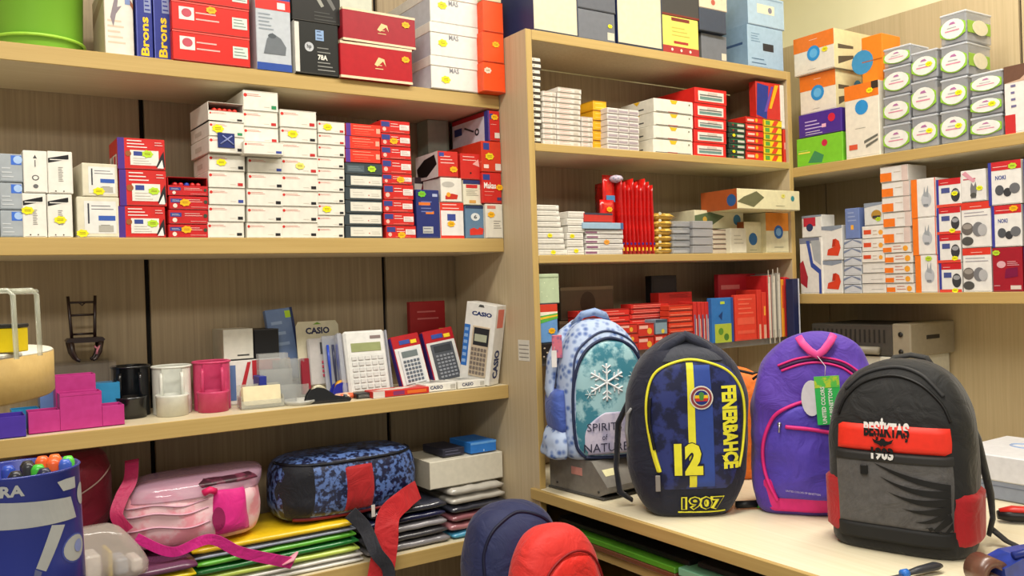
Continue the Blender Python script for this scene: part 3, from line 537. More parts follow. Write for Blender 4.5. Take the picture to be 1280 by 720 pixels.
o, z1 = stack('y', F-.012, (601, 638), [177, 216], z1, .2, MK2, 'scissor_box', 'box', 'orange-red box between the Makas box and the scissors picture box', '', None, {0: ('f', .4, .5, 'e8d020', 1.2)})
SCI = ('cc2a24', [('R', 'l', 0, 0, 1, 1, 'd8d8e2'), ('R', 'l', 0, .85, 1, 1, 'a82430'), ('R', 'l', .9, 0, 1, 1, '3a3f90'), ('R', 'l', .06, .45, .28, .7, '2a3a80'), ('P', 'l', [(.35, .62), (.6, .42), (.62, .47), (.36, .68)], '3a3a40'), ('E', 'l', .7, .4, .14, .12, '2a2a30'), ('E', 'l', .7, .4, .07, .06, 'd8d8e2'),
      ('R', 'f', .0, 0, .1, 1, '3a3f90'), ('R', 'f', .15, .72, .42, .9, '32448e'), ('L', 'f', .2, .55, .7, .62, 1, 'f0b0a4'), ('R', 'f', .52, .1, .96, .28, 'ddd0c6')])
o, z1 = stack('y', F-.012, (610, 638), [139, 177], z1, .2, SCI, 'scissor_box', 'box', 'topmost end box with black scissors pictured on white side', '', None, {0: ('f', .55, .78, YO_)})
stack('y', .205, (536, 562), [150, 296], ML2, .07, ('9aa898', [('R', 'f', .9, 0, 1, 1, '87937f')]), 'file_box', 'box', 'tall plain grey-green box standing at the back behind red boxes', '', None)

# ---- left unit, top shelf
o, z = stack('y', .03, (130, 167), [-18, 66], ML1, .16, BROWNW, 'craft_box', 'box', 'white and brown printed box right of the green bucket', '', None)
for i, (a, b) in enumerate(((170, 191), (192, 214))):
    stack('y', .02, (a, b), [-20, 69.5], ML1, .12, BRONS, 'glue_gun_box', 'box', 'dark blue upright box with yellow sideways lettering,', ('next to the brown printed box', 'next to the red box pile')[i], 'dark blue lettered boxes')
stack('y', .0, ((214, 311), (215, 312)), [-22, 6, 42, 79], ML1, .2, REDBIG, 'clipper_box', 'box', 'wide red carton,', 'between blue boxes and grey appliance box', 'wide red cartons', {1: ('f', .5, .8, 'YO')}, jit=.004)
stack('y', .0, (319, 363), [-14, 84], ML1, .2, BLUEGRY, 'appliance_box', 'box', 'grey box with blue and red bands and a grey machine picture', '', None)
o, z = stack('y', -.006, (368, 423), [28, 92], ML1, .2, HP, 'toner_box', 'box', 'black cartridge box lettered 78A on the top shelf', '', None)
stack('y', 0, (364, 425), [-16, 28], z, .2, BLKPIC, 'printer_box', 'box', 'black picture box lying on top of the cartridge box', '', None)
o, z = stack('y', -.012, (425, 515), [56, 101], ML1, .14, maroon('b01420'), 'gift_box', 'box', 'bright red gift box with cream borders, under its darker twin', '', 'red gift boxes', {0: ('f', .9, .68, YO_)}, rot=0)
stack('y', -.014, (427, 519), [15, 57], z, .14, maroon('a02430'), 'gift_box', 'box', 'crumpled maroon gift box with cream borders, lying on the brighter one', '', 'red gift boxes', {0: ('f', .86, .72, YO_)}, rot=1)
stack('y', .18, (425, 466), [-18, 106], ML1, .08, ('d8ddc8', []), 'file_box', 'box', 'pale green box at the back behind the red gift boxes', '', None)
def lidded(xs, ys, z0, c, D, sty, lidc, name, labs, group, lid=.28, plane='y', st=None, cat='box'):
    res, z = stack(plane, c, xs, ys, z0, D, sty, name, cat, '', '', group, st, lab=labs, jit=.001)
    for i, o in enumerate(res):
        d_ = o.dimensions; me = o.data
        W = max(v.co.x for v in me.vertices)*2; H = max(v.co.z for v in me.vertices); q = MB()
        q.box((-W/2-.0018, -D/2-.0022, H*(1-lid)), (W/2+.0005, D/2, H+.0002), mat(lidc, .45), .0012)
        q.build('lid', o)
    return res, z
lidded((538, 598), [-12, 31, 72, 112], ML1, -.004, .26, LIDW, 'e9e5dc', 'storage_box', ['white lidded storage box, topmost of three on the top shelf', 'white lidded storage box, middle of three on the top shelf', 'white lidded storage box, bottom of three on the top shelf'], 'white storage boxes', .3, st={0: ('f', .25, .5, Y_, 1.2), 1: ('f', .25, .4, Y_, 1.2), 2: ('f', .3, .3, Y_, 1.2)})
stack('y', -.035, (603.5, 641), [3, 42, 80, 117], ML1, .2, ORANGE, 'storage_box', 'box', 'bright orange box,', 'at the top shelf end', 'orange boxes', {1: ('f', .6, .6, YO_), 2: ('f', .2, .7, 'f2d8c0')}, jit=.001)
z = ML1+.0
oo = [o for o in C.objects if o.get('label', '').startswith('bright orange box, topmost')][0]
zt = oo.location.z+max(v.co.z for v in oo.data.vertices)*oo.scale.z
stack('y', -.03, (602, 645), [-12, 3], zt+.001, .2, ('ded2a8', []), 'storage_box', 'box', 'cream box lying on top of the orange boxes', '', None)

# ---- bookcase, top
c = YP+.006
stack('y', c, (666, 722), [-32, 42], M1, .2, CREAMF, 'archive_box', 'box', 'cream-fronted navy archive box standing next to the divider top', '', 'cream-fronted archive boxes')
o, z = stack('y', c, (723, 769), [14, 50], M1, .2, GREYF, 'archive_box', 'box', 'dark grey box with small white label, lower of the pair', '', 'dark grey archive boxes', {0: ('f', .85, .55, Y_, .7)})
stack('y', c, (722, 769), [-20, 14], z, .2, ('5d6069', [('R', 'f', 0, 0, 1, .04, '30333a')]), 'archive_box', 'box', 'dark grey box resting on the one with white label', '', 'dark grey archive boxes')
stack('y', c, (771, 827), [-32, 61], M1, .2, CREAMF, 'archive_box', 'box', 'cream-fronted navy archive box beside the yellow box', '', 'cream-fronted archive boxes')
o, z = stack('y', c, (828, 873), [22, 69], M1, .2, YEL, 'gift_box', 'box', 'yellow gift box with dark red base band', '', None)
stack('y', c, (827, 874), [-20, 22], z, .2, ('3f3c3c', [('R', 'f', 0, 0, 1, .06, '7a2a20')]), 'gift_box', 'box', 'charcoal box resting on the yellow gift box', '', None)
o, z = stack('y', c+.01, (876, 908), [43, 77], M1, .18, GREYF, 'gift_box', 'box', 'slate grey box under the navy box, next to light blue ones', '', None)
o, z = stack('y', c-.004, (875, 908), [12, 44], z, .2, DBLUE, 'gift_box', 'box', 'small navy box stacked on the slate grey box', '', None)
stack('y', c, (873, 908), [-18, 12], z, .2, FLOR, 'gift_box', 'box', 'cream box with red flower print on top of the navy box', '', None)
o, z = stack('y', c, (934, 979), [34, 88], M1, .2, BOXF, 'file_box', 'box', 'light blue cardboard file box with a black hand hole', '', 'light blue file boxes')
stack('y', c, (934, 980), [-4, 34], z, .2, BOXF2, 'file_box', 'box', 'light blue cardboard box with cream label, above hand hole box', '', 'light blue file boxes')

# ---- bookcase, second shelf
c = YP+.012
stack('y', c, (663, 676), [72+i*7.43 for i in range(15)], M2, .1, TAPEK, 'tape_box', 'box', 'thin dark and white tape box,', 'beside the divider', 'thin tape boxes', jit=.002)
stack('y', c, (678, 695), [114+i*6.35 for i in range(11)], M2, .12, SMW, 'lead_box', 'box', 'tiny white box,', 'of the column left of the tall white one', 'tiny white boxes left', jit=.002)
stack('y', c, (696, 726), [110+i*6.67 for i in range(12)], M2, .12, SMW, 'lead_box', 'box', 'small white box,', 'of the column left of the yellow boxes', 'small white boxes right', jit=.002)
stack('y', c-.006, (727, 741), [146+i*6.2 for i in range(7)], M2, .03, SMW, 'eraser_box', 'box', 'very small white box,', 'in front of the yellow boxes', 'very small white boxes', jit=.001)
stack('y', c+.03, (741, 758), [126, 138, 150, 162, 174, 186], M2, .1, SMY, 'chalk_box', 'box', 'yellow chalk box,', 'of the yellow stack', 'yellow boxes', jit=.001)
stack('y', c, (759, 799), [136, 144, 152, 160, 168, 176, 184, 191], M2, .12, GRIDW, 'eraser_box', 'box', 'wide low eraser box,', 'right of the yellow boxes', 'wide eraser boxes', jit=.001)
stack('y', c, (817, 866), [125, 143, 160, 177, 195], M2, .15, WYEL, 'staple_box', 'box', 'white box with yellow tab,', 'left of the red stapler boxes', 'white and yellow boxes', jit=.002)
stack('y', c, (868, 908), [111, 131, 149, 164, 181, 198.5], M2, .2, REDST, 'staple_box', 'box', 'red box with grey label,', 'right of the white boxes', 'red labelled boxes', jit=.001)
stack('y', c, (911, 932), [153, 160, 167, 174, 181, 188, 195, 201], M2, .08, PKGRN, 'pencil_pack', 'pack', 'dark green pencil pack,', 'right of red labelled boxes', 'dark green packs', {2: ('f', .3, .5, Y_, .6), 5: ('f', .3, .5, Y_, .6)}, jit=.002)
stack('y', c, (933, 954), [146, 155, 164, 173, 182, 191, 203], M2, .08, PKRED, 'pencil_pack', 'pack', 'red pencil pack,', 'between green and yellow packs', 'red packs', jit=.002)
o, z = stack('y', c, (955, 977), [150, 159, 168, 177, 186, 195, 204.5], M2, .08, PKYEL, 'pencil_pack', 'pack', 'yellow pencil pack,', 'next to the bookcase side', 'yellow packs', jit=.002)
stack('y', c+.005, (945, 976), [103, 150], z, .03, COLPK, 'crayon_pack', 'pack', 'multicoloured pack standing on the yellow pencil packs', '', None)
o, z = stack('y', c, (979, 989), [162, 205.5], M2, .1, REDP, 'crayon_pack', 'pack', 'narrow red box squeezed against the bookcase side', '', None)
stack('y', c, (976, 988), [107, 162], z, .1, PLAINW, 'crayon_pack', 'pack', 'narrow white box standing on the narrow red one', '', None)

# ---- bookcase, third shelf
stack('y', c, ((670, 698), (671, 708)), [256, 263, 270, 277, 284, 291, 298, 305, 312, 319], M3, .17, NOTE, 'notepad', 'notepad', 'white notepad,', 'in stack beside the divider', 'white notepads left', {5: ('f', .45, .5, Y_, .7), 8: ('f', .5, .5, Y_, .7)}, jit=.003)
stack('y', c, (709, 730), [264, 273, 282, 291, 300, 309, 319], M3, .17, NOTE, 'notepad', 'notepad', 'narrow white notepad,', 'in the second notepad stack', 'white notepads right', {3: ('f', .3, .5, Y_, .7), 5: ('f', .5, .5, Y_, .7)}, jit=.003)
o, z = stack('y', c, (732, 779), [287, 293, 299, 305, 312, 319], M3, .15, NOTE2, 'notebook', 'notebook', 'white and plum notebook,', 'left of red sachets', 'plum notebooks', {2: ('f', .55, .3, 'f0a040', .9)}, jit=.002)
o, z = stack('y', c-.006, (728, 779), [278, 287], z, .16, ('9cb8d0', [('R', 'f', .93, 0, 1, 1, '4a6a98')]), 'notebook', 'notebook', 'light blue flat box lying on the plum notebooks', '', None)
o, z = stack('y', c, (727, 765), [266, 278], z, .14, ('c83830', [('R', 'f', 0, .8, 1, 1, '404050')]), 'notebook', 'notebook', 'red flat packet lying on the light blue box', '', None, rot=4)
o, z = stack('y', c+.02, (891, 912), [287, 293, 299, 305, 311, 317.5], M3, .1, ('ddd0bc', [('R', 'f', 0, .8, 1, 1, '9a8070'), ('L', 'f', .1, .3, .8, .4, 1, 'b09a88')]), 'card_pack', 'pack', 'thin cream pack,', 'beside the clear cases', 'cream packs', jit=.001)
o, z = stack('y', c, (913, 933), [285, 317], M3, .1, ('e2dcc6', [('L', 'f', .2, .4, .8, .7, 3, 'c0b8a0')]), 'card_pack', 'box', 'small cream box between the thin packs and the larger cream box', '', None)
stack('y', c+.05, (868, 929), [263, 286], z, .12, LONG2, 'tool_box', 'box', 'long cream box with dark tool pictured, above the small cream box', '', None)
o, z = stack('y', c+.02, (930, 952), [277, 316.5], M3, .1, ORC, 'pliers_box', 'box', 'cream box with blue oval near the bookcase side', '', None)
o, z = stack('y', c, (957, 991), [266, 316], M3, .16, ORC2, 'pliers_box', 'box', 'cream and orange box with blue round mark, under long box', '', None)
stack('y', c-.075, (921, 1000), [237, 266], z, .15, LONG, 'tool_box', 'box', 'longest cream box, overhanging the bookcase side on top', '', None, {0: ('f', .72, .7, 'e8e070', .8)})

# ---- bookcase, shelf above the backpacks
zb4 = M4
o, z = stack('y', c, (671, 697), [429, 443], zb4, .1, DPAT, 'crayon_box', 'box', 'dark box with pale dots low beside the divider', '', None)
o, z = stack('y', c, (671, 697), [380, 429], z, .1, CRAY, 'crayon_box', 'box', 'blue box with rainbow stripes beside the divider', '', None, {0: ('f', .65, .3, YO_)})
o, z = stack('y', c, (670, 699), [342, 380], z, .11, GREENB, 'gift_box', 'box', 'pale green dotted box topping the pile beside the divider', '', None)
# red boxes in the middle of that shelf
o, z = stack('y', c+.1, (700, 767), [358, 400, 441], M4, .08, ('5a4a38', [('E', 'f', .5, .5, .3, .35, '3a2c20'), ('R', 'f', 0, .9, 1, 1, '7a6a50')]), 'cardboard_box', 'box', 'dim brown box', '', 'dim brown boxes', lab=['dim brown cardboard box at the back above the red pencil boxes', 'dim brown cardboard box at the back, hidden low behind the red boxes'])
o, z = stack('y', c+.0, (770, 797), [405, 418, 431, 442], M4, .09, REDK2, 'pencil_box', 'box', 'red pencil box,', 'of the front left pile behind backpacks', 'red pencil boxes', jit=.003)
o, z = stack('y', c+.0, (798, 818), [404, 423, 442], M4, .09, REDK2, 'pencil_box', 'box', 'red pencil box with yellow picture,', 'second front pile', 'red pencil boxes', jit=.003)
o, z = stack('y', c+.05, (722, 787), [387, 396, 404, 412, 420, 430, 441], M4, .05, REDK, 'pencil_box', 'box', 'wide red flat box,', 'above the patterned backpack', 'wide red flat boxes', jit=.003)
o, z = stack('y', c+.05, (788, 835), [379, 386, 393, 400, 410, 425, 441], M4, .05, REDK, 'pencil_box', 'box', 'red and grey flat box,', 'left of orange-red pile', 'red and grey flat boxes', jit=.003)
o, z = stack('y', c+.004, (836, 866), [381, 389, 397, 405, 413, 420, 430, 440], M4, .04, ('d84028', [('L', 'f', .05, .3, .9, .6, 1, 'f0b090'), ('R', 'f', 0, .88, 1, 1, '8a2018')]), 'pencil_box', 'box', 'orange-red flat box,', 'of the pile above navy backpack', 'orange-red flat boxes', jit=.002)
stack('y', c+.002, (819, 834), [399, 418], at_y(826, 418, c).z, .05, ('7f96a4', [('R', 'f', 0, .8, 1, 1, '3a4a5a'), ('E', 'f', .6, .2, .15, .15, 'd8c040')]), 'eraser_box', 'box', 'small grey-blue box in front of the red pencil boxes', '', None)
stack('y', c+.002, (819, 834), [418, 441], M4, .05, REDK2, 'pencil_box', 'box', 'red pencil box directly under the small grey-blue box', '', None)
for i in range(5):
    a = 867+i*5
    stack('y', c+.004+.002*i, (a, a+4.6), [377, 440], M4, .15, ('c8302a', [('R', 'f', .15, .0, .5, .7, ['5a6a90', '7a90a8', '4a5a80', '8a9aa8', '6a6a88'][i]), ('R', 'f', .6, 0, .8, .6, 'e0c8b8')]), 'exercise_book', 'book', ['first', 'second', 'third', 'fourth', 'fifth'][i]+' upright red book counted from the flat boxes toward the blue book', '', 'upright red books')
stack('y', c+.07, (824, 866), [365, 441], M4, .04, ('cc2e28', [('L', 'f', .3, .9, .95, .96, 4, '701818')]), 'exercise_book', 'book', 'red book standing behind the orange-red pile', '', None)
stack('y', c+.13, (815, 847), [344, 441], M4, .03, ('1e1d1f', [('R', 'f', .1, .05, .9, .95, '2a292c')]), 'binder', 'binder', 'black binder standing at the back of the lowest bookcase shelf', '', None)
def books(spec, group):
    for (a, b, yt, Yf, D, sty, lb, nm) in spec:
        stack('y', Yf, (a, b), [yt, 440], M4, D, sty, nm, 'book', lb, '', group, jit=0)
PG = lambda: [('R', 'f', .2, 0, .8, .98, 'd8d0c0'), ('L', 'f', .22, .02, .5, .98, 2, 'b8b0a0')]
books([
    (890, 917, 372, c-.004, .02, ('2f6fb4', [('R', 'f', .12, 0, .9, .42, 'a8b840'), ('E', 'f', .4, .25, .08, .08, '5a8a30'), ('E', 'f', .65, .12, .08, .08, '4a7a30'), ('R', 'f', .4, .86, .6, .92, 'b8d040'), ('P', 'f', [(.3, .6), (.5, .7), (.45, .5)], '1c3a70'), ('R', 'f', .9, 0, 1, 1, '2a4a90')]), 'blue and green picture book facing out beside red folders', 'picture_book'),
    (919, 946, 368, c-.002, .015, ('d8402e', [('R', 'f', .1, .35, .9, .5, 'e05a44'), ('R', 'f', .1, .15, .9, .22, 'e05a44'), ('L', 'f', .15, .6, .85, .9, 4, 'e86850')]), 'orange-red folder facing out right of the blue picture book', 'folder'),
    (947, 953, 362, c, .1, ('cf3628', [('R', 'f', .3, 0, .7, .3, 'e0a890')]), 'thin red book spine, first to the right of the orange-red folder', 'exercise_book'),
    (953.5, 959, 365, c, .1, ('d23a2a', [('R', 'f', .3, .5, .7, .7, 'f0a840'), ('R', 'f', .2, 0, .8, .3, 'd8a890')]), 'thin red book spine with yellow mark next to the grey page blocks', 'exercise_book'),
    (899, 958, 342, c+.09, .02, ('b82430', [('L', 'f', .05, .5, .5, .8, 2, 'd87a78'), ('R', 'f', .65, .74, .78, .82, 'f0c040')]), 'large dark red book standing behind the blue picture book', 'album'),
    (960, 965, 344, c, .17, ('c02a2a', PG()), 'thick book with red cover and pale pages, left of the grey ones', 'album'),
    (965.5, 971, 343, c, .17, ('9a958a', PG()), 'grey paged book, first of the pair beside the red ones', 'album'),
    (971.5, 977, 341, c, .17, ('8f8a80', PG()), 'grey paged book, second of the pair beside the red ones', 'album'),
    (977.5, 981, 349, c, .17, ('f0a030', [('R', 'f', .2, .5, .8, .9, 'e85030')]), 'slim orange and red book between grey pages and red folders', 'folder'),
    (981.5, 986, 346, c, .17, ('d02a30', [('R', 'f', .4, .1, .6, .9, 'e86060')]), 'glossy red folder spine, nearer the grey paged books', 'folder'),
    (986.5, 991, 347, c, .17, ('c8242c', [('R', 'f', .3, .1, .6, .9, 'e86868')]), 'glossy red folder spine beside the navy one', 'folder'),
], 'books on the lowest bookcase shelf')
q = MB()
q.box((-.004, -.012, 0), (.004, .012, .24), mat('1d2248', .4)); 
for nm, xx, col, lb in (('binder', 995, '20264c', 'tall navy blue binder spine standing at the bookcase side'),):
    stack('y', YP-.03, (992, 1000), [348, 430], at_y(996, 437, YP-.03).z, .03, (col, [('R', 'f', .8, 0, 1, 1, 'c8ccd8')]), 'binder', 'binder', lb, '', None, jit=0)

# ---- right wall, top shelf
XF = XR+.01
c = XF
o, z = stack('x', c, (996, 1054), [169, 203], RR1, .1, GRNB, 'craft_box', 'box', 'green box with red dot at the corner under the purple box', '', None)
o, z = stack('x', c, (998, 1052), [139, 170], z, .1, PURP, 'craft_box', 'box', 'purple box with white lettering resting on the green box', '', None)
o, z = stack('x', c+.01, (1000, 1045), [91, 140], z, .14, ORW, 'drill_box', 'box', 'smaller orange and white box with blue seal above the purple box', '', 'orange and white boxes')
o, z = stack('x', c-.004, (992, 1043), [42, 91], z, .2, ORW, 'drill_box', 'box', 'wider orange and white box with blue seal, top of the corner pile', '', 'orange and white boxes', {0: ('f', .78, .52, Y_)}, rot=0)
o, z1 = stack('x', c, (1056, 1099), [104, 195], RR1, .1, ORT, 'drill_box', 'box', 'tall white box with orange top band beside the green box', '', None, {0: ('f', .75, .88, Y_)})
q = MB()
o, z2 = stack('x', c+.05, (1077, 1103), [44, 104], z1, .1, ORS, 'drill_box', 'box', 'orange upright box with blue oval on top of tall white box', '', None)
# clear accessory tubs with paper sleeves
TUBG = clear('b9bcc2', .5, .2)
def tub(W, D, H, lab_, base, grn, side=False, seed=0):
    q = MB(); q.box((-W/2+.001, -D/2, 0), (W/2-.001, D/2, H-.004), TUBG, .004); o = q.build('clear_tub')
    q = MB(); q.box((-W/2, -D/2-.001, H-.008), (W/2, D/2+.001, H-.001), clear('c9cdd4', .8, .25), .002); q.build('lid', o)
    q = MB(); q.box((-W/2+.006, -D/2+.01, .003), (W/2-.006, D/2-.01, H*.5), mat(['8f9298', '7c7e84', 'a5a3a8', '99958e'][seed % 4], .5, 'cells', 'c9c9cc', 90), .004); q.build('contents', o)
    q = MB()
    def rim(fn):
        n = 12
        top = [(-.48+.96*i/n, .62+.16*math.sin(math.pi*i/n)) for i in range(n+1)]
        bot = [(.48-.96*i/n, .30-.16*math.sin(math.pi*i/n)) for i in range(n+1)]
        return top+bot
    q.prism([(x*W, z*H) for x, z in rim(0)], -D/2-.0028, -D/2-.0018, mat('93c83c', .45))
    n = 18
    q.prism([(.44*W*math.cos(2*math.pi*i/n), H*.48+.31*H*math.sin(2*math.pi*i/n)) for i in range(n)], -D/2-.0036, -D/2-.0029, mat('e6e4de', .45))
    q.box((-W*.28, -D/2-.004, H*.4), (W*.26, -D/2-.0037, H*.44), mat('d88aa0', .45), .0001)
    q.box((-W*.2, -D/2-.004, H*.5), (W*.15, -D/2-.0037, H*.53), mat('a8a8ac', .45), .0001)
    q.prism([(x, z) for x, z in ((-.01, H*.62), (.01, H*.62), (.004, H*.7), (-.006, H*.68))], -D/2-.004, -D/2-.0037, mat('b070a0', .45))
    if side:
        q.box((W/2+.0005, -D/2+.004, H*.28), (W/2+.0018, D/2-.01, H*.66), mat('8fb63c', .45), .0004)
        M_ = Matrix.Translation((W/2+.003, 0, H*.47)) @ Matrix.Rotation(math.pi/2, 4, 'Z')
        q.prism([(.3*D*math.cos(2*math.pi*i/n), .24*H*math.sin(2*math.pi*i/n)) for i in range(n)], 0, .0008, mat('d8d0b4', .45), M_)
    q.build('paper_sleeve', o)
    if grn: sticker(o, W, D+.006, H, 'f', .7, .5, 'f0f020', .9)
    return tag(o, lab_, 'tub', 'clear tubs with green sleeves')
def tubs(xs, ys, D, cfront, where, side=(), stk=(), z0=RR1):
    n = len(ys)-1; z = z0
    for i in range(n-1, -1, -1):
        p, W, zt, zb = place('x', cfront, xs[0], xs[1], ys[i], ys[i+1]); h = zt-zb
        o = tub(W, D, h, f"clear lidded tub with green and white sleeve, {pos(i, n)} {where}", 0, i in stk, i in side, i)
        o.location = (cfront+D/2, p.y, z); o.rotation_euler[2] = -math.pi/2+math.radians(random.uniform(-1.5, 1.5)); z += h
tubs((1104, 1138), [56, 81, 117, 153, 189], .1, c+.006, 'of first column')
tubs((1139, 1172), [61, 98, 142, 183], .1, c, 'of second column', stk=(0, 2))
tubs((1175, 1209), [14, 54, 96, 136, 178], .13, c, 'of tallest column', side=(0, 1), stk=(2, 3))
tubs((1213, 1254), [89, 117, 144, 172], .1, c-.003, 'of last column', stk=(1,))
stack('x', c-.004, (1256, 1290), [80, 168], RR1, .1, ('e4e0da', [('R', 'f', 0, .75, 1, 1, '6a4a3a'), ('P', 'f', [(0, .75), (.6, .78), (1, .9), (1, .75)], 'c8a890'), ('R', 'f', 0, 0, .4, .28, 'c83030'), ('R', 'f', .75, .2, 1, .6, '9ac83c'), ('L', 'f', .25, .4, .45, .7, 4, '706a90'), ('R', 'l', 0, 0, 1, 1, '5a2a2a')]), 'craft_box', 'box', 'white box with brown picture top after the clear tubs', '', None)

# ---- right wall, lower shelf
o, z = stack('x', c-.004, (1000, 1028), [297, 366], RR2, .07, STAPP, 'stapler_box', 'box', 'white box with a blue curved band next to the bookcase edge', '', None, rot=0)
stack('x', c, (1002, 1027), [269, 297], z, .07, PUP, 'stapler_box', 'box', 'small white box with red and navy picture above the curved band box', '', None)
stack('x', c, (1027, 1053), [282, 325, 366], RR2, .07, CLIPB, 'staple_remover_box', 'box', 'white box with orange staple remover picture,', 'of two', 'staple remover boxes')
o, z = stack('x', c, (1055, 1077), [299, 310, 321, 332, 344, 355, 366], RR2, .08, GRW, 'clip_box', 'box', 'small grey-white wave box,', 'under the blue box', 'grey-white boxes', jit=.003)
stack('x', c, (1056, 1074), [260, 299], z, .05, BLUV, 'clip_box', 'box', 'slate blue upright box on top of the grey-white wave boxes', '', None)
o, z = stack('x', c, ((1078, 1106), (1078, 1108)), [282, 298, 314, 328, 341, 354, 366], RR2, .09, [STW]*3+[STW2]*3, 'staple_box', 'box', 'white staple box,', 'left of the orange-marked column', 'white staple boxes', jit=.002)
stack('x', c, (1080, 1104), [253, 282], z, .08, PUNB, 'punch_box', 'box', 'white box picturing a round tool on the white staple boxes', '', None, {0: ('f', .75, .25, 'LM', .8)})
stack('x', c, ((1101, 1136), (1108, 1143)), [207, 227, 246, 265, 284, 304, 316, 329, 342, 354, 366], RR2, .1, [ORST]*5+[ORST2]*5, 'staple_box', 'box', 'orange-marked white box,', 'in the tall staple column', 'orange-marked boxes', jit=.003)
stack('x', c, ((1139, 1170), (1144, 1173)), [223, 272, 319, 366], RR2, .09, SHARP, 'sharpener_box', 'box', 'white box with orange side and silver picture,', 'of three', 'orange-sided white boxes', {2: ('f', .6, .9, 'LM', .9)})
stack('x', c, ((1170, 1201), (1174, 1202)), [223, 259, 293, 329, 366], RR2, .09, SHP, 'sharpener_box', 'box', 'red topped blue sided small box,', 'of four', 'red topped small boxes', {0: ('f', .75, .45, 'f0f020', .8), 1: ('f', .65, .12, 'f0f020', .8), 2: ('f', .75, .15, 'f0f020', .8), 3: ('f', .7, .06, 'f0f020', .8)})
o, z = stack('x', c, ((1202, 1239), (1204, 1240)), [252, 310, 366], RR2, .1, MUL, 'sharpener_box', 'box', 'red banded white box with three grey sharpeners,', 'of two', 'grey sharpener boxes')
stack('x', c, (1201, 1233), [212, 251], z, .08, MUL3, 'sharpener_box', 'box', 'small white box with a single grey figure on the banded boxes', '', None, {0: ('f', .75, .4, 'e8f020', .8)})
o, z = stack('x', c-.003, (1241, 1279), [309, 366], RR2, .12, MARO, 'scrapbook_box', 'box', 'crimson square box with dim purple shape near picture edge', '', None, {0: ('f', .15, .88, 'LM', .9)})
o, z = stack('x', c-.003, (1240, 1278), [256, 309], z, .1, MUL2, 'sharpener_box', 'box', 'white and blue sharpener box, directly on the crimson box', '', 'large sharpener boxes', {0: ('f', .75, .9, YO_)})
stack('x', c-.003, (1235, 1277), [201, 256], z, .1, MUL2, 'sharpener_box', 'box', 'white and blue sharpener box, second above the crimson box', '', 'large sharpener boxes', {0: ('f', .75, .86, 'LM')})
stack('x', c-.003, (1280, 1315), [196, 254, 309, 366], RR2, .1, MUL2, 'sharpener_box', 'box', 'blue sided box at the picture edge,', 'of three', 'edge sharpener boxes')
# ------------------------------------------------------------------ top shelf bucket
def lathe_obj(name, prof, mt, loc, parent=None, seg=36, smooth=True):
    q = MB(); q.lathe(prof, mt, seg, None, smooth); return q.build(name, parent, loc)
pa = at_y(-12, 30, .02); pb = at_y(111, 30, .02); r = (pb.x-pa.x)/2
GB_ = mat('7fb83a', .35, 'print', '78b034', 4)
q = MB(); q.lathe([(r*.86, 0), (r*.9, .004), (r*.92, .028), (r*.965, .032), (r*1.02, .2), (r*1.05, .202), (r*1.05, .215), (r*1.0, .215), (r*.95, .05), (r*.84, .012), (0, .012)], GB_, 48)
bk = q.build('bucket', None, ((pa.x+pb.x)/2+.004, .03+r*1.05, ML1+.0008)); tag(bk, 'large lime green plastic bucket at the left end of the top shelf', 'bucket')
q = MB(); q.tube([(r*1.0*math.cos(a), r*1.0*math.sin(a), .031) for a in [2*math.pi*i/40 for i in range(40)]], .0035, mat('a8dc4a', .35), 6, True); q.build('foot_ring', bk)

# ------------------------------------------------------------------ bookcase third shelf: sachets, gold packs, clear cases
def wavy_pack(name, W, H, D, mt, amp=.004, seed=0, n=8, m_=10):
    """soft flat packet standing upright, width x, height z, crimped ends"""
    q = MB(); vs = []; fs = []
    for s in (-1, 1):
        for j in range(m_+1):
            v = j/m_; z = v*H; pinch = min(1, min(v, 1-v)*8+.08)
            for i in range(n+1):
                u_ = i/n; x = (u_-.5)*W; e = min(1, min(u_, 1-u_)*6+.1)
                y = s*D/2*pinch*e + amp*noise.noise(Vector((x*30+seed, z*22, seed*3.1)))
                vs.append((x, y, z))
    K = (n+1)*(m_+1)
    for s in (0, 1):
        for j in range(m_):
            for i in range(n):
                a = s*K+j*(n+1)+i; f = (a, a+1, a+n+2, a+n+1); fs.append(f if s == 0 else f[::-1])
    for j in range(m_):
        a = j*(n+1); fs.append((a, a+n+1, K+a+n+1, K+a)); a += n; fs.append((a, K+a, K+a+n+1, a+n+1))
    for i in range(n):
        fs.append((i, K+i, K+i+1, i+1)); a = m_*(n+1)+i; fs.append((a, a+1, K+a+1, K+a))
    q.add(vs, fs, mt, smooth=True); return q
REDP_ = mat('d41a16', .18, 'blotch', 'b81210', 30, .8)
base = at_y(790, 319, YP+.01)
for i in range(9):
    px = 783.5+i*4.8; p = at_y(px, 319, YP+.02); top = at_y(px, 222+(i % 3)*4, YP+.02)
    q = wavy_pack('sachet', .15, top.z-M3-.004, .011, REDP_, .003, i)
    o = q.build('sachet', None, (p.x, YP+.02+.075, M3+.0008), math.radians(82))
    tag(o, ['first', 'second', 'third', 'fourth', 'fifth', 'sixth', 'seventh', 'eighth', 'ninth'][i]+' upright glossy red sachet counted from the wide front one toward the gold packs', 'packet', 'upright red sachets')
    e = MB(); e.box((-.0765, -.003, .01), (-.075, .003, .02), mat('e8b030', .3), .0003); e.box((-.0765, -.003, .028), (-.075, .003, .034), mat('3a2a80', .3), .0003); e.build('printed_edge', o)
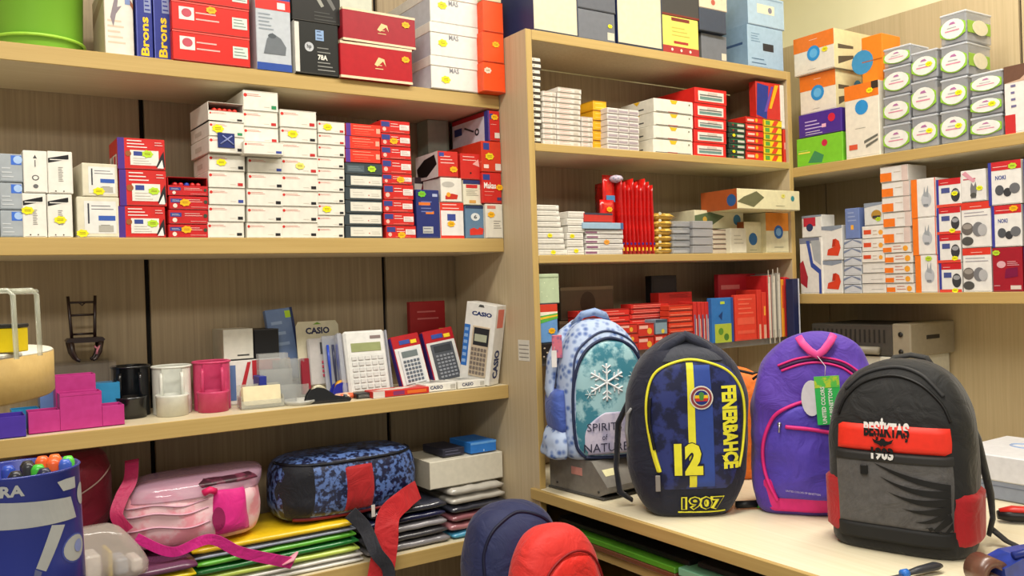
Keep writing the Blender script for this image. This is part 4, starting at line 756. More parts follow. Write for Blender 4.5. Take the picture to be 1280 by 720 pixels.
for (a, b, yt, yb, yf, lb) in ((757, 772, 218, 319, YP+.04, 'wide glossy red packet with blue band standing behind the front one'), (753, 771, 249, 319, YP+.018, 'short wide red packet with yellow sticker left of the upright sachets')):
    p, W, zt, zb = place('y', yf, a, b, yt, yb); h = zt-M3-.002
    o = wavy_pack('refill_pack', W, h, .014, REDP_, .002, a).build('refill_pack', None, (p.x, yf+.01, M3+.0008)); tag(o, lb, 'packet', 'wide red packets')
    if yt < 230:
        q = MB(); q.box((-W*.42, -.0125, h*.66), (W*.28, -.0105, h*.74), mat('4a86b8', .3), .0004); q.build('blue_band', o)
        q = MB(); q.lathe([(.0, -.012), (.016, -.008), (.022, 0), (.016, .008), (0, .012)], mat('c8b8c8', .3, 'cells', '8a90a8', 120), 14); q.build('holographic_seal', o, (W*.42, -.012, h*.95))
    else: sticker(o, W, .022, h, 'f', .5, .82, 'f7b51c', .9)
GOLD = mat('e8c86a', .22, 'blotch', 'b8903a', 40, 1.0)
for k, (a, ya, yb) in enumerate(((829, 266, 275), (829, 275, 285), (830, 285, 295), (829, 295, 303), (831, 303, 311), (830, 311, 319))):
    p, W, zt, zb = place('y', YP+.02, 819, 846, ya, yb)
    q = MB(); n = 10; vs = []; fs = []
    W = .09 if 0 else W; Dp = .08; h = (zt-zb)
    for s in (-1, 1):
        for j in range(n+1):
            for i in range(n+1):
                u_, v = i/n, j/n; e = min(1, min(u_, 1-u_)*5+.05)*min(1, min(v, 1-v)*5+.05)
                vs.append(((u_-.5)*W, (v-.5)*Dp, s*h*.5*min(1, e*1.3)+.0012*noise.noise(Vector((u_*6+k*7, v*6, s)))*e))
    K = (n+1)**2
    for s in (0, 1):
        for j in range(n):
            for i in range(n):
                a_ = s*K+j*(n+1)+i; f = (a_, a_+1, a_+n+2, a_+n+1); fs.append(f[::-1] if s == 0 else f)
    q.add(vs, fs, GOLD, smooth=True)
    zz = M3+.0008+ (319-yb)/(319-266)*(at_y(830, 266, YP+.02).z-M3-.002)
    o = q.build('gold_packet', None, (p.x, YP+.02+Dp/2, zz+h/2)); tag(o, 'shiny gold foil packet, '+['topmost', 'second from the top', 'third from the top', 'third from the bottom', 'second from the bottom', 'bottom one'][k]+' of the pile beside red sachets', 'packet', 'gold foil packets')
    sticker(o, W, Dp*1.02, h, 'f', .2, .4, 'e8e8d0', .5)
for k in range(5):
    p, W, zt, zb = place('y', YP+.015, 841, 863, 276+k*8.6, 276+(k+1)*8.6); h = (at_y(850, 276, YP+.015).z-M3)/5-.0008
    q = MB(); q.box((-W/2, -.05, 0), (W/2, .05, h*.95), clear('b0b2b4', .5, .25), .003); q.box((-W*.4, -.045, .002), (W*.4, .045, h*.6), mat(['8a8a90', 'b8b8ba', '77777c', 'a0a0a4', 'c8c8ca'][k], .4, 'cells', 'd8d8d8', 120), .002)
    o = q.build('pin_case', None, (p.x, YP+.015+.05, M3+.0008+(4-k)*(h+.0008))); tag(o, 'small clear case of silver pins, '+['topmost', 'second from the top', 'middle one', 'second from the bottom', 'bottom one'][k]+' beside the gold packets', 'case', 'clear pin cases')
for k in range(4):
    p, W, zt, zb = place('y', YP+.012, 864, 889, 276+k*10.7, 276+(k+1)*10.7); h = (at_y(876, 276, YP+.012).z-M3)/4-.0008
    q = MB(); q.box((-W/2, -.025, 0), (W/2, .025, h*.96), clear('b4b4b6', .6, .25), .002); q.box((-W*.44, -.022, .002), (W*.44, .022, h*.7), mat('8f8c8a', .5, 'cells', 'a8a6a4', 100), .002)
    o = q.build('pin_case', None, (p.x, YP+.004+.025, M3+.0008+(3-k)*(h+.0008))); tag(o, 'grey translucent square case, '+['topmost', 'second from the top', 'second from the bottom', 'bottom one'][k]+' next to the cream packs', 'case', 'grey square cases')

# ------------------------------------------------------------------ left unit, shelf of desk goods
def on3(px, py, z=ML3): p = at_z(px, py, z); p.z = z+.0008; return p
def scale_at(p): return (p-EYE).dot(FW)/FPX        # metres per photograph pixel at that place
def hollow(q, x0, x1, y0, y1, h, mt, t=.002, z=0):
    q.box((x0, y0, z), (x1, y1, z+t), mt, .0005)
    q.box((x0, y0, z), (x1, y0+t, z+h), mt, .0008); q.box((x0, y1-t, z), (x1, y1, z+h), mt, .0008)
    q.box((x0, y0+t, z), (x0+t, y1-t, z+h), mt, .0008); q.box((x1-t, y0+t, z), (x1, y1-t, z+h), mt, .0008)
def desk_tidy(px0, px1, pyb, heights, fr, mt, label, D=.09):
    a, b = on3(px0, pyb[0]), on3(px1, pyb[1]); yf = min(a.y, b.y); yf = max(yf, .004)
    a, b = at_y(px0, pyb[0], yf), at_y(px1, pyb[1], yf); W = b.x-a.x; s = scale_at((a+b)/2)
    o = tag(empty('desk_tidy', ((a.x+b.x)/2, yf, ML3+.0008)), label, 'organizer')
    q = MB(); hollow(q, -W/2, -W/2+W*fr[0]-.0004, 0, D*.55, heights[0]*s, mt); q.build('side_tray', o)
    q = MB(); hollow(q, -W/2+W*fr[0], -W/2+W*fr[1], 0, D*.5, heights[1]*s, mt); q.box((-W/2+W*fr[0], -.0006, heights[1]*s*.92), (-W/2+W*fr[1], .001, heights[1]*s), mt, .0004); q.build('front_cup', o)
    q = MB(); hollow(q, -W/2+W*fr[0]-.002, -W/2+W*fr[1]-.004, D*.5+.0005, D, heights[2]*s, mt); q.build('tall_cup', o)
    q = MB(); hollow(q, -W/2+W*fr[1]+.0004, W/2, 0, D*.6, heights[3]*s, mt); q.build('side_tray', o)
    return o
PINK = mat('bd3a86', .35, 'print', 'b4327c'); 
desk_tidy(36, 156, (543, 531), (27, 46, 66, 26), (.32, .76), PINK, 'magenta plastic desk organizer with stepped compartments near the black cups', .1)
BLUO = mat('2f86b8', .3); PURO = mat('4c35a0', .3)
p = at_y(30, 528, .12); o = tag(empty('desk_tidy', (at_y(85, 520, .11).x, .128, ML3+.0008)), 'turquoise blue desk organizer hidden behind the magenta one', 'organizer')
s = scale_at(o.location); q = MB(); hollow(q, -60*s, -30*s, 0, .05, 24*s, BLUO); q.build('side_tray', o); q = MB(); hollow(q, -29*s, 30*s, 0, .05, 60*s, mat('6a8ac0', .3)); q.build('front_cup', o)
q = MB(); hollow(q, 31*s, 62*s, 0, .05, 48*s, BLUO); q.build('side_tray', o)
p = on3(-6, 550); p2 = on3(33, 546); yf = max(.004, min(p.y, p2.y)); a, b = at_y(-14, 550, yf), at_y(33, 546, yf)
o = tag(empty('desk_tidy', ((a.x+b.x)/2, yf, ML3+.0008)), 'purple plastic tray organizer cut off by the picture edge', 'organizer'); W = b.x-a.x; s = scale_at(a)
q = MB(); hollow(q, -W/2, W/2, 0, .08, 27*s, PURO); q.build('tray', o)
q = MB(); hollow(q, -W/2-.04, -W/2-.001, 0, .08, 40*s, PURO); q.build('front_cup', o)
# round pen holders: a tall cup with a cut front and a low round cup
def pen_holder(px, pyb, wpx, hpx, mt, label, rimc=None, lowf=.42):
    p = on3(px, pyb); s = scale_at(p); R = wpx*s*.43; H = hpx*s; y0 = max(p.y, .004+R*.8)
    o = tag(empty('pen_holder', (p.x, y0, ML3+.0008), math.radians(-12)), label, 'pen holder')
    q = MB(); R2 = R*1.0; cy = R*1.0
    # tall back cup, open toward the front
    n = 28; a0, a1 = math.radians(-58), math.radians(238); vs = []; fs = []
    angs = [a0+(a1-a0)*i/n for i in range(n+1)]
    for rr in (R, R-.0022):
        for z in (0, H*.25, H):
            for a_ in angs: vs.append((rr*math.cos(a_), cy+rr*math.sin(a_), z))
    K = 3*(n+1)
    for j in range(2):
        for i in range(n):
            a_ = j*(n+1)+i; fs += [(a_, a_+1, a_+n+2, a_+n+1), (K+a_, K+a_+n+1, K+a_+n+2, K+a_+1)]
    q.add(vs, fs, mt, smooth=True)
    q.lathe([(0, .0), (R-.002, 0), (R-.002, .003), (0, .003)], mt, 28, Matrix.Translation((0, cy, 0)))
    for sg in (0, 1):
        a_ = angs[0] if sg == 0 else angs[-1]
        x, y = R*math.cos(a_), cy+R*math.sin(a_)
        q.tube([(x, y, 0), (x, y, H*.78), (x*.96, y+.004, H*.88)], .0042, mt, 10)
    q.build('tall_cup', o)
    q = MB(); q.tube([(R*math.cos(a_), cy+R*math.sin(a_), H) for a_ in [2*math.pi*i/30 for i in range(30)]], .003, rimc or mt, 8, True); q.build('rim', o)
    q = MB(); r2 = R*.86; q.lathe([(0, .002), (r2*.94, .0), (r2*.96, H*lowf*.9), (r2*1.02, H*lowf), (r2*.9, H*lowf), (r2*.86, .006), (0, .006)], mt, 30, Matrix.Translation((0, 0, 0))); q.build('low_cup', o)
    return o
WHP = mat('dfe0d6', .3); PKH = mat('d04a74', .35, 'print', 'c8406a'); BKP = mat('16171a', .22, spec=.7)
pen_holder(164, 522, 52, 62, BKP, 'black glossy round pen holder between magenta organizer and white holder')
pen_holder(216, 519, 54, 59, WHP, 'white round pen holder with cut away front beside the pink one', lowf=.44)
pen_holder(267, 514, 52, 60, PKH, 'hot pink round pen holder right of the white one')
# clear acrylic riser with the little wrought chair on top
zc_ = at_y(90, 464, .2).z
o = tag(empty('acrylic_riser', (at_y(96, 465, .22).x, .222, ML3+.0008)), 'clear acrylic riser box behind the magenta organizer, under the little chair', 'riser')
W, H = .155, at_y(103, 455, .19).z-ML3
q = MB(); hollow(q, -W/2, W/2, -.055, .055, H, clear('9a9084', .14), .003); q.build('case', o)
q = MB(); q.box((-W/2, -.055, H+.0002), (W/2, .055, H+.004), clear('8a8074', .14), .001); q.build('lid', o)
q = MB(); q.box((-.06, -.04, .004), (.07, .04, H*.45), mat('c8ccd0', .4), .003); q.build('white_insert', o)
IR = mat('2a1614', .35, spec=.6)
p = at_y(107, 452, .19); s = scale_at(p); o = tag(empty('chair_phone_stand', (p.x, .2, ML3+.0008+H+.0045)), 'miniature dark brown wrought chair standing on the clear riser', 'ornament')
k = s; zz = 0
q = MB(); n = 14; q.prism([(-19*k, 24*k), (19*k, 24*k), (22*k, 27*k), (19*k, 30*k), (-19*k, 30*k), (-22*k, 27*k)], -.03, .012, IR); q.build('seat', o)
for sx in (-1, 1):
    q = MB(); q.tube([(sx*13*k, .012, 26*k), (sx*14*k, .016, 50*k), (sx*15.5*k, .02, 82*k)], .0036, IR, 8); q.build('back_post', o)
    for yy in (-.026, .01):
        q = MB(); q.tube([(sx*17*k, yy, 25*k), (sx*15*k, yy, 12*k), (sx*11*k, yy, 4*k), (sx*8*k, yy-.002, 2.5*k), (sx*9*k, yy-.004, 1.6*k)], [.007, .006, .0045, .004, .0034], IR, 8); q.build('leg', o)
for zz in (34, 58, 74):
    q = MB(); q.tube([(-14.5*k, .017, zz*k), (14.5*k, .017, zz*k)], .0026, IR, 6); q.build('back_rail', o)
q = MB(); q.tube([(-4*k, .016, 74*k), (0, .014, 70*k), (4*k, .016, 74*k)], .002, IR, 6); q.build('crest_ornament', o)
q = MB(); q.tube([(9*k, -.031, 19*k), (12*k, -.034, 16*k), (15*k, -.031, 20*k), (12*k, -.034, 14*k), (11*k, -.034, 9*k)], .0026, mat('c87a8a', .5), 6); q.build('pink_bow', o)

# cartons behind the pink holder
def at3(name, label, cat, px0, px1, yt, yb, Y, D, sty, z0=ML3, rot=0, group=None):
    return stack('y', Y, (px0, px1), [yt, yb], z0, D, sty, name, cat, label, '', group, jit=0, rot=rot)
WB2 = ('e6e2dc', [('R', 'f', .03, .1, .22, .9, '5f78a8'), ('P', 'f', [(.22, 0), (.3, 0), (.48, .95), (.42, .95)], 'c03038'), ('R', 'f', .5, .55, .98, .98, 'c03038'), ('R', 'f', .55, 0, .9, .6, '8f98a0')])
o_, zwb = at3('hole_punch_box', 'white and red box with blue oval under the black trimmed carton', 'box', 278, 352, 449, 500, .168, .1, WB2)
o_, z_ = at3('till_roll_box', 'plain white carton on the red and white box near black carton', 'box', 279, 317, 411, 449, .168, .1, ('dedcd0', [('R', 'f', .45, .12, .85, .17, '4a4a48'), ('R', 'l', 0, 0, 1, 1, 'c4bda8'), ('R', 'f', .0, 0, 1, .03, '3a3a3a')]), zwb)
at3('tape_carton', 'black carton lying beside the plain white carton', 'box', 318, 349, 411, 448, .168, .1, ('1c1c1f', [('R', 'f', 0, .96, 1, 1, '3a3a3c')]), zwb)
at3('hole_punch_box', 'dark navy box standing low behind the card holder', 'box', 324, 334, 470, 500, .1, .05, ('2a3590', []))
# leaning blue blister box
p = at_y(360, 450, .2); s = scale_at(p)
q = MB(); bx = ('7289b4', [('R', 'f', .7, .86, .95, .96, 'LM'), ('R', 'f', .1, .1, .6, .3, 'c8b8a8'), ('R', 'f', .9, 0, 1, 1, '2a3560'), ('L', 'f', .15, .5, .7, .8, 3, '9ab0d4')])
o = carton('calculator_pack', .075, .02, .19, bx).build('calculator_pack'); tag(o, 'slate blue upright pack leaning back behind the clear stands', 'pack'); o.location = (at_y(361, 450, .2).x, .2, ML3+.003); o.rotation_euler = (math.radians(-10), math.radians(-5), 0)
o.location.z = at_y(362, 384, .2).z-.19
q2 = tag(empty('pack_riser', (o.location.x, .215, ML3+.0008)), 'low clear block supporting the slate blue pack', 'riser'); q = MB(); q.box((-.05, -.03, 0), (.05, .04, o.location.z-ML3-.006), clear('b8b8ba', .4), .002); q.build('block', q2)
# business card holder
p = on3(326, 509); s = scale_at(p); o = tag(empty('card_holder', (p.x, max(.032, p.y), ML3+.0008), math.radians(-6)), 'clear card holder filled with cream business cards at the shelf front', 'card holder')
CL = clear('c8c8bc', .4, .1)
q = MB(); W = 52*s
q.box((-W/2, -.03, 0), (W/2, .03, .003), CL, .001); q.box((-W/2, -.03, .003), (W/2, -.027, .02), CL, .001); q.box((-W/2, .026, .003), (W/2, .029, .055), CL, .001)
for sx in (-1, 1): q.box((sx*W/2-(0.003 if sx > 0 else 0), -.027, .003), (sx*W/2+(0.003 if sx < 0 else 0), .026, .03), CL, .001)
q.build('tray', o)
q = MB()
for i in range(6): q.box((-W*.44, -.022+i*.004, .004), (W*.44, -.0195+i*.004, .05-.0005*i), mat('e6dab4', .5), .0004, Matrix.Rotation(math.radians(-12), 4, 'X') @ Matrix.Translation((random.uniform(-.001, .001), 0, 0)))
q.build('cards', o)
# clear tiered stands
def tier(px, pyb, w_, h_, lab_, n=3, tint='c4c6c4', yy=None):
    p = on3(px, pyb); s = scale_at(p); o = tag(empty('acrylic_stand', (p.x, p.y if yy is None else yy, ML3+.0008), math.radians(-5)), lab_, 'stand')
    for i in range(n):
        q = MB(); hollow(q, -w_*s/2*(1-.08*i), w_*s/2*(1-.08*i), i*.022, .03+i*.022, h_*s*(.38+.62*i/max(1, n-1)), clear(tint, .24, .08), .0022); q.build('tier', o)
    return o
tier(346, 505, 44, 62, 'clear acrylic tiered stand behind the card holder', 3, yy=.09)
tier(372, 503, 44, 52, 'clear acrylic tiered holder with dark top, left of tape dispenser', 2, yy=.138)
# round clear coaster/tray with metal ring
p = on3(375, 505); o = tag(lathe_obj('clip_dish', [(0, .0), (.036, 0), (.043, .006), (.043, .011), (.038, .011), (.034, .004), (0, .004)], clear('d8d8d2', .5, .08), (p.x, max(.046, p.y), ML3+.0008)), 'low clear round dish in front of the tiered stands', 'dish')
# tape dispensers
def dispenser(px, pyb, s_, body, label, core=None, rot=0, yy=None, tape=None):
    p = on3(px, pyb); o = tag(empty('tape_dispenser', (p.x, p.y if yy is None else yy, ML3+.0008), rot), label, 'tape dispenser'); k = s_
    prof = [(-.07, 0), (.075, 0), (.08, .006), (.078, .013), (.05, .016), (.03, .02), (.01, .036), (-.01, .05), (-.035, .054), (-.055, .048), (-.068, .03), (-.074, .01)]
    q = MB(); q.prism([(x*k, z*k) for x, z in prof], -.017*k, -.011*k, body); q.build('side_cheek', o)
    q = MB(); q.prism([(x*k, z*k) for x, z in prof], .011*k, .017*k, body); q.build('side_cheek', o)
    q = MB(); q.box((-.072*k, -.019*k, 0), (.078*k, .019*k, .009*k), body, .002); q.build('base', o)
    q = MB(); q.lathe([(.013*k, -.009*k), (.026*k, -.009*k), (.026*k, .009*k), (.013*k, .009*k), (.013*k, -.009*k)], tape or clear('d8d0b0', .7), 24, Matrix.Translation((-.028*k, 0, .036*k)) @ Matrix.Rotation(math.pi/2, 4, 'X')); q.build('tape_roll', o)
    q = MB(); q.box((.058*k, -.013*k, .013*k), (.068*k, .013*k, .022*k), metal('a8a8a8', .3), .001); q.build('cutter', o)
    return o
dispenser(404, 502, .74, BKP, 'black tape dispenser at the shelf front edge', rot=math.radians(-10), yy=.035)
dispenser(370, 480, .7, mat('27309a', .3), 'blue tape dispenser with yellow end behind the black one', rot=math.radians(4), yy=.12, tape=mat('e0a020', .4))
p = on3(443, 490); q = MB(); q.lathe([(0, 0), (.02, 0), (.024, .004), (.02, .01), (0, .012)], mat('d8603a', .3, 'blotch', 'e8c0a0', 60), 16); o = q.build('candy_bag', None, (at_y(434, 488, .07).x, .08, ML3+.0008)); o.scale = (1.4, 1, 1.2); tag(o, 'small clear bag of orange pieces beside the pen blister', 'bag')
p = on3(458, 498); o = carton('lead_case', .05, .04, .014, ('18191b', [('L', 'f', .1, .3, .9, .7, 3, 'a8a8a4')])).build('lead_case', None, (p.x, max(.026, p.y+.02), ML3+.0008), math.radians(-4)); tag(o, 'small black flat case lettered in grey in front of calculators', 'case')

# ------------------------------------------------------------------ calculators
GREYC = mat('b8bcc2', .35); 
def keys(q, x0, x1, z0, z1, nx, nz, mt, y=-.0):
    for i in range(nx):
        for j in range(nz):
            w_ = (x1-x0)/nx; h_ = (z1-z0)/nz
            q.box((x0+w_*(i+.14), y-.0025, z0+h_*(j+.18)), (x0+w_*(i+.86), y, z0+h_*(j+.82)), mt, .0008)
def tilted(name, px, pyb, yy, W, H, label, cat, ang, rz=0):
    p = at_y(px, pyb, yy); o = tag(empty(name, (p.x, yy, ML3+.0068), rz), label, cat); return o, Matrix.Rotation(math.radians(-ang), 4, 'X')
def mbx(q, M_, a, b, mt, bev=.001): q.box(a, b, mt, bev, M_)
def txt(q, s, x, z, w_, h_, mt, y, M_=None, bold=.03, rot=0):
    vs, fs, tw = textmesh(s, bold); out = []
    for a, b in vs:
        X, Z = a/tw*w_-w_/2, b*h_-h_/2
        if rot == 1: X, Z = -Z, X
        if rot == -1: X, Z = Z, -X
        out.append((x+X, y, z+Z))
    q.add(out, fs, mt, M_)
# big white desktop calculator
o, M_ = tilted('desk_calculator', 464, 484, .09, 0, 0, 'large white desktop calculator standing upright beside red calculator packs', 'calculator', 12)
s = scale_at(o.location); W, H = 56*s, 79*s
q = MB(); mbx(q, M_, (-W/2, 0, 0), (W/2, .02, H), mat('e2e2de', .35), .006); q.build('body', o)
q = MB(); mbx(q, M_, (-W*.36, -.0012, H*.66), (W*.36, 0, H*.8), mat('98a070', .25), .0004); q.build('screen', o)
q = MB(); mbx(q, M_, (W*.12, -.0012, H*.86), (W*.38, 0, H*.91), mat('8a7a78', .3), .0004); q.build('solar_panel', o)
q = MB(); mbx(q, M_, (-W*.43, -.0008, H*.04), (W*.43, 0, H*.62), mat('dcdcd8', .4), .0003); kp = q.build('keypad', o)
for i in range(5):
    for j in range(6): q = MB(); mbx(q, M_, (-W*.4+W*.16*(i+.12), -.0035, H*.06+H*.09*(j+.16)), (-W*.4+W*.16*(i+.88), -.0009, H*.06+H*.09*(j+.84)), mat('cfcfcc', .4), .0012); q.build('key', kp)
q = MB(); mbx(q, M_, (-W*.62, .01, .0), (-W*.51, .03, H*.99), clear('c8ccd8', .5), .002); q.build('blister_edge', o); q = MB(); mbx(q, M_, (W*.51, .0, .0), (W*.56, .03, H*.99), clear('c8ccd8', .5), .002); q.build('blister_edge', o)
# red carded calculators
def carded(px, pyb, yy, wpx, hpx, redf, dark, label, rz, rows, st):
    o, M_ = tilted('carded_calculator', px, pyb, yy, 0, 0, label, 'calculator', 14, rz); M_ = Matrix.Rotation(math.radians(-7), 4, 'Y') @ M_; o.location.z += .0075
    s = scale_at(o.location); W, H = wpx*s, hpx*s
    q = MB(); mbx(q, M_, (-W/2, 0, 0), (W/2, .022, H), mat('b01f28', .35), .002); mbx(q, M_, (-W/2-.0006, .001, .001), (-W/2, .021, H*.98), mat('3a2a80', .4), .0002); q.build('carton', o)
    q = MB(); mbx(q, M_, (-W*.47, -.001, .002), (W*.47, 0, H*redf), mat('dcdcd8', .35), .0003); q.build('white_panel', o)
    q = MB(); c1 = mat('50545c', .3) if dark else mat('d4d6d8', .3)
    mbx(q, M_, (-W*.36, -.004, H*.05), (W*.36, -.001, H*(redf-.04)), c1, .002)
    mbx(q, M_, (-W*.28, -.005, H*(redf-.2)), (W*.28, -.004, H*(redf-.08)), mat('3a3e44' if dark else '6f7a7c', .25), .0003)
    k0 = len(q.v); keys(q, -W*.3, W*.3, H*.08, H*(redf-.24), 5, rows, mat('8a8e96' if dark else '5f6874', .4), -.004); q.v[k0:] = [tuple(M_ @ Vector(v)) for v in q.v[k0:]]
    q.build('calculator', o)
    q = MB(); mbx(q, M_, (-W*.25, -.0012, H*(redf+.06)), (W*.12, 0, H*(redf+.14)), mat('3a50a0', .4), .0003); q.build('oval_badge', o)
    q = MB(); mbx(q, M_, (W*.15, -.0016, H*(redf+.05)), (W*.36, -.0006, H*(redf+.12)), mat('f0d030', .4), .0003); q.build('price_sticker', o)
carded(521, 469, .075, 39, 66, .76, False, 'white calculator in red topped pack beside the desktop calculator', math.radians(0), 6, 1)
carded(563, 471, .09, 43, 68, .77, True, 'dark scientific calculator in a red topped pack', math.radians(0), 7, 1)
p = at_y(530, 400, .2); o = carton('calculator_pack', 50*scale_at(p), .02, .2, ('9c2024', [('R', 'f', .6, .3, .85, .45, '5a5a98'), ('L', 'f', .2, .75, .8, .85, 2, 'c86a68'), ('R', 'f', .8, .5, .98, .6, 'd8c060')])).build('calculator_pack', None, (at_y(533, 400, .2).x, .2, at_y(533, 376, .2).z-.2)); tag(o, 'dark red calculator box standing behind the two carded calculators', 'box')
q2 = tag(empty('pack_riser', (o.location.x, .2, ML3+.0008)), 'hidden low box supporting the dark red calculator box', 'box'); q = MB(); q.box((-.06, -.012, 0), (.06, .012, o.location.z-ML3-.003), mat('8a1c20', .5), .001); q.build('carton', q2)
# carded calculator and pens left of it
o, M_ = tilted('carded_calculator', 403, 475, .16, 0, 0, 'blister pack calculator with big hang card behind blue dispenser', 'calculator', 8)
s = scale_at(o.location); W, H = 56*s, 92*s
q = MB(); pts = [(-W/2, 0), (W/2, 0), (W/2, H*.94), (W*.44, H), (-W*.44, H), (-W/2, H*.94)]; q.prism(pts, 0, .002, mat('cfc8ae', .5), M_)
txt(q, 'CASIO', 0, H*.87, W*.56, H*.09, mat('2a2c50', .4), -.0008, M_, .04); q.prism([(-W*.1, H*.955), (W*.1, H*.955), (.0, H*.985)], -.001, 0, mat('6f9a30', .4), M_); q.build('hang_card', o)
q = MB(); mbx(q, M_, (-W*.3, -.014, H*.12), (W*.34, -.001, H*.76), mat('b8b4b2', .4), .004); mbx(q, M_, (-W*.02, -.0152, H*.54), (W*.3, -.014, H*.7), mat('4a4a4c', .3), .0004); q.build('calculator', o)
q = MB(); k0 = 0; keys(q, -W*.02, W*.3, H*.22, H*.46, 4, 4, mat('c04a62', .4), -.0142); q.v = [tuple(M_ @ Vector(v)) for v in q.v]; q.build('keypad', o)
q = MB(); mbx(q, M_, (-W*.5, -.016, H*.02), (-W*.3, -.001, H*.5), mat('8a2030', .4), .002); q.build('red_carton', o)
o, M_ = tilted('pen_blister', 420, 480, .13, 0, 0, 'clear blister of blue pens left of the desktop calculator', 'pen pack', 10); s = scale_at(o.location)
q = MB(); mbx(q, M_, (-12*s, 0, 0), (11*s, .004, 74*s), clear('b8bcc8', .5), .002); q.build('blister', o)
for i, (dx, c_) in enumerate(((-6, '2a48b8'), (1, '3a3e58'), (6, '2a48b8'))):
    q = MB(); q.tube([M_ @ Vector((dx*s, -.004, 6*s)), M_ @ Vector((dx*s, -.004, 40*s)), M_ @ Vector((dx*s, -.004, 62*s))], [.0015, .004, .0035], mat(c_, .3), 8); q.build('pen', o)
# flat boxes in front
p = on3(505, 497); o = carton('label_box', .16, .06, .018, ('cf2f28', [('R', 'f', 0, .0, .2, 1, 'dcd4cc'), ('R', 'f', .35, .2, .55, .8, '8a3a6a'), ('R', 'f', .6, .25, .95, .75, 'e8702a'), ('P', 't', [(0, .2), (.5, .1), (.9, .6), (.4, .9)], 'e0d8cc'), ('R', 't', .1, .6, .5, .9, 'd84a38')])).build('label_box', None, (at_y(500, 495, .02).x, .037, ML3+.0008), math.radians(-2)); tag(o, 'flat red and white box lying before the desktop calculator', 'box')
def flatbox(px0, px1, py, yy, D, H, label):
    a, b = at_y(px0, py, yy), at_y(px1, py, yy); W = b.x-a.x
    q = carton('calculator_box', W, D, H, ('e4e1d8', [('R', 't', .1, .2, .9, .8, 'c9c6bc'), ('R', 't', .3, .3, .7, .5, '8a8a88')])); decals(q, W, D, H, [('T', 'f', .35, .5, .4, .42, 'CASIO', '26305c'), ('R', 'f', .8, .2, .95, .7, 'b8b4aa')])
    tag(q.build('calculator_box', None, ((a.x+b.x)/2, yy+D/2, ML3+.0008)), label, 'box', 'flat white calculator boxes')
flatbox(532, 571, 488, .014, .13, .022, 'flat white calculator box lying right of the red flat box')
flatbox(572.5, 607, 484, .014, .13, .022, 'flat white calculator box next to the tall standing box')
# tall standing box
p = at_y(609, 480, .012); o = tag(empty('calculator_box', (at_y(609, 480, .06).x-.027, .062, ML3+.0085), math.radians(-62)), 'tall white calculator box standing tilted against the wooden divider', 'box')
s = scale_at(p); W, H, D = 44*s, 101*s, .055; M_ = Matrix.Rotation(math.radians(9), 4, 'Y')
wb = mat('e6e4de', .4)
q = MB(); q.box((-W/2, -D/2, .0005), (W/2, D/2, H), wb, .001, M_)
q.prism([(-W*.1, H*.955), (W*.1, H*.955), (W*.06, H*.985), (-W*.06, H*.985)], -D/2-.0004, -D/2-.0001, mat('4a4a48', .5), M_)
txt(q, 'CASIO', W*.04, H*.87, W*.66, H*.055, mat('22346a', .4), -D/2-.0004, M_, .05)
q.box((-W/2+.001, -D/2-.0005, H*.2), (-W/2+.2*W, -D/2-.0001, H*.72), mat('2f6fc0', .4), .0001, M_)
for i in range(6): q.box((-W/2+.003, -D/2-.0008, H*(.24+.08*i)), (-W/2+.15*W, -D/2-.0005, H*(.28+.08*i)), mat('8ab0e0', .4), .0001, M_)
q.build('carton', o)
q = MB(); q.box((-W*.2, -D/2-.004, H*.09), (W*.36, -D/2-.0003, H*.72), mat('c9b8a0', .4), .002, M_); q.box((-W*.14, -D/2-.0045, H*.48), (W*.36, -D/2-.004, H*.7), mat('26282c', .3), .0003, M_); q.box((-W*.1, -D/2-.005, H*.53), (W*.3, -D/2-.0045, H*.62), mat('b0b49c', .3), .0003, M_); q.build('calculator_picture', o)
q = MB(); keys(q, -W*.18, W*.34, H*.11, H*.46, 5, 6, mat('7a7068', .4), -D/2-.004); q.v = [tuple(M_ @ Vector(v)) for v in q.v]; q.build('keypad', o)
q = MB(); Ms = M_ @ Matrix.Translation((W/2, 0, 0)) @ Matrix.Rotation(math.pi/2, 4, 'Z')
txt(q, 'CASIO', 0, H*.26, H*.36, D*.5, mat('22346a', .4), -.0004, Ms, .05, 1)
q.build('side_lettering', o)
q = MB(); q.box((-D*.3, -.0004, H*.72), (D*.3, -.0001, H*.95), mat('e07a6a', .4), .0001, Ms); q.build('side_band', o)
# paper label on the divider edge
p = at_x(650, 440, -.0006); a, b = at_x(648, 440, -.0006), at_x(662, 440, -.0006)
q = MB(); q.box((-.0008, b.y, at_x(655, 451, 0).z), (-.0003, a.y, at_x(655, 425, 0).z), mat('dcd8cc', .5), .0001)
for i in range(4): q.box((-.0011, b.y+.004, at_x(655, 447-i*5, 0).z), (-.0008, a.y-.004, at_x(655, 446-i*5, 0).z), mat('7a7670', .5), .0001)
tag(q.build('paper_label'), 'white printed paper label stuck on the wooden divider', 'label')
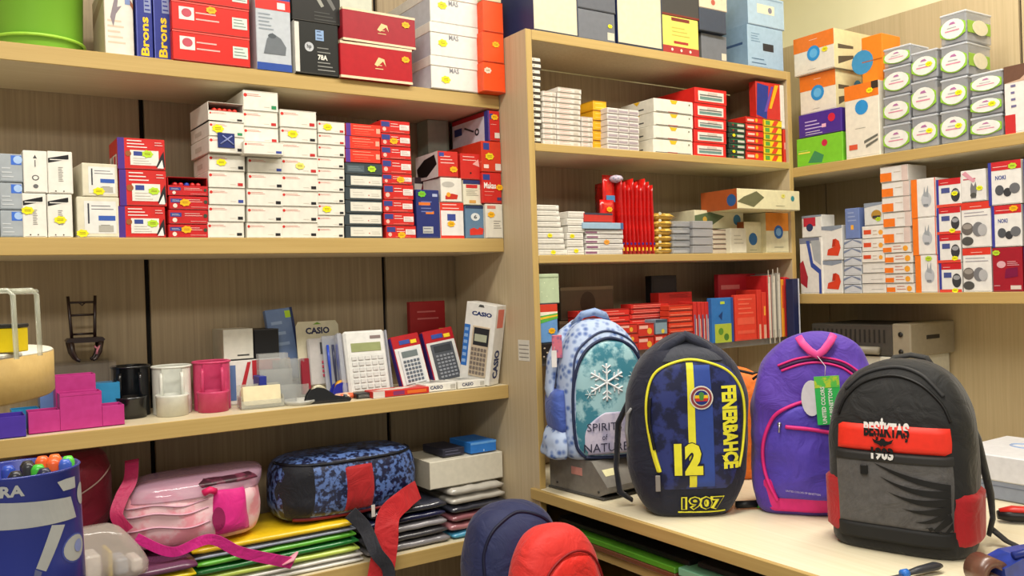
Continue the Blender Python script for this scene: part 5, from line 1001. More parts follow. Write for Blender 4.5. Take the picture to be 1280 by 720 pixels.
# ------------------------------------------------------------------ soft bags
def cr(P, t):      # smooth interpolation of rows by first column
    n = len(P)
    if t <= P[0][0]: return P[0][1:]
    if t >= P[-1][0]: return P[-1][1:]
    i = max(j for j in range(n-1) if P[j][0] <= t)
    a, b = P[i], P[i+1]; u_ = (t-a[0])/(b[0]-a[0]); pm = P[max(i-1, 0)]; pn = P[min(i+2, n-1)]; out = []
    for k in range(1, len(a)):
        m0 = (b[k]-pm[k])/max(1e-6, b[0]-pm[0])*(b[0]-a[0]); m1 = (pn[k]-a[k])/max(1e-6, pn[0]-a[0])*(b[0]-a[0])
        d = b[k]-a[k]
        if d == 0 or (m0*d < 0): m0 = 0
        if d == 0 or (m1*d < 0): m1 = 0
        if d: m0 = math.copysign(min(abs(m0), 3*abs(d)), d); m1 = math.copysign(min(abs(m1), 3*abs(d)), d)
        out.append((2*u_**3-3*u_**2+1)*a[k]+(u_**3-2*u_**2+u_)*m0+(-2*u_**3+3*u_**2)*b[k]+(u_**3-u_**2)*m1)
    return out
class Bag:
    """upright soft bag: rows (z, centre x, half width, front depth, back depth); front faces local -y"""
    def __init__(s, rows, p=3.0, amp=.003, fr=14, seed=0): s.rows = rows; s.p = p; s.amp = amp; s.fr = fr; s.seed = seed
    def disp(s, x, z): return s.amp*noise.noise(Vector((x*s.fr+s.seed, z*s.fr, s.seed*1.7)))
    def y(s, x, z):
        cx, hw, yf, yb = cr(s.rows, z); u_ = min(1, abs((x-cx)/max(hw, 1e-4)))
        return -yf*(1-u_**s.p)**(1/s.p)+s.disp(x, z)*min(1, (1-u_)*5)
    def body(s, q, mt, nz=44, seg=56, matf=None):
        z0, z1 = s.rows[0][0], s.rows[-1][0]; vs = []; fs = []
        for i in range(nz+1):
            t = i/nz; z = z0+(z1-z0)*(t if t < .6 else .6+.4*math.sin((t-.6)/.4*math.pi/2))
            cx, hw, yf, yb = cr(s.rows, z)
            for k in range(seg):
                a = 2*math.pi*k/seg; c_, s_ = math.cos(a), math.sin(a)
                x = cx+hw*math.copysign(abs(c_)**(2/s.p), c_); yy = math.copysign(abs(s_)**(2/s.p), s_)*(yb if s_ > 0 else yf)
                u_ = abs((x-cx)/max(hw, 1e-4))
                yy += s.disp(x, z)*min(1, max(0, 1-u_)*5) if s_ < 0 else 0
                x += s.amp*.8*noise.noise(Vector((yy*20, z*16, s.seed+5)))
                vs.append((x, yy, z))
        for i in range(nz):
            for k in range(seg): fs.append((i*seg+k, i*seg+(k+1) % seg, (i+1)*seg+(k+1) % seg, (i+1)*seg+k))
        fs.append(tuple(range(seg))[::-1]); fs.append(tuple(nz*seg+k for k in range(seg)))
        q.add(vs, fs, mt, smooth=True)
    def patch(s, q, rows, mt, eps=.002, nx=14, nz=26, th=.0):
        """panel on the front: rows (z, xl, xr)"""
        z0, z1 = rows[0][0], rows[-1][0]; vs = []; fs = []
        for i in range(nz+1):
            z = z0+(z1-z0)*i/nz; xl, xr = cr(rows, z)
            for j in range(nx+1): x = xl+(xr-xl)*j/nx; e = eps if (nx < 6 or 0 < j < nx) and 0 < i < nz else -.001; vs.append((x, s.y(x, z)-e, z))
        for i in range(nz):
            for j in range(nx): a = i*(nx+1)+j; fs.append((a, a+1, a+nx+2, a+nx+1))
        q.add(vs, fs, mt, smooth=True)
    def line(s, q, pts, r, mt, eps=.002, n=40, closed=False, flat=1):
        P = []
        L = [0]
        pts = list(pts)+([pts[0]] if closed else [])
        for a, b in zip(pts, pts[1:]): L.append(L[-1]+math.hypot(b[0]-a[0], b[1]-a[1]))
        rows = [(l, *p) for l, p in zip(L, pts)]
        def lerp(t):
            for i in range(len(L)-1):
                if t <= L[i+1]+1e-9:
                    k = (t-L[i])/max(1e-9, L[i+1]-L[i]); p0 = pts[max(i-1, 0)]; p1 = pts[i]; p2 = pts[i+1]; p3 = pts[min(i+2, len(pts)-1)]
                    return [.5*(2*p1[d]+(-p0[d]+p2[d])*k+(2*p0[d]-5*p1[d]+4*p2[d]-p3[d])*k*k+(-p0[d]+3*p1[d]-3*p2[d]+p3[d])*k**3) for d in (0, 1)]
            return pts[-1]
        for i in range(n+1):
            x, z = lerp(L[-1]*i/n); P.append((x, s.y(x, z)-eps, z))
        q.tube(P, r, mt, 6, flat=flat)
    def poly(s, q, pts, mt, eps=.004):
        bm = bmesh.new(); vs = [bm.verts.new((x, 0, z)) for x, z in pts]; bm.faces.new(vs); s._emit(q, bm, mt, eps)
    def _emit(s, q, bm, mt, eps):
        bmesh.ops.triangulate(bm, faces=bm.faces[:])
        for _ in range(3):
            ed = [e for e in bm.edges if e.calc_length() > .012]
            if ed: bmesh.ops.subdivide_edges(bm, edges=ed, cuts=1); bmesh.ops.triangulate(bm, faces=bm.faces[:])
        bm.verts.ensure_lookup_table(); bm.verts.index_update()
        vs = [(v.co.x, s.y(v.co.x, v.co.z)-eps, v.co.z) for v in bm.verts]; q.add(vs, [tuple(v.index for v in f.verts) for f in bm.faces], mt); bm.free()
    def text(s, q, t, x, z, w_, h_, mt, eps=.004, rot=0, bold=.04, shear=0, clip=None):
        vs, fs, tw = textmesh(t, bold); bm = bmesh.new(); bv = []
        for a, b in vs:
            X, Z = a/tw*w_-w_/2, b*h_-h_/2
            Z += X*shear
            if rot == -1: X, Z = Z, -X
            bv.append(bm.verts.new((x+X, 0, z+Z)))
        for f in fs:
            try: bm.faces.new([bv[i] for i in f])
            except ValueError: pass
        if clip:      # keep only the part above (+) or below (-) a height
            bmesh.ops.bisect_plane(bm, geom=bm.verts[:]+bm.edges[:]+bm.faces[:], plane_co=(0, 0, clip[0]), plane_no=(0, 0, -clip[1]), clear_outer=True)
        s._emit(q, bm, mt, eps)
    def disc(s, q, x, z, r, mt, eps, n=24, rz=None): s.poly(q, [(x+r*math.cos(2*math.pi*i/n), z+(rz or r)*math.sin(2*math.pi*i/n)) for i in range(n)], mt, eps)
def conv(px, py, X=None):
    p = at_z(px, py, ZC); s = (p-EYE).dot(FW)/FPX; return p, s
YELF = mat('e8e23a', .45)

# --- navy football backpack
p, s = conv(867, 649); D_ = .16
th = math.radians(-35); f = Vector((math.sin(th), -math.cos(th)))
loc = Vector((p.x-f.x*.075, p.y-f.y*.075, ZC+.001))
o = tag(empty('backpack', loc, th), 'navy backpack with yellow piping, number 12 and sideways yellow lettering', 'backpack', None)
X = lambda px: (px-861)*s*1.01; Z = lambda py: (648-py)*s*1.0
bag = Bag([(0, 0, .085, .055, .05), (.012, 0, .1, .066, .06), (Z(612), .0, .128, .075, .07), (Z(585), 0, .139, .08, .075), (Z(500), .004, .142, .08, .075), (Z(465), .004, .122, .075, .07), (Z(445), .003, .096, .068, .062), (Z(432), .002, .066, .05, .05), (Z(422), 0, .036, .032, .036), (Z(417), 0, .016, .012, .015)], 3.0, .003, 12, 1)
NVC = mat('1d2032', .75, 'cloth', '15182a', 12); q = MB(); bag.body(q, NVC); q.build('body', o)
PT = mat('2a3470', .5, 'blotch', '171c3c', 26)
pr = [(Z(612), X(826), X(908)), (Z(600), X(820), X(914)), (Z(575), X(815), X(921)), (Z(540), X(810), X(927)), (Z(500), X(809), X(928)), (Z(475), X(814), X(924)), (Z(461), X(824), X(914)), (Z(452), X(842), X(896)), (Z(449), X(856), X(882))]
q = MB(); bag.patch(q, pr, PT, .004); q.build('front_panel', o)
q = MB(); bag.patch(q, [(Z(430), X(846), X(876)), (Z(445), X(832), X(900)), (Z(452), X(826), X(908))][::-1], mat('3a3d48', .7, 'cloth', '32353f', 12), .002); q.build('top_panel', o)
q = MB(); bag.line(q, [(X(819), Z(588)), (X(812), Z(560)), (X(807), Z(520)), (X(809), Z(490)), (X(818), Z(467)), (X(835), Z(455)), (X(862), Z(449)), (X(890), Z(455)), (X(912), Z(467)), (X(926), Z(488)), (X(930), Z(520)), (X(926), Z(560)), (X(920), Z(585))], .0032, YELF, .003, 90); q.build('piping', o)
q = MB(); bag.line(q, [(X(815), Z(560)), (X(810), Z(525)), (X(812), Z(495))], .004, mat('14151c', .5), .006, 30); bag.line(q, [(X(821), Z(588)), (X(814), Z(560)), (X(810), Z(530))], .005, YELF, .003, 30); q.build('zipper', o)
q = MB(); y_ = bag.y(X(818), Z(594)); q.box((X(815), y_-.009, Z(612)), (X(821), y_-.006, Z(592)), mat('8a8480', .4), .001); q.build('zip_pull', o)
q = MB(); bag.patch(q, [(Z(611), X(866.5), X(888)), (Z(530), X(866.5), X(888)), (Z(451), X(866), X(886))], mat('2f4a9c', .55), .0055, 4); q.build('blue_stripe', o)
q = MB(); bag.patch(q, [(Z(611), X(857), X(866)), (Z(530), X(857), X(866)), (Z(450), X(857.5), X(866))], YELF, .0058, 2); q.build('yellow_stripe', o)
q = MB(); bag.text(q, '12', X(856), Z(572), X(875)-X(837), Z(551)-Z(593), mat('1a1c34', .5), .0075, 0, .12); bag.text(q, '12', X(856), Z(572), X(873)-X(838), Z(552)-Z(592), YELF, .0085, 0, .07); q.build('number', o)
q = MB(); bag.text(q, 'FENERBAHÇE', X(907), Z(534), Z(483)-Z(586), (X(918)-X(900))*1.32, YELF, .007, -1, .05); q.build('club_lettering', o)
q = MB(); bag.text(q, '1907', X(873.5), Z(629), X(901)-X(847), Z(620)-Z(638), YELF, .004, 0, .09); bag.text(q, '1907', X(873.5), Z(629), X(899.5)-X(848.5), Z(621.5)-Z(636.5), mat('15172a', .6), .005, 0, .01); bag.line(q, [(X(843), Z(640.5)), (X(873), Z(641)), (X(902), Z(640.5))], .0018, YELF, .001, 14); q.build('year_lettering', o)
q = MB(); x_, z_ = X(874), Z(496)
for r_, c_, e_ in ((.027, 'd8d4c8', .0078), (.024, '8a3a40', .0082), (.0185, 'd8d4c8', .0086), (.0165, '1f2f7a', .009)): bag.disc(q, x_, z_, r_, mat(c_, .45), e_)
bag.poly(q, [(x_-.0155, z_-.001), (x_+.0155, z_-.001), (x_+.015, z_+.006), (x_-.015, z_+.006)], mat('e8c020', .45), .0094); bag.poly(q, [(x_-.0155, z_-.001), (x_+.0155, z_-.001), (x_+.013, z_-.008), (x_-.013, z_-.008)], mat('c82c2c', .45), .0094); bag.poly(q, [(x_-.004, z_-.006), (x_+.004, z_-.006), (x_+.006, z_+.01), (x_, z_+.014), (x_-.006, z_+.01)], mat('4a8a3a', .45), .0098)
q.build('round_emblem', o)
q = MB()
for i in range(40):
    a = 2*math.pi*i/40; 
q = MB(); q.tube([(X(803), -.02, Z(475)), (X(818), -.034, Z(452)), (X(838), -.042, Z(434)), (X(861), -.042, Z(420)), (X(884), -.042, Z(434)), (X(904), -.034, Z(451)), (X(917), -.02, Z(470))], [.006, .011, .013, .012, .013, .011, .006], mat('24283a', .75, 'cloth', '1c2030', 12), 10); q.build('top_handle', o)
q = MB(); q.tube([(-.139, -.03, Z(560)), (-.143, -.035, Z(540)), (-.139, -.04, Z(517)), (-.132, -.05, Z(510))], [.003, .004, .004, .003], mat('9a9a9c', .3), 8); q.build('side_zip_pull', o)
for sx in (-1, 1):
    q = MB(); q.tube([(sx*.09, .055, Z(470)), (-.15 if sx < 0 else .1, .085, Z(540)), (-.16 if sx < 0 else .1, .07, Z(600)), (-.155 if sx < 0 else .1, .045, Z(628)), (-.125 if sx < 0 else .09, .055, .014)], [.012, .014, .012, .014, .008], mat('191b26', .8, 'cloth', '12141e', 12), 8, flat=.5); q.build('shoulder_strap', o)

# --- pale blue patterned backpack (left)
th = math.radians(-19); loc = Vector((.125, -.246, ZC+.0935)); s = (loc+Vector((-.03, -.07, 0))-EYE).dot(FW)/FPX
o = tag(empty('backpack', loc, th), 'light blue floral backpack with frosty teal front panel and dark lettering', 'backpack', None)
X = lambda px: (px-748)*s*1.03; Z = lambda py: (583-py)*s
FLO = mat('aebfdc', .6, 'cells', '4f6aa8', 55); 
b2 = Bag([(0, 0, .095, .06, .045), (.012, 0, .11, .07, .05), (Z(545), 0, .118, .075, .055), (Z(490), 0, .117, .075, .055), (Z(455), -.002, .106, .07, .055), (Z(435), -.004, .09, .06, .05), (Z(420), -.006, .068, .045, .045), (Z(411), -.008, .042, .03, .035), (Z(408), -.008, .016, .012, .02)], 3.2, .002, 12, 3)
q = MB(); b2.body(q, FLO); q.build('body', o)
pr = [(Z(578), X(716), X(788)), (Z(570), X(709), X(794)), (Z(540), X(705), X(798)), (Z(490), X(706), X(798)), (Z(460), X(714), X(790)), (Z(442), X(728), X(776)), (Z(434), X(744), X(762))]
q = MB(); b2.patch(q, pr, mat('3f7f92', .35, 'blotch', '9cc4cc', 22), .006); q.build('front_panel', o)
q = MB(); b2.patch(q, [(Z(577), X(718), X(786)), (Z(566), X(710), X(793)), (Z(552), X(710), X(793)), (Z(538), X(716), X(786)), (Z(528), X(730), X(772)), (Z(522), X(744), X(758))], mat('c9c2d6', .35, 'blotch', 'aaa6c2', 18), .0075); q.build('pale_mist_print', o)
q = MB(); fl = mat('e2e6ea', .35); x0_, z0_ = X(744), Z(486)
for k in range(6):
    a_ = k*math.pi/3+.5; c_, s_ = math.cos(a_), math.sin(a_); L_ = .048
    b2.line(q, [(x0_, z0_), (x0_+c_*L_, z0_+s_*L_)], .0028, fl, .007, 8)
    for r_ in (.45, .72):
        for sg in (-1, 1): a2 = a_+sg*.9; b2.line(q, [(x0_+c_*L_*r_, z0_+s_*L_*r_), (x0_+c_*L_*r_+math.cos(a2)*.014, z0_+s_*L_*r_+math.sin(a2)*.014)], .002, fl, .007, 5)
q.build('snowflake_print', o)
NVP = mat('27304f', .5)
loopP = [(X(716), Z(579)), (X(706), Z(565)), (X(703), Z(530)), (X(704), Z(490)), (X(712), Z(460)), (X(727), Z(441)), (X(752), Z(432)), (X(777), Z(441)), (X(792), Z(460)), (X(800), Z(490)), (X(801), Z(530)), (X(797), Z(565)), (X(787), Z(579)), (X(752), Z(581))]
q = MB(); b2.line(q, loopP, .0045, NVP, .003, 110, True); q.build('piping', o)
q = MB(); b2.line(q, [(X(703), Z(500)), (X(708), Z(455)), (X(724), Z(434)), (X(750), Z(423)), (X(778), Z(433)), (X(796), Z(455)), (X(803), Z(500))], .003, mat('394468', .5), .0015, 70); q.build('outer_zipper', o)
q = MB(); DT = mat('34334a', .5); b2.text(q, 'SPIRITS', X(739), Z(541), X(770)-X(726), .02, DT, .0095, 0, .0); b2.text(q, 'of', X(739), Z(554), .014, .015, DT, .0095, 0, .0); b2.text(q, 'NATURE', X(741), Z(567), X(776)-X(720), .022, DT, .0095, 0, .0); q.build('lettering', o)
q = MB(); q.prism([(-.0, 0), (.006, .03), (.03, .02), (.01, .045), (.028, .07), (0, .055), (-.028, .07), (-.01, .045), (-.03, .02), (-.006, .03)], 0, .0005, mat('d8e6ea', .3)) if 0 else None
for k in range(3):
    x_, z_ = (X(722), X(778), X(770))[k], (Z(500), Z(480), Z(520))[k]
    for a in range(3):
        c_, s_ = math.cos(a*math.pi/3)*.012, math.sin(a*math.pi/3)*.012; b2.line(q, [(x_-c_, z_-s_), (x_, z_), (x_+c_, z_+s_)], .0009, mat('d4e6ea', .3), .0075, 8)
q.build('frost_stars', o)
# left side: pocket, strap and tag
q = MB(); M_ = Matrix.Translation((-.118, .0, 0)); bl = mat('4a63b4', .7, 'cloth', '3c54a4', 14)
sb = Bag([(0.07, 0, .05, .012, .01), (.085, 0, .055, .02, .01), (.13, 0, .055, .026, .01), (.17, 0, .05, .02, .01), (.18, 0, .045, .006, .01)], 3, .003, 20, 4)
sb.body(q, bl, 24, 32); q.v = [tuple(M_ @ Matrix.Rotation(-math.pi/2, 4, 'Z') @ Vector(v)) for v in q.v]; q.build('side_pocket', o)
q = MB(); sb = Bag([(.004, 0, .05, .03, .01), (.012, 0, .06, .04, .01), (.06, .005, .055, .034, .01), (.08, .0, .05, .02, .01)], 2.6, .008, 28, 6); sb.body(q, FLO, 24, 32)
q.v = [tuple(M_ @ Matrix.Rotation(-math.pi/2, 4, 'Z') @ Vector(v)) for v in q.v]; q.build('side_ruffle', o)
q = MB(); q.tube([(-.05, .035, Z(412)), (-.085, .03, Z(425)), (-.12, .02, Z(455)), (-.135, .01, Z(495)), (-.128, .0, Z(525))], [.014, .02, .022, .018, .01], FLO, 10, flat=.6); q.build('shoulder_strap', o)
q = MB(); q.tube([(-.06, .02, Z(414)), (-.04, .0, Z(402)), (-.01, -.01, Z(399)), (.02, 0, Z(404)), (.04, .02, Z(414))], [.007, .01, .011, .01, .007], mat('8fa6cf', .6, 'cells', '5068a0', 60), 10); q.build('top_handle', o)
q = MB(); q.box((-.14, -.035, Z(466)), (-.126, -.034, Z(445)), mat('e2dedc', .4), .001, Matrix.Rotation(math.radians(0), 4, 'Y')); q.tube([(-.133, -.034, Z(446)), (-.12, -.015, Z(430)), (-.1, .0, Z(424))], .0008, mat('c8c8c8', .4), 5); q.build('hang_tag', o)
q = MB(); q.box((-.135, -.028, Z(455)), (-.108, -.024, Z(426)), mat('c86a7c', .5, 'cells', '8a5a80', 90), .002); q.build('pink_print_tag', o)

# --- purple backpack
p, s = conv(1028, 648); th = math.radians(-46); f = Vector((math.sin(th), -math.cos(th))); loc = Vector((p.x-f.x*.075, p.y-f.y*.075, ZC+.001))
s = ((loc+Vector((f.x, f.y, 0))*.05)-EYE).dot(FW)/FPX
o = tag(empty('backpack', loc, th), 'purple backpack with hot pink zips and piping, green hang tag', 'backpack', None)
X = lambda px: (px-1008)*s; Z = lambda py: (655-py)*s
PUR = mat('5a3aa8', .7, 'cloth', '4c3096', 10); HPK = mat('d8287c', .5)
b3 = Bag([(0, 0, .125, .06, .055), (.015, 0, .138, .072, .06), (Z(600), 0, .146, .082, .07), (Z(545), 0, .146, .084, .07), (Z(500), .0, .137, .075, .07), (Z(470), .004, .12, .062, .065), (Z(450), .006, .098, .05, .06), (Z(437), .008, .072, .035, .05), (Z(430), .008, .042, .02, .035), (Z(427), .008, .015, .008, .012)], 2.8, .012, 16, 8)
q = MB(); b3.body(q, PUR); q.build('body', o)
q = MB(); b3.patch(q, [(.008, X(950), X(1064)), (.03, X(943), X(1070)), (Z(612), X(940), X(1074)), (Z(608), X(942), X(1072))], HPK, .003); q.build('base_band', o)
q = MB(); b3.patch(q, [(Z(634), X(955), X(1060)), (Z(610), X(946), X(1068)), (Z(575), X(944), X(1070)), (Z(545), X(950), X(1064)), (Z(525), X(964), X(1050)), (Z(514), X(985), X(1030))], mat('5540b4', .6, 'cloth', '4434a0', 12), .011); q.build('front_pocket', o)
q = MB(); b3.line(q, [(X(956), Z(636)), (X(943), Z(605)), (X(940), Z(570)), (X(948), Z(541)), (X(964), Z(521)), (X(1005), Z(509)), (X(1045), Z(521)), (X(1066), Z(541)), (X(1074), Z(570)), (X(1071), Z(605)), (X(1060), Z(636))], .0042, HPK, .006, 90); q.build('pocket_piping', o)
q = MB(); b3.line(q, [(X(967), Z(541)), (X(990), Z(543)), (X(1015), Z(547)), (X(1046), Z(553))], .0045, HPK, .012, 30); q.build('pocket_zipper', o)
q = MB(); y_ = b3.y(X(960), Z(548))-.016; q.tube([(X(960), y_, Z(538)), (X(959), y_-.002, Z(548))], .002, metal('b8b8bc', .3), 6); q.lathe([(.0, -.001), (.005, 0), (0, .001)], metal('b8b8bc', .3), 10, Matrix.Translation((X(960), y_-.001, Z(538))) @ Matrix.Rotation(math.pi/2, 4, 'X')); q.build('zip_pull', o)
q = MB(); b3.line(q, [(X(962), Z(468)), (X(985), Z(459)), (X(1010), Z(457)), (X(1040), Z(464)), (X(1062), Z(480))], .0028, HPK, .002, 40); b3.line(q, [(X(966), Z(474)), (X(988), Z(466)), (X(1012), Z(464)), (X(1038), Z(471)), (X(1058), Z(487))], .0028, HPK, .002, 40); b3.line(q, [(X(964), Z(471)), (X(987), Z(462.5)), (X(1011), Z(460.5)), (X(1039), Z(467.5)), (X(1060), Z(483))], .004, mat('3a1f4a', .6), .0005, 40); q.build('top_zipper', o)
q = MB(); q.tube([(X(988), -.045, Z(432)), (X(992), -.058, Z(440)), (X(1000), -.066, Z(449)), (X(1008), -.07, Z(454)), (X(1016), -.066, Z(449)), (X(1025), -.058, Z(438)), (X(1030), -.045, Z(430))], [.009, .009, .009, .010, .009, .009, .009], mat('e84a94', .5), 10, flat=.4, up=(0, 1, 0)); q.build('carry_loop', o)
q = MB(); y_ = -.104; q.tube([(X(1008), -.073, Z(455)), (X(1015), y_, Z(466)), (X(1014), y_, Z(479))], .0009, mat('c8b8c8', .5), 5); q.build('tag_string', o)
q = MB(); M_ = Matrix.Translation((X(1014), y_, Z(478))) @ Matrix.Rotation(math.radians(-3), 4, 'Y')
q.box((-.0, -.0015, -(Z(478)-Z(537))) if 0 else (-X(1024)+X(1011), -.0008, Z(537)-Z(478)), (X(1040)-X(1024), 0, 0), mat('36b85a', .45), .0002, M_)
q.box((-X(1024)+X(1011), -.0013, Z(492)-Z(478)), (X(1040)-X(1024), -.0009, 0), mat('b8cc3c', .45, 'blotch', '5abf50', 60), .0001, M_)
wt = mat('e6ece0', .45)
txt(q, 'UNITED COLORS', -.008, Z(513)-Z(478), .082*1.0, .009, wt, -.0016, M_, .03, 1); txt(q, 'OF BENETTON', .008, Z(513)-Z(478), .072, .009, wt, -.0016, M_, .03, 1)
q.build('hang_tag', o)
q = MB(); q.prism([(X(998)+.022*math.cos(2*math.pi*i/24), Z(505)+.04*math.sin(2*math.pi*i/24)) for i in range(24)], y_+.002, y_+.003, mat('d8d4dc', .45)); q.build('white_disc_tag', o)
q = MB(); b3.text(q, 'UNITED COLORS OF BENETTON', X(985), Z(622), X(1005)-X(965), .0045, mat('c8c4dc', .5), .014, 0, .0, -.08); q.build('lettering', o)
for sx in (-1, 1):
    q = MB(); q.tube([(sx*.07, .05, Z(470)), (sx*.09, .085, Z(540)), (sx*.095, .09, Z(600)), (sx*.08, .06, .03)], [.012, .014, .012, .009], mat('3a2480', .7), 8, flat=.5); q.build('shoulder_strap', o)

# --- black, grey and red backpack
p, s = conv(1118, 694); th = math.radians(-71); f = Vector((math.sin(th), -math.cos(th))); loc = Vector((p.x-f.x*.085, p.y-f.y*.085, ZC+.001))
s = ((loc+Vector((f.x, f.y, 0))*.08)-EYE).dot(FW)/FPX
o = tag(empty('backpack', loc, th), 'black and grey backpack with red stripe and black feather print', 'backpack', None)
X = lambda px: (px-1118)*s*.96; Z = lambda py: (690-py)*s
BLK = mat('1b1b1c', .7, 'cloth', '131314', 12); RDF = mat('b0141e', .7, 'cloth', '9a101a', 14)
b4 = Bag([(z_, c_, h_*.93, f_*.9, g_*.9) for z_, c_, h_, f_, g_ in [(0, 0, .13, .085, .08), (.012, 0, .142, .094, .09), (Z(620), 0, .146, .095, .095), (Z(560), 0, .147, .09, .095), (Z(530), 0, .143, .086, .09), (Z(505), .0, .134, .078, .085), (Z(485), .002, .118, .066, .08), (Z(470), .004, .098, .052, .07), (Z(459), .006, .07, .036, .055), (Z(452), .008, .04, .02, .035), (Z(450), .008, .014, .008, .012)]], 3.4, .004, 12, 11)
q = MB(); b4.body(q, BLK, 48, 64)
q.build('body', o)
GRYF = mat('5d5b5b', .75, 'cloth', '4a4848', 60)
q = MB(); b4.patch(q, [(Z(657), X(1045), X(1190)), (Z(620), X(1044), X(1191)), (Z(578), X(1044), X(1190)), (Z(570), X(1045), X(1189))], GRYF, .006, 18); q.build('front_pocket', o)
q = MB(); b4.patch(q, [(Z(577), X(1043), X(1191)), (Z(570), X(1043), X(1191)), (Z(563), X(1044), X(1190))], mat('2a2929', .6), .008, 18, 6); q.build('pocket_flap', o)
q = MB(); b4.patch(q, [(Z(563), X(1046), X(1188)), (Z(548), X(1046), X(1188)), (Z(529), X(1047), X(1187))], mat('ee3524', .5), .007, 18, 8); q.build('red_stripe', o)
q = MB(); b4.patch(q, [(Z(676), X(1046), X(1190)), (Z(664), X(1044), X(1191)), (Z(654), X(1044), X(1191))], mat('1e1e1f', .7), .009, 18, 8); q.build('base_band', o)
q = MB(); y_ = b4.y(X(1084), Z(584)); q.box((X(1080), y_-.012, Z(592)), (X(1089), y_-.007, Z(580)), mat('151515', .5), .001); q.build('zip_pull', o)
q = MB(); wt = mat('e4e2e0', .5); bk_ = mat('141414', .5)
zs = Z(533.5)
b4.text(q, 'BEŞİKTAŞ', X(1113), Z(534), X(1141)-X(1085), Z(520)-Z(548), wt, .0085, 0, .05, 0, (zs, 1)); b4.text(q, 'BEŞİKTAŞ', X(1113), Z(534), X(1141)-X(1085), Z(520)-Z(548), bk_, .0085, 0, .05, 0, (zs, -1))
b4.text(q, '1903', X(1108), Z(564), X(1122)-X(1094), Z(556)-Z(572), bk_, .0105, 0, .05, 0, (Z(564), 1)); b4.text(q, '1903', X(1108), Z(564), X(1122)-X(1094), Z(556)-Z(572), wt, .0105, 0, .05, 0, (Z(564), -1))
e = [(-.022, .008), (-.012, .003), (-.006, .004), (-.003, .009), (0, .006), (.003, .009), (.006, .004), (.012, .003), (.022, .008), (.018, -.001), (.008, -.005), (.003, -.009), (0, -.006), (-.003, -.009), (-.008, -.005), (-.018, -.001)]
b4.poly(q, [(X(1109)+a*.9, Z(550)+b*.9) for a, b in e], bk_, .0108); q.build('club_lettering', o)
fe = [  # feather strokes: tip, upper control, root upper, root lower, lower control
    ((1096, 580), (1140, 596), (1187, 600), (1187, 612), (1135, 606)), ((1103, 596), (1140, 613), (1187, 607), (1187, 621), (1140, 623)),
    ((1112, 614), (1145, 626), (1187, 616), (1187, 631), (1150, 636)), ((1130, 633), (1155, 637), (1187, 624), (1187, 640), (1160, 645)),
    ((1145, 648), (1162, 647), (1180, 633), (1184, 640), (1168, 654)), ((1157, 663), (1168, 656), (1186, 634), (1188, 650), (1174, 660)),
    ((1164, 678), (1174, 667), (1188, 645), (1190, 668), (1180, 672))]
q = MB()
for a, b, c_, d, e in fe:
    pts = []; d = (d[0], c_[1]+(d[1]-c_[1])*.62); e = (e[0], b[1]+(e[1]-b[1])*.72)
    for i in range(9): t = i/8; pts.append(((1-t)**2*a[0]+2*t*(1-t)*b[0]+t*t*c_[0], (1-t)**2*a[1]+2*t*(1-t)*b[1]+t*t*c_[1]))
    for i in range(8): t = 1-i/8; pts.append(((1-t)**2*a[0]+2*t*(1-t)*e[0]+t*t*d[0], (1-t)**2*a[1]+2*t*(1-t)*e[1]+t*t*d[1]))
    b4.poly(q, [(X(min(x, 1189)), Z(y-(4 if y < 660 else 12))) for x, y in pts][::-1], bk_, .0088)
q.build('feather_print', o)
def sidepatch(bag, sx, z0, z1, ya, yb, mt, name, par, eps=.004):
    q = MB(); vs = []; fs = []; n = 14; m_ = 10
    for i in range(n+1):
        z = z0+(z1-z0)*i/n; cx, hw, yf, ybk = cr(bag.rows, z)
        for j in range(m_+1):
            y = ya+(yb-ya)*j/m_; yy = yf if y < 0 else ybk; u_ = min(.999, abs(y/yy)); e = eps if 0 < i < n and 0 < j < m_ else -.001
            vs.append((cx+sx*(hw*(1-u_**bag.p)**(1/bag.p)+e+.001), y, z))
    for i in range(n):
        for j in range(m_): a = i*(m_+1)+j; fc = (a, a+1, a+m_+2, a+m_+1); fs.append(fc if sx > 0 else fc[::-1])
    q.add(vs, fs, mt, smooth=True); return q.build(name, par)
sidepatch(b4, 1, .025, Z(610), -.075, .07, RDF, 'side_pocket', o, .008); sidepatch(b4, -1, .03, Z(600), -.08, .07, RDF, 'side_pocket', o, .008)
q = MB(); b4.line(q, [(X(1048), Z(520)), (X(1058), Z(498)), (X(1080), Z(478)), (X(1115), Z(469)), (X(1150), Z(478)), (X(1176), Z(500)), (X(1187), Z(522))], .003, mat('0e0e0f', .5), .002, 60); b4.line(q, [(X(1056), Z(488)), (X(1080), Z(468)), (X(1118), Z(459)), (X(1152), Z(468)), (X(1178), Z(492))], .004, mat('2a2a2c', .6), .001, 60); q.build('zipper', o)
q = MB(); q.tube([(-.03, .03, Z(458)), (-.02, .045, Z(451)), (.01, .05, Z(448)), (.04, .05, Z(451)), (.05, .04, Z(458))], [.006, .008, .009, .008, .006], BLK, 8, flat=.5); q.build('top_handle', o)
for sx in (-1, 1):
    q = MB(); q.tube([(sx*.08, .065, Z(480)), (.12 if sx > 0 else -.08, .1, Z(560)), (.14 if sx > 0 else -.09, .105, Z(630)), (.145 if sx > 0 else -.09, .09, .05), (.14 if sx > 0 else -.08, .07, .02)], [.014, .016, .014, .01, .008], BLK, 8, flat=.5); q.build('shoulder_strap', o)
q = MB(); q.tube([(.14, .09, .03), (.17, .075, .012), (.21, .05, .0045), (.25, .03, .0045)], [.01, .009, .008, .008], BLK, 8, flat=.35, up=(0, 0, 1)); q.build('webbing_strap', o)

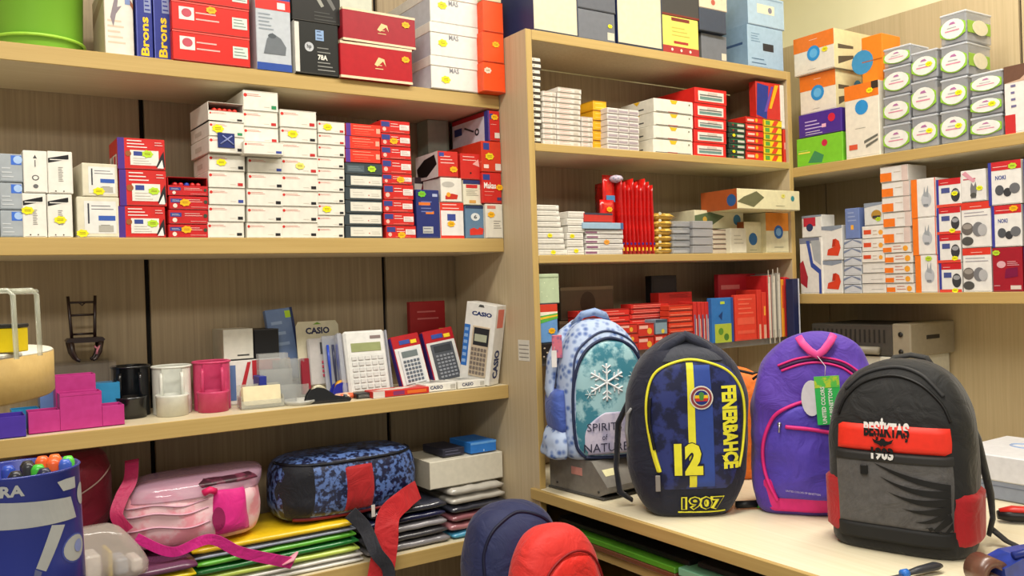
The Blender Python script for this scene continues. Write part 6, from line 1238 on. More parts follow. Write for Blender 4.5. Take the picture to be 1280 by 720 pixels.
# --- orange bag behind, between the navy and purple ones
p = at_z(938, 560, ZC); loc = Vector((.50, -.36, ZC+.001)); s = (loc-EYE).dot(FW)/FPX
o = tag(empty('backpack', loc, math.radians(-40)), 'plain orange bag with a black cord, mostly hidden between navy and purple backpacks', 'backpack')
top = at_y(935, 455, -.36).z-ZC
b5 = Bag([(0, 0, .11, .06, .05), (.02, 0, .125, .07, .06), (top*.6, 0, .125, .07, .06), (top*.85, 0, .1, .055, .05), (top*.97, 0, .05, .03, .03), (top, 0, .015, .01, .01)], 2.6, .005, 12, 5)
q = MB(); b5.body(q, mat('f07c22', .55, 'cloth', 'e06c1a', 10)); q.build('body', o)
q = MB(); q.tube([(-.05, -.04, top*.93), (0, -.06, top*.99), (.05, -.075, top*.95), (.08, -.07, top*.97), (.05, -.075, top*.9)], .004, mat('1a1a1c', .6), 7); q.build('cord', o)
# --- grey desk machine before the floral bag
p = at_z(735, 629, ZC); s = (p-EYE).dot(FW)/FPX
o = tag(empty('desk_machine', (.125, -.232, ZC+.001), math.radians(-86)), 'dark grey wedge shaped desk machine with two small labels in front of floral backpack', 'machine')
a = at_y(686, 608, -.27); zt_ = at_y(700, 580, -.27).z-ZC
GM = mat('77736c', .5, 'print', '6c6862'); 
q = MB(); pf = [(-.1, .006), (.09, .006), (.122, .02), (.122, .034), (.066, .092), (-.1, .092)]; q.prism(pf, -.085, .085, GM); q.build('body', o)
q = MB(); q.box((-.104, -.09, 0), (.112, .09, .0058), mat('4a4844', .6), .002); q.build('base_plate', o)
q = MB(); q.box((-.012, -.0862, .05), (.03, -.0852, .07), mat('c88a80', .5), .0002); q.build('pink_label', o)
q = MB(); M_ = Matrix.Translation((.094, -.04, .0635)) @ Matrix.Rotation(math.radians(46), 4, 'Y'); q.box((-.01, -.03, 0), (.01, .02, .0006), mat('d8d2a4', .5), .0002, M_); q.build('cream_label', o)
for x_ in (-.07, .09): q = MB(); q.lathe([(0, 0), (.003, 0), (.003, .0015), (0, .0015)], mat('2a2a2a', .5), 10, Matrix.Translation((x_, -.0852, .018)) @ Matrix.Rotation(math.pi/2, 4, 'X')); q.build('screw', o)
# --- small green item between bags
p = at_z(946, 636, ZC); o = tag(empty('highlighter', (p.x, p.y, ZC+.001), math.radians(-30)), 'bright green highlighter cap lying between the navy and purple backpacks', 'marker')
q = MB(); q.tube([(-.05, 0, .011), (.0, 0, .011)], .009, mat('1c1c1e', .4), 12); q.build('barrel', o); q = MB(); q.tube([(.0005, 0, .011), (.028, 0, .011), (.036, 0, .011)], [.01, .0095, .006], mat('3fae35', .35), 12); q.build('cap', o)
# --- things at the near end of the worktop
o = tag(empty('storage_box', (XB-.16, -1.02, ZC+.001), math.radians(-90)), 'pale lidded storage box with a blue oval mark behind the black backpack', 'box')
p0 = at_x(1213, 600, XB-.3); p1 = at_x(1290, 600, XB-.3); top = at_x(1250, 558, XB-.2).z-ZC
a = at_z(1216, 625, ZC); b = at_z(1279, 634, ZC)
o.location = ((a.x+b.x)/2+.13+.03, (a.y+b.y)/2+.01, ZC+.001)
W = .22; top = at_x(1240, 572, a.x+.01).z-ZC
q = MB(); q.box((-W/2, -.13, 0), (W/2, .13, top*.6), mat('8f97a6', .45), .003); q.box((-W*.48, -.131, top*.3), (W*.48, -.1302, top*.32), mat('707888', .5), .0001); q.build('box_base', o)
q = MB(); q.box((-W/2-.004, -.134, top*.42), (W/2+.004, .134, top), mat('dfe0e4', .4), .003)
q.tube([(.045*math.cos(2*math.pi*i/24), .02+.028*math.sin(2*math.pi*i/24), top+.0005) for i in range(24)], .0025, mat('9db4d8', .4), 5, True); q.build('lid', o)
# red and black hand tool
p = at_z(1243, 652, ZC); o = tag(empty('stapler', (p.x+.0, p.y, ZC+.001), math.radians(-52)), 'red and black handled tool lying at the right end of worktop', 'tool')
q = MB(); q.tube([(0.006, 0, .014), (.03, 0, .015), (.09, 0, .015), (.16, 0, .012)], [.012, .019, .018, .012], mat('1b1a1c', .4), 12, flat=.75); q.build('grip', o)
q = MB(); q.tube([(0.01, 0, .024), (.035, 0, .0275), (.08, 0, .027), (.13, 0, .022)], [.008, .0155, .0145, .007], mat('d0281f', .35), 12, flat=.5); q.build('red_cover', o)
# dark handled brush/knife at the bottom edge
p = at_z(1176, 715, ZC); q = MB(); q.tube([(0, 0, .011), (-.012, -.0, .012), (-.05, 0, .011), (-.08, 0, .009)], [.006, .0105, .009, .006], mat('33343a', .4), 10, flat=.7)
o = tag(empty('utility_knife', (p.x, p.y, ZC+.001), math.radians(-12)), 'dark grey handled knife with blue collar before the black backpack', 'knife'); q.build('handle', o)
q = MB(); q.tube([(-.0805, 0, .009), (-.092, 0, .009)], .0085, mat('2f6fc8', .35), 10); q.build('collar', o); q = MB(); q.box((-.15, -.006, .005), (-.093, .006, .008), metal('9a9aa0', .3), .001); q.build('blade', o)
# blue tape gun at the corner
p = at_z(1262, 727, ZC); o = tag(empty('tape_gun', (p.x+.0, p.y-.02, ZC+.001), math.radians(-25)), 'blue tape gun with brown tape in the lower corner of the worktop', 'tape dispenser')
BL2 = mat('2c3f9a', .25, 'print', '26367f', spec=.7)
q = MB(); q.prism([(-.05, .005), (.09, .005), (.12, .025), (.115, .05), (.05, .06), (-.02, .055), (-.055, .04)], -.03, .03, BL2); q.build('housing', o)
q = MB(); q.tube([(-.03, -.02, .058), (.02, -.025, .066), (.08, -.02, .058)], .007, mat('22307c', .3), 8); q.build('rib', o)
q = MB(); q.lathe([(.014, -.024), (.027, -.024), (.027, .024), (.014, .024), (.014, -.024)], mat('6a4638', .3, spec=.7), 24, Matrix.Translation((-.066, 0, .0275)) @ Matrix.Rotation(math.pi/2, 4, 'X')); q.build('tape_roll', o)
q = MB(); q.tube([(.1, 0, .04), (.14, .02, .05), (.18, .05, .055)], [.012, .012, .011], mat('1b1b1d', .4), 10); q.build('grip', o)
# --- laminator on cartons at the back of the worktop
o = tag(empty('laminator', (XB-.12, -.22, 0), -math.pi/2), 'beige grey office machine on white carton behind the purple and black backpacks', 'machine')
a = at_x(1140, 447, XB-.25); z0_ = a.z; b = at_x(1060, 440, XB-.25); W = .36
o.location = (XB-.13, a.y+W/2+.0, z0_)
top = at_x(1138, 405, XB-.25).z-z0_
BG = mat('968c78', .5)
q = MB(); q.box((-W/2, -.12, .0), (W/2-.062, .12, top*.95), mat('4a4640', .5), .004)
for i in range(16): q.box((-W/2+.012+i*.017, -.1215, top*.4), (-W/2+.018+i*.017, -.1203, top*.8), mat('2c2a27', .5), .0002)
q.build('body', o)
q = MB(); q.box((W/2-.0615, -.125, 0), (W/2, .12, top), BG, .004); q.box((W/2+.0003, -.04, top*.5), (W/2+.002, .03, top*.62), mat('2a2826', .5), .0006); q.build('end_housing', o)
q = MB(); q.tube([(-W/2, -.135, top*.17), (W/2-.1, -.135, top*.17)], .012, mat('8a8272', .4), 12); q.build('roller', o)
for zz in (.68, .16): q = MB(); q.lathe([(.006, 0), (.008, .004), (0, .005)], mat('22201e', .5), 12, Matrix.Translation((W/2-.03, -.1252, top*zz)) @ Matrix.Rotation(math.pi/2, 4, 'X')); q.build('dial', o)
zc2 = z0_-ZC-.002; n_ = 2
for i in range(n_):
    q = carton('carton', .34, .24, zc2/n_, ('d8d6c8', [('R', 'f', .3, .3, .7, .6, 'c4c2b4')])); c_ = q.build('carton', None, (o.location.x, o.location.y+.01, ZC+.0008+i*zc2/n_), -math.pi/2); tag(c_, ['white carton resting on the worktop under the office machine', 'upper white carton directly beneath the office machine'][i], 'box')
# ------------------------------------------------------------------ lowest shelf of the left unit: bags, folders, wrapped stock
S4 = ML4+.0006
def sheet_stack(x0, x1, y0, D, z0, items, group=None, skew=0, seed=0):
    """floppy flat folders piled up: items bottom first (thickness, material, label, name, category)"""
    z = z0
    for k, (t, mt, lb, nm, cat) in enumerate(items):
        q = MB(); nx, ny = 16, 8; vs = []; fs = []; W = x1-x0+random.uniform(-.012, .012); sh = random.uniform(-.006, .006)
        def hh(u_, v): return .0
        for s_ in (0, 1):
            for j in range(ny+1):
                for i in range(nx+1):
                    u_, v = i/nx, j/ny; e = min(1, min(u_, 1-u_)*14+.5)*min(1, min(v, 1-v)*9+.55)
                    wob = t*.3*noise.noise(Vector((u_*6+k, v*3, seed)))*(.4+.6*math.sin(math.pi*u_))
                    vs.append(((u_-.5)*W+.002*noise.noise(Vector((v*6, k, seed))), v*D+.002*noise.noise(Vector((u_*7, k+3, seed))), t*.5+(t*.46*e if s_ else -t*.46*e)+(wob if s_ else wob*.3)*e))
        K = (nx+1)*(ny+1)
        for s_ in (0, 1):
            for j in range(ny):
                for i in range(nx):
                    a = s_*K+j*(nx+1)+i; f = (a, a+1, a+nx+2, a+nx+1); fs.append(f if s_ else f[::-1])
        for i in range(nx): fs.append((i, i+1, K+i+1, K+i)); a = ny*(nx+1)+i; fs.append((a, K+a, K+a+1, a+1))
        for j in range(ny): a = j*(nx+1); fs.append((a, K+a, K+a+nx+1, a+nx+1)); a += nx; fs.append((a, a+nx+1, K+a+nx+1, K+a))
        q.add(vs, fs, mt, smooth=True)
        o = q.build(nm, None, ((x0+x1)/2+sh, y0, z), math.radians(skew+random.uniform(-1.2, 1.2))); tag(o, lb, cat, group); z += t*1.08+.0006
    return z
def gl(h, rough=.25): return mat(h, rough, 'blotch', None, 14, .7)
zt = sheet_stack(-.86, -.46, .015, .23, S4, [
    (.012, gl('e6e4dc'), 'white plastic folder lying at the bottom of the coloured folder pile', 'folder', 'folder'),
    (.012, gl('e2e0da'), 'white plastic folder, second from the bottom of coloured pile', 'folder', 'folder'),
    (.016, gl('c3d860'), 'lime green plastic folder under the bright green ones', 'folder', 'folder'),
    (.016, gl('1f7a36'), 'dark green plastic folder in the middle of the coloured pile', 'folder', 'folder'),
    (.016, gl('63b838'), 'bright green plastic folder below the grey-blue one', 'folder', 'folder'),
    (.01, gl('8a93a6'), 'grey-blue plastic folder directly under the yellow folder', 'folder', 'folder'),
    (.018, gl('e8c31c'), 'yellow plastic folder on top of the coloured pile', 'folder', 'folder')], 'coloured plastic folders', seed=3)
zw = sheet_stack(-1.34, -.875, -.05, .29, S4, [
    (.02, gl('d8d4d0'), 'white wrapped notebook low beneath the pink bag', 'notebook', 'notebook'),
    (.02, gl('c03a6a'), 'pink wrapped notebook low beneath the pink bag', 'notebook', 'notebook'),
    (.02, gl('d85a24'), 'orange-red folder peeking out under the yellow folder at left', 'folder', 'folder'),
    (.016, gl('e8d020'), 'bright yellow folder beneath the magenta strap at left', 'folder', 'folder'),
    (.02, gl('6a3a5a'), 'plum wrapped notebook beneath the maroon case', 'notebook', 'notebook')], 'wrapped stock under the pink bag', seed=5)
DK = clear('3a3c48', .92, .15); GY = clear('a8a4aa', .85, .15); CLR = clear('d4cfc4', .75, .12)
zd = sheet_stack(-.43, -.2, .02, .22, S4, [
    (.022, clear('8d8a8f', .9, .15), 'grey wrapped file at the bottom of dark files by red strap', 'file', 'file'),
    (.02, gl('4a484e'), 'charcoal wrapped file, second from the bottom by red strap', 'file', 'file'),
    (.022, GY, 'silvery wrapped file in the middle by the red strap', 'file', 'file'),
    (.02, gl('24264a'), 'navy wrapped file second from the top by red strap', 'file', 'file'),
    (.022, DK, 'black glossy file on top by the red strap', 'file', 'file')], 'dark wrapped files', seed=7)
zs = sheet_stack(-.185, -.004, .02, .22, S4, [
    (.018, gl('4aa0c8'), 'thin light blue file at the bottom beside the divider', 'file', 'file'),
    (.022, clear('b87a80', .9, .15), 'pinkish wrapped file low beside the divider', 'file', 'file'),
    (.022, clear('a0646c', .9, .15), 'dusky rose wrapped file beside the divider', 'file', 'file'),
    (.02, DK, 'dark wrapped file in the clear pile beside the divider', 'file', 'file'),
    (.022, CLR, 'clear wrapped paper pack, lower of two beside the divider', 'pack', 'pack'),
    (.024, CLR, 'clear wrapped paper pack directly under the white carton', 'pack', 'pack')], 'wrapped files beside divider', seed=9)
# white carton and packs on the wrapped files
a, b = at_y(538, 590, .03), at_y(632, 590, .03); W = -.006-a.x
q = carton('carton', W, .17, .075, ('dcd6c4', [('R', 'l', 0, 0, 1, 1, 'b4ab98')])); o = q.build('carton', None, ((a.x-.006)/2, .03+.09, zs+.001)); tag(o, 'white carton lying on the clear wrapped packs beside the divider', 'box')
zc3 = zs+.078
q = carton('card_pack', .085, .12, .032, ('2f7ad0', [('R', 'f', 0, .8, 1, 1, '6aa8e8'), ('E', 'f', .5, .2, .06, .1, 'b8d8f4')])); o = q.build('card_pack', None, (-.062, .105, zc3)); tag(o, 'bright blue wrapped pack on top of the white carton', 'pack')
q = carton('card_pack', .07, .12, .022, ('2c2c3a', [('L', 'f', .1, .3, .8, .7, 2, '6a6a80')])); o = q.build('card_pack', None, (-.15, .12, zc3)); tag(o, 'dark thin pack beside the bright blue one on the carton', 'pack')
# navy glittering bag lying on the folders
def lying(name, label, px0, px1, y0, zb_, zt2, D, mt, amp=.006, p=3.4, seed=0, rotz=0, tilt=0):
    a, b = at_y(px0, (600), y0), at_y(px1, 600, y0); W = abs(b.x-a.x); H = zt2-zb_
    o = tag(empty(name, ((a.x+b.x)/2, y0+D/2, zb_), rotz), label, 'backpack' if 'bag' not in name else 'bag')
    bag = Bag([(0, 0, W*.42, D*.36, D*.4), (H*.06, 0, W*.46, D*.43, D*.45), (H*.3, 0, W*.495, D*.5, D*.5), (H*.7, 0, W*.49, D*.49, D*.5), (H*.93, 0, W*.45, D*.42, D*.44), (H, 0, W*.38, D*.3, D*.35)], p, amp, 16, seed)
    q = MB(); bag.body(q, mt, 26, 60); q.build('body', o); return o, bag, W, H
GLT = mat('5672ae', .3, 'blotch', '10183a', 75, .9)
ztop = max(zt, zd)
o, bg, W, H = lying('backpack', 'navy glitter backpack lying on the folders, with red mesh pocket', 352, 534, .012, ztop+.001, ztop+.155, .2, GLT, .006, 3.0, 21)
q = MB(); bg.patch(q, [(H*.06, -W*.46, -W*.3), (H*.5, -W*.49, -W*.27), (H*.93, -W*.44, -W*.28)], mat('14151f', .7, 'cloth', '0e0f18', 12), .003, 8); q.build('dark_end_panel', o)
q = MB(); bg.patch(q, [(H*.08, -W*.09, W*.11), (H*.45, -W*.075, W*.12), (H*.82, -W*.085, W*.11)], mat('b01c22', .7, 'cloth', '981418', 12), .006, 8); q.build('red_pocket', o)
q = MB(); bg.line(q, [(-W*.47, H*.93), (-W*.2, H*.9), (W*.2, H*.9), (W*.46, H*.92)], .004, mat('10111a', .5), .002, 50); bg.line(q, [(-W*.4, H*.04), (0, H*.02), (W*.42, H*.06)], .005, mat('7a1a20', .5), .002, 50); q.build('piping', o)
q = MB(); q.box((W*.09, bg.y(W*.1, H*.1)-.012, -.012), (W*.115, bg.y(W*.1, H*.1)-.010, H*.12), mat('d8d0c8', .5), .0003); q.build('care_label', o)
# hanging straps of that bag
def ribbon(q, pts, wid, mt, th=.003, n=64):
    P = []; pts = [Vector(p) for p in pts]
    for i in range(n+1):
        t = i/n*(len(pts)-1); k = min(int(t), len(pts)-2); u_ = t-k
        p0, p1, p2, p3 = pts[max(k-1, 0)], pts[k], pts[k+1], pts[min(k+2, len(pts)-1)]
        P.append(.5*(2*p1+(-p0+p2)*u_+(2*p0-5*p1+4*p2-p3)*u_*u_+(-p0+3*p1-3*p2+p3)*u_**3))
    vs = []; fs = []; vd = (P[0]-EYE).normalized()
    for i, p in enumerate(P):
        t = (P[min(i+1, n)]-P[max(i-1, 0)]).normalized(); sd = t.cross(Vector((.35, .94, .0))).normalized(); nn = t.cross(sd).normalized()
        w_ = wid[0]+(wid[1]-wid[0])*i/n
        for a, b in ((-1, -1), (1, -1), (1, 1), (-1, 1)): vs.append(p+sd*a*w_/2+nn*b*th/2)
    for i in range(n):
        for k in range(4): fs.append((i*4+k, i*4+(k+1) % 4, (i+1)*4+(k+1) % 4, (i+1)*4+k))
    fs += [(0, 1, 2, 3)[::-1], tuple(n*4+k for k in range(4))]
    q.add(vs, fs, mt, smooth=False)
L_ = o.location
def rel(px, py, Y): return at_y(px, py, Y)-L_
q = MB(); ribbon(q, [rel(522, 612, .02), rel(505, 625, -.005), rel(486, 645, -.02), rel(482, 680, -.03), rel(474, 730, -.03), rel(466, 775, -.03)], (.05, .07), mat('c8242a', .6, 'cloth', 'b01c22', 12)); q.build('red_strap', o)
q = MB(); ribbon(q, [rel(438, 641, .0), rel(456, 660, -.012), rel(470, 690, -.042), rel(486, 715, -.044), rel(480, 760, -.044)], (.035, .03), mat('2c2d36', .7, 'cloth', '22232b', 12)); q.build('grey_strap', o)
# pink bag wrapped in film
PKB = mat('ecc6cc', .4, 'blotch', 'e89aa8', 16)
o, bg, W, H = lying('backpack', 'pale pink patterned backpack lying in clear film with hot pink pocket', 152, 338, .005, -.70, -.568, .2, PKB, .012, 2.8, 31)
q = MB(); bg.patch(q, [(H*.1, W*.1, W*.36), (H*.5, W*.08, W*.34), (H*.9, W*.1, W*.33)], mat('dc2588', .6, 'cloth', 'c61c78', 10), .008, 10); q.build('hot_pink_pocket', o)
q = MB(); bg.disc(q, W*.115, H*.42, W*.045, mat('8a1850', .7), .0095, rz=H*.2); q.build('pocket_opening', o)
for k, (z_, a_) in enumerate(((.74, .2), (.6, .1), (.36, .26))):
    q = MB(); bg.line(q, [(-W*.46, H*z_), (-W*.3, H*(z_+.05)), (-W*.1, H*(z_-.02)), (W*.06, H*(z_+.04))], .003, mat('d9a8bc', .35), .001, 40, flat=.6); q.build('fold', o)
q = MB(); b_ = Bag([(H*.82, 0, W*.47, .1, .1), (H*.95, .01, W*.47, .095, .1), (H*1.08, .02, W*.45, .08, .09), (H*1.14, .03, W*.4, .04, .06)], 3, .014, 14, 33); b_.body(q, clear('c8a0b8', .55, .12), 14, 50); q.build('clear_film', o)
q = MB(); b_.patch(q, [(H*.98, W*.02, W*.44), (H*1.04, W*.0, W*.42), (H*1.1, W*.05, W*.38)], mat('3a1a26', .3, 'blotch', '6a3044', 30), .002, 10, 8); q.build('dark_print', o)
q = MB(); q.tube([(W*.02, -.105, H*.9), (W*.06, -.112, H*.95), (W*.1, -.105, H*.9)], .008, mat('e8286a', .5), 8); q.build('bow', o)
L_ = o.location
q = MB(); ribbon(q, [rel(170, 672, -.01), rel(215, 690, -.03), rel(262, 674, -.03), rel(300, 690, -.03), rel(345, 700, -.02), rel(366, 704, -.005)], (.02, .028), mat('d8248c', .5, 'cloth', 'c01c7c', 12)); q.build('magenta_strap', o)
q = MB(); q.tube([rel(352, 706, -.012), rel(364, 699, -.008), rel(372, 690, -.004)], [.006, .014, .004], mat('f0a0b4', .5), 8, flat=.4); q.build('pale_pink_tip', o)
# maroon case
MRN = mat('8c1a34', .45, 'cloth', '781428', 10)
o, bg, W, H = lying('pencil_bag', 'dark red rounded zip case at the back left, behind the blue tin', 18, 146, .09, -.655, -.475, .16, MRN, .004, 2.6, 41)
bgz = [(-W*.5, H*.4), (-W*.3, H*.38), (0, H*.46), (W*.3, H*.62), (W*.49, H*.78)]
q = MB(); bg.line(q, [(x*.97, z) for x, z in bgz], .0018, mat('c8a8a0', .4), .003, 50); q.build('zipper', o)
L_ = o.location
q = MB(); ribbon(q, [rel(165, 575, .1), rel(163, 600, .06), rel(152, 622, .04), rel(146, 645, .02), rel(160, 664, .01)], (.03, .026), mat('b8225a', .5, 'cloth', 'a01c4c', 12)); q.build('carry_strap', o)
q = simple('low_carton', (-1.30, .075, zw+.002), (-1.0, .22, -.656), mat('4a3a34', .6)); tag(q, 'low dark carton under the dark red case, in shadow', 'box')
# clear package front left
a = at_y(150, 690, -.04)
o = tag(empty('clear_package', (a.x-.035, -.055, zw+.002), math.radians(4)), 'clear plastic package with pink and white contents beside the blue tin', 'package')
b_ = Bag([(0, 0, .085, .045, .05), (.02, 0, .088, .05, .05), (.06, -.01, .075, .045, .045), (.1, -.02, .055, .025, .03), (.11, -.025, .04, .008, .01)], 2.6, .008, 24, 51)
q = MB(); b_.body(q, clear('d8ccc4', .42, .1), 18, 40); q.build('film', o)
for k, (x_, c_, w_) in enumerate(((-.06, 'd8607c', .03), (-.025, 'e0dcd6', .03), (.008, 'c8b040', .008), (.03, '9aa4b4', .025), (.06, 'e4dcd8', .022))):
    q = MB(); q.box((x_-w_/2, -.03, .004), (x_+w_/2, .03, .05+.006*(k % 3)-max(0, x_)*.4), mat(c_, .4), .004); q.build('content', o)

# ------------------------------------------------------------------ cabinet below the worktop
def lowstack(y0, y1, items):
    z = -.7994
    for t, mt, lb in items:
        q = MB(); q.box((.02, y1, z), (.32, y0, z+t), mt, .002); tag(q.build('folder'), lb, 'folder', 'folders under the worktop'); z += t+.0008
lowstack(-.16, -.62, [(.012, gl('7a4a34'), 'brown folder lying under the green one below worktop'), (.014, gl('5aa02c'), 'bright green folder under the front edge of the worktop')])
lowstack(-.63, -1.05, [(.012, gl('6a5a48'), 'dull brown folder lying under the mint one below worktop'), (.018, gl('86c8a4'), 'mint green folder at the front below the worktop')])
q = MB(); q.box((.045, -.64, -.7705), (.32, -.15, -.7585), mat('1e1f22', .3), .002); tag(q.build('folder'), 'added black sheet that darkens the green folder top under worktop', 'folder', 'folders under the worktop')  # dark sheet added to darken what shows above the green folder
q = MB(); q.box((.05, -1.05, -.7665), (.32, -.66, -.7545), mat('26262a', .3), .002); tag(q.build('folder'), 'added black sheet that darkens the mint folder top under worktop', 'folder', 'folders under the worktop')  # likewise added, keeps the mint folder's top dark
for k, (y_, c_) in enumerate(((-.36, 'd8d6d4'), (-.6, 'b8b4b8'))):
    q = MB(); q.tube([(.06, y_+.1, -.925), (.06, y_, -.92), (.065, y_-.11, -.925)], [.028, .033, .028], clear(c_, .9, .2), 14); tag(q.build('wrapped_roll'), ('white wrapped roll under the brown folder near the red pack', 'grey wrapped roll under the brown folder farther from the red pack')[k], 'roll')

# ------------------------------------------------------------------ navy and red backpack at the bottom edge
a = at_y(634, 700, -.36)
ztp = at_y(636, 629, -.36).z
PL = tag(simple('plinth', (a.x-.16, -.55, ZF+.0005), (-.03, -.2, ztp-.452), PANEL), 'low pale wooden block supporting the red and navy backpack', 'block')
o = tag(empty('backpack', (a.x+.02, -.34, ztp-.45), math.radians(-4)), 'bright red and navy backpack below the front edge of the worktop', 'backpack')
nb = Bag([(0, 0, .11, .08, .05), (.02, 0, .118, .09, .06), (.3, 0, .12, .09, .06), (.38, 0, .108, .08, .055), (.42, 0, .09, .06, .045), (.442, 0, .055, .035, .035), (.45, 0, .02, .012, .015)], 2.6, .005, 14, 61)
q = MB(); nb.body(q, mat('232a55', .65, 'cloth', '1b2146', 8)); q.build('body', o)
q = MB(); nb.line(q, [(-.1, .3), (-.095, .36), (-.065, .41), (0, .434), (.065, .41), (.095, .36), (.1, .3)], .004, mat('141732', .5), .001, 50); q.build('zipper', o)
rp = Bag([(0, 0, .1, .05, .03), (.02, 0, .112, .06, .05), (.26, 0, .115, .062, .06), (.34, 0, .1, .055, .06), (.385, 0, .074, .042, .055), (.405, 0, .045, .026, .04), (.412, 0, .016, .008, .015)], 2.6, .004, 14, 63)
M_ = Matrix.Translation((.05, -.115, 0)); RDB = mat('e0362f', .6, 'cloth', 'd02c28', 8)
q = MB(); rp.body(q, RDB, 40, 50); q.v = [tuple(M_ @ Vector(v)) for v in q.v]; q.build('front_pocket', o)
q = MB(); rp.patch(q, [(.02, -.085, .1), (.2, -.09, .104), (.28, -.075, .098), (.33, -.045, .08), (.355, -.005, .05), (.36, .01, .03)], mat('e82c22', .55, 'cloth', 'd8261e', 8), .007, 14, 24); rp.line(q, [(-.085, .1), (-.09, .2), (-.076, .28), (-.045, .335), (.01, .362), (.06, .35), (.095, .3), (.106, .22), (.104, .1)], .003, mat('8a1418', .5), .007, 60); q.v = [tuple(M_ @ Vector(v)) for v in q.v]; q.build('outer_flap', o)
q = MB(); q.box((-.125, -.1, .24), (-.118, -.098, .3), mat('d8d8dc', .5), .0005); q.build('side_label', o)

# ------------------------------------------------------------------ near foreground: tin of pens and round display disc
f_ = Vector((FW.x, FW.y, 0)).normalized(); r_ = Vector((RT.x, RT.y, 0)).normalized()
def near(px, dist): return EYE + f_*dist + r_*((px-640)/FPX*dist)
tp = near(18, .76); ZT = -.431
rot_cam = math.atan2(EYE.y-tp.y, EYE.x-tp.x)
tb = empty('display_table', (tp.x, tp.y, ZF), 0); tag(tb, 'small near table carrying the blue tin of pens', 'table')
q = MB(); q.box((-.11, -.16, -.025), (.09, .05, 0), PANEL, .002, Matrix.Translation((0, 0, ZT-ZF-.0008)) @ Matrix.Rotation(-YAW, 4, 'Z')); q.build('tabletop', tb)
q = MB(); q.lathe([(.02, 0.02), (.02, ZT-ZF-.027)], metal('6a6a6a', .4), 16); q.lathe([(0, 0), (.12, 0), (.12, .012), (.02, .02)], metal('6a6a6a', .4), 28); q.build('pedestal', tb)
tin = tag(empty('pen_tin', (tp.x, tp.y, ZT), 0), 'dark blue printed tin full of marker pens in the lower left corner', 'tin')
TB = mat('1c2c86', .28, 'print', '182674', 6, .6); TR, BR, TH = .0462, .0496, .155
def tr(z): return BR+(TR-BR)*z/TH
q = MB(); q.lathe([(0, .001), (BR, .001), (tr(.0775), .0775), (TR, TH-.003), (TR+.0012, TH-.001), (TR, TH), (TR-.002, TH-.001), (BR-.004, .006), (0, .006)], TB, 56); q.build('body', tin)
def cyl(q, pts, mt, e):       # printed shape wrapped on the tin: pts = (pixels right of centre, height)
    bm = bmesh.new(); bm.faces.new([bm.verts.new((x, 0, z)) for x, z in pts]); cylbm(q, bm, mt, e)
def cylbm(q, bm, mt, e):
    bmesh.ops.triangulate(bm, faces=bm.faces[:])
    for _ in range(4):
        ed = [x for x in bm.edges if x.calc_length() > .006]
        if ed: bmesh.ops.subdivide_edges(bm, edges=ed, cuts=1); bmesh.ops.triangulate(bm, faces=bm.faces[:])
    bm.verts.index_update(); vs = []
    for v in bm.verts:
        a = rot_cam + v.co.x/BR; r2 = tr(v.co.z)+e; vs.append((r2*math.cos(a), r2*math.sin(a), v.co.z))
    q.add(vs, [tuple(v.index for v in f.verts) for f in bm.faces], mt); bm.free()
K2 = .76/FPX
def tx(px): 
    v = max(-1, min(1, (px-18)*K2/TR)); return math.asin(v)*BR
def tz(px, py):
    return TH-(py-597+(px)*.27)*K2*1.0
GW = mat('a2a4a4', .35)
q = MB(); cyl(q, [(tx(-20), tz(0, 657)), (tx(75), tz(60, 645)), (tx(70), tz(60, 617)), (tx(-20), tz(0, 624))], GW, .0003); q.build('white_band', tin)
q = MB(); vs, fs, tw = textmesh('RA', .04); bm = bmesh.new(); bv = [bm.verts.new((tx(-4)+a*.0115, 0, tz(8, 618)+b*.0095)) for a, b in vs]
for f in fs:
    try: bm.faces.new([bv[i] for i in f])
    except ValueError: pass
cylbm(q, bm, GW, .0004); q.build('lettering', tin)
q = MB(); cyl(q, [(tx(30), tz(30, 700)), (tx(40), tz(38, 704)), (tx(62), tz(62, 648)), (tx(48), tz(48, 648))], GW, .0003); cyl(q, [(tx(27), tz(27, 712)), (tx(33), tz(33, 714)), (tx(36), tz(36, 704)), (tx(29), tz(29, 701))], mat('5a5f80', .35), .0003); q.build('pencil_print', tin)
q = MB()
def ring(cx, cz, rx, rz, mt, e): cyl(q, [(cx+rx*math.cos(2*math.pi*i/20), cz+rz*math.sin(2*math.pi*i/20)) for i in range(20)], mt, e)
ring(tx(72), tz(72, 678), .016, .0125, mat('46529c', .35), .0003); ring(tx(72), tz(72, 678), .0145, .011, GW, .0006); ring(tx(75), tz(75, 676), .006, .0055, mat('7a86b8', .35), .0009); q.build('round_print', tin)
q = MB(); ring(tx(82), tz(82, 613), .010, .0098, GW, .0003); q.build('oval_sticker', tin)
q = MB(); cyl(q, [(tx(62), tz(62, 607)), (tx(76), tz(76, 604)), (tx(76), tz(76, 590)), (tx(66), tz(66, 592)), (tx(56), tz(56, 596))], GW, .0003); q.build('torn_sticker', tin)
q = MB(); cyl(q, [(tx(88), tz(88, 700)), (tx(97), tz(97, 698)), (tx(96), tz(96, 692))], GW, .0003); q.build('small_print', tin)
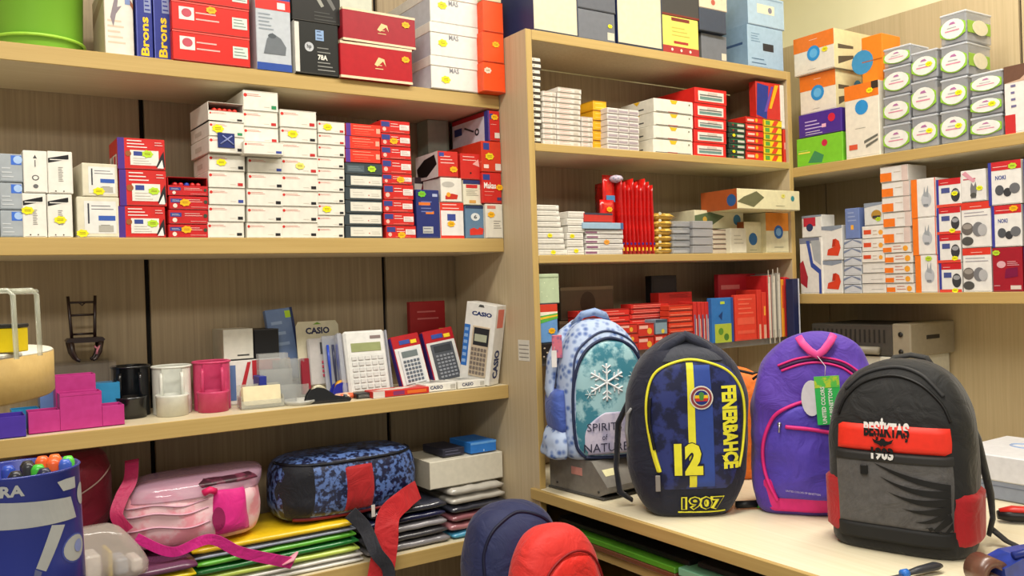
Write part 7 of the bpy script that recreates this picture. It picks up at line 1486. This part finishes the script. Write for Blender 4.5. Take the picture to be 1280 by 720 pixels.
for k, (px, py, c_, rr) in enumerate(((21, 566, '1c1c20', .0062), (38, 561, 'e0602c', .006), (48, 568, '3fae35', .0058), (53, 560, 'e86a30', .006), (62, 563, 'd8582c', .006), (64, 571, '22243c', .0058), (77, 565, '3a58b0', .0056), (83, 562, '58c040', .0055), (7, 583, 'e07040', .0055), (24, 574, '23242c', .006), (30, 566, '2c2c30', .0055), (-8, 572, '2a48a8', .0058), (-20, 568, 'c03030', .0058))):
    dx = (px-22)*K2; dd = [.012, .018, .0, .022, .01, -.008, .012, .02, -.022, -.01, .004, .012, .0][k]; b = Vector((0, 0, 0))+r_*dx*.85+f_*dd
    mx = TR-.009; hl = math.hypot(b.x, b.y)
    if hl > mx: b *= mx/hl
    hz = TH-.002+(575-py)*K2*.8
    q = MB(); q.tube([(b.x*.75, b.y*.75, .012), (b.x, b.y, hz-.03), (b.x, b.y, hz-.004), (b.x, b.y, hz)], [rr*.85, rr*.85, rr, rr*.6], mat(c_, .3), 12)
    o = q.build('marker_pen', None, tin.location); tag(o, ['black', 'orange', 'green', 'orange', 'red-orange', 'dark navy', 'blue', 'light green', 'peach', 'charcoal', 'dark grey', 'royal blue', 'red'][k]+' topped marker pen standing in the blue tin, '+['tallest at centre', 'behind the green one', 'at the front', 'behind the navy one', 'right of the green one', 'right of centre', 'near the sticker', 'at the right rim', 'low at the left rim', 'in front of the black one', 'between black and orange', 'far left', 'leftmost at the rim'][k], 'marker')
# round rotating display disc
dc = near(-236, 1.12); ztd = -.129-(448-376)*1.04/FPX
dd = tag(empty('display_stand', (dc.x, dc.y, ZF)), 'round pale wooden display disc at the left picture edge', 'display stand'); Rd = .275
q = MB(); hz = ztd-ZF
q.lathe([(0, hz-.062), (Rd-.003, hz-.062), (Rd, hz-.059), (Rd, hz-.003)], EDGE, 96); q.build('disc_edge', dd)
q = MB(); q.lathe([(Rd, hz-.003), (Rd-.002, hz-.001), (Rd-.004, hz), (0, hz)], mat('e4decc', .4), 96); q.build('disc_top', dd)
q = MB(); q.lathe([(.14, 0), (.14, .02), (.03, .03), (.03, hz-.064)], mat('5a5550', .5), 32); q.build('pedestal', dd)
ac = near(-60, 1.0); o = tag(empty('acrylic_case', (ac.x, ac.y, ztd+.0012)), 'clear open acrylic case with rounded rods standing on the wooden disc', 'case')
k = 1.0/FPX; AG = clear('c9ccb8', .42, .1)
for d_ in (0, .05):
    q = MB(); q.tube([r_*(-60*k)+f_*d_, r_*(-60*k)+f_*d_+Vector((0, 0, 80*k)), r_*(-52*k)+f_*d_+Vector((0, 0, 86*k)), r_*(70*k)+f_*d_+Vector((0, 0, 86*k)), r_*(76*k)+f_*d_+Vector((0, 0, 80*k)), r_*(78*k)+f_*d_], .003, AG, 10); q.build('frame_rod', o)
for d_ in (10, 44):
    q = MB(); q.tube([r_*(d_*k)+f_*(-.012), r_*(d_*k)+f_*(-.012)+Vector((0, 0, 86*k))], .0036, AG, 10); q.build('upright_rod', o)
q = MB(); q.tube([r_*(76*k)+Vector((0, 0, 84*k)), r_*(76*k)+f_*.05+Vector((0, 0, 84*k))], .003, AG, 8); q.build('top_rod', o)
q = MB(); q.box((-60*k, -.01, 0), (62*k, .04, .006), mat('d8d8d0', .3), .002, Matrix.Rotation(-YAW, 4, 'Z')); q.build('base_plate', o)
yc = near(-14, 1.0)+f_*.02; o = tag(empty('tape_box', (yc.x-.0, yc.y, ztd+.0085), -YAW), 'bright yellow small box with dark top inside the acrylic case', 'box')
q = MB(); q.box((-.03, -.012, 0), (.026, .012, .028), mat('e8cc10', .4), .001); q.build('carton', o)
q = MB(); q.box((-.031, -.013, .0285), (.027, .013, .033), mat('2a2a28', .4), .001); q.build('dark_lid', o)
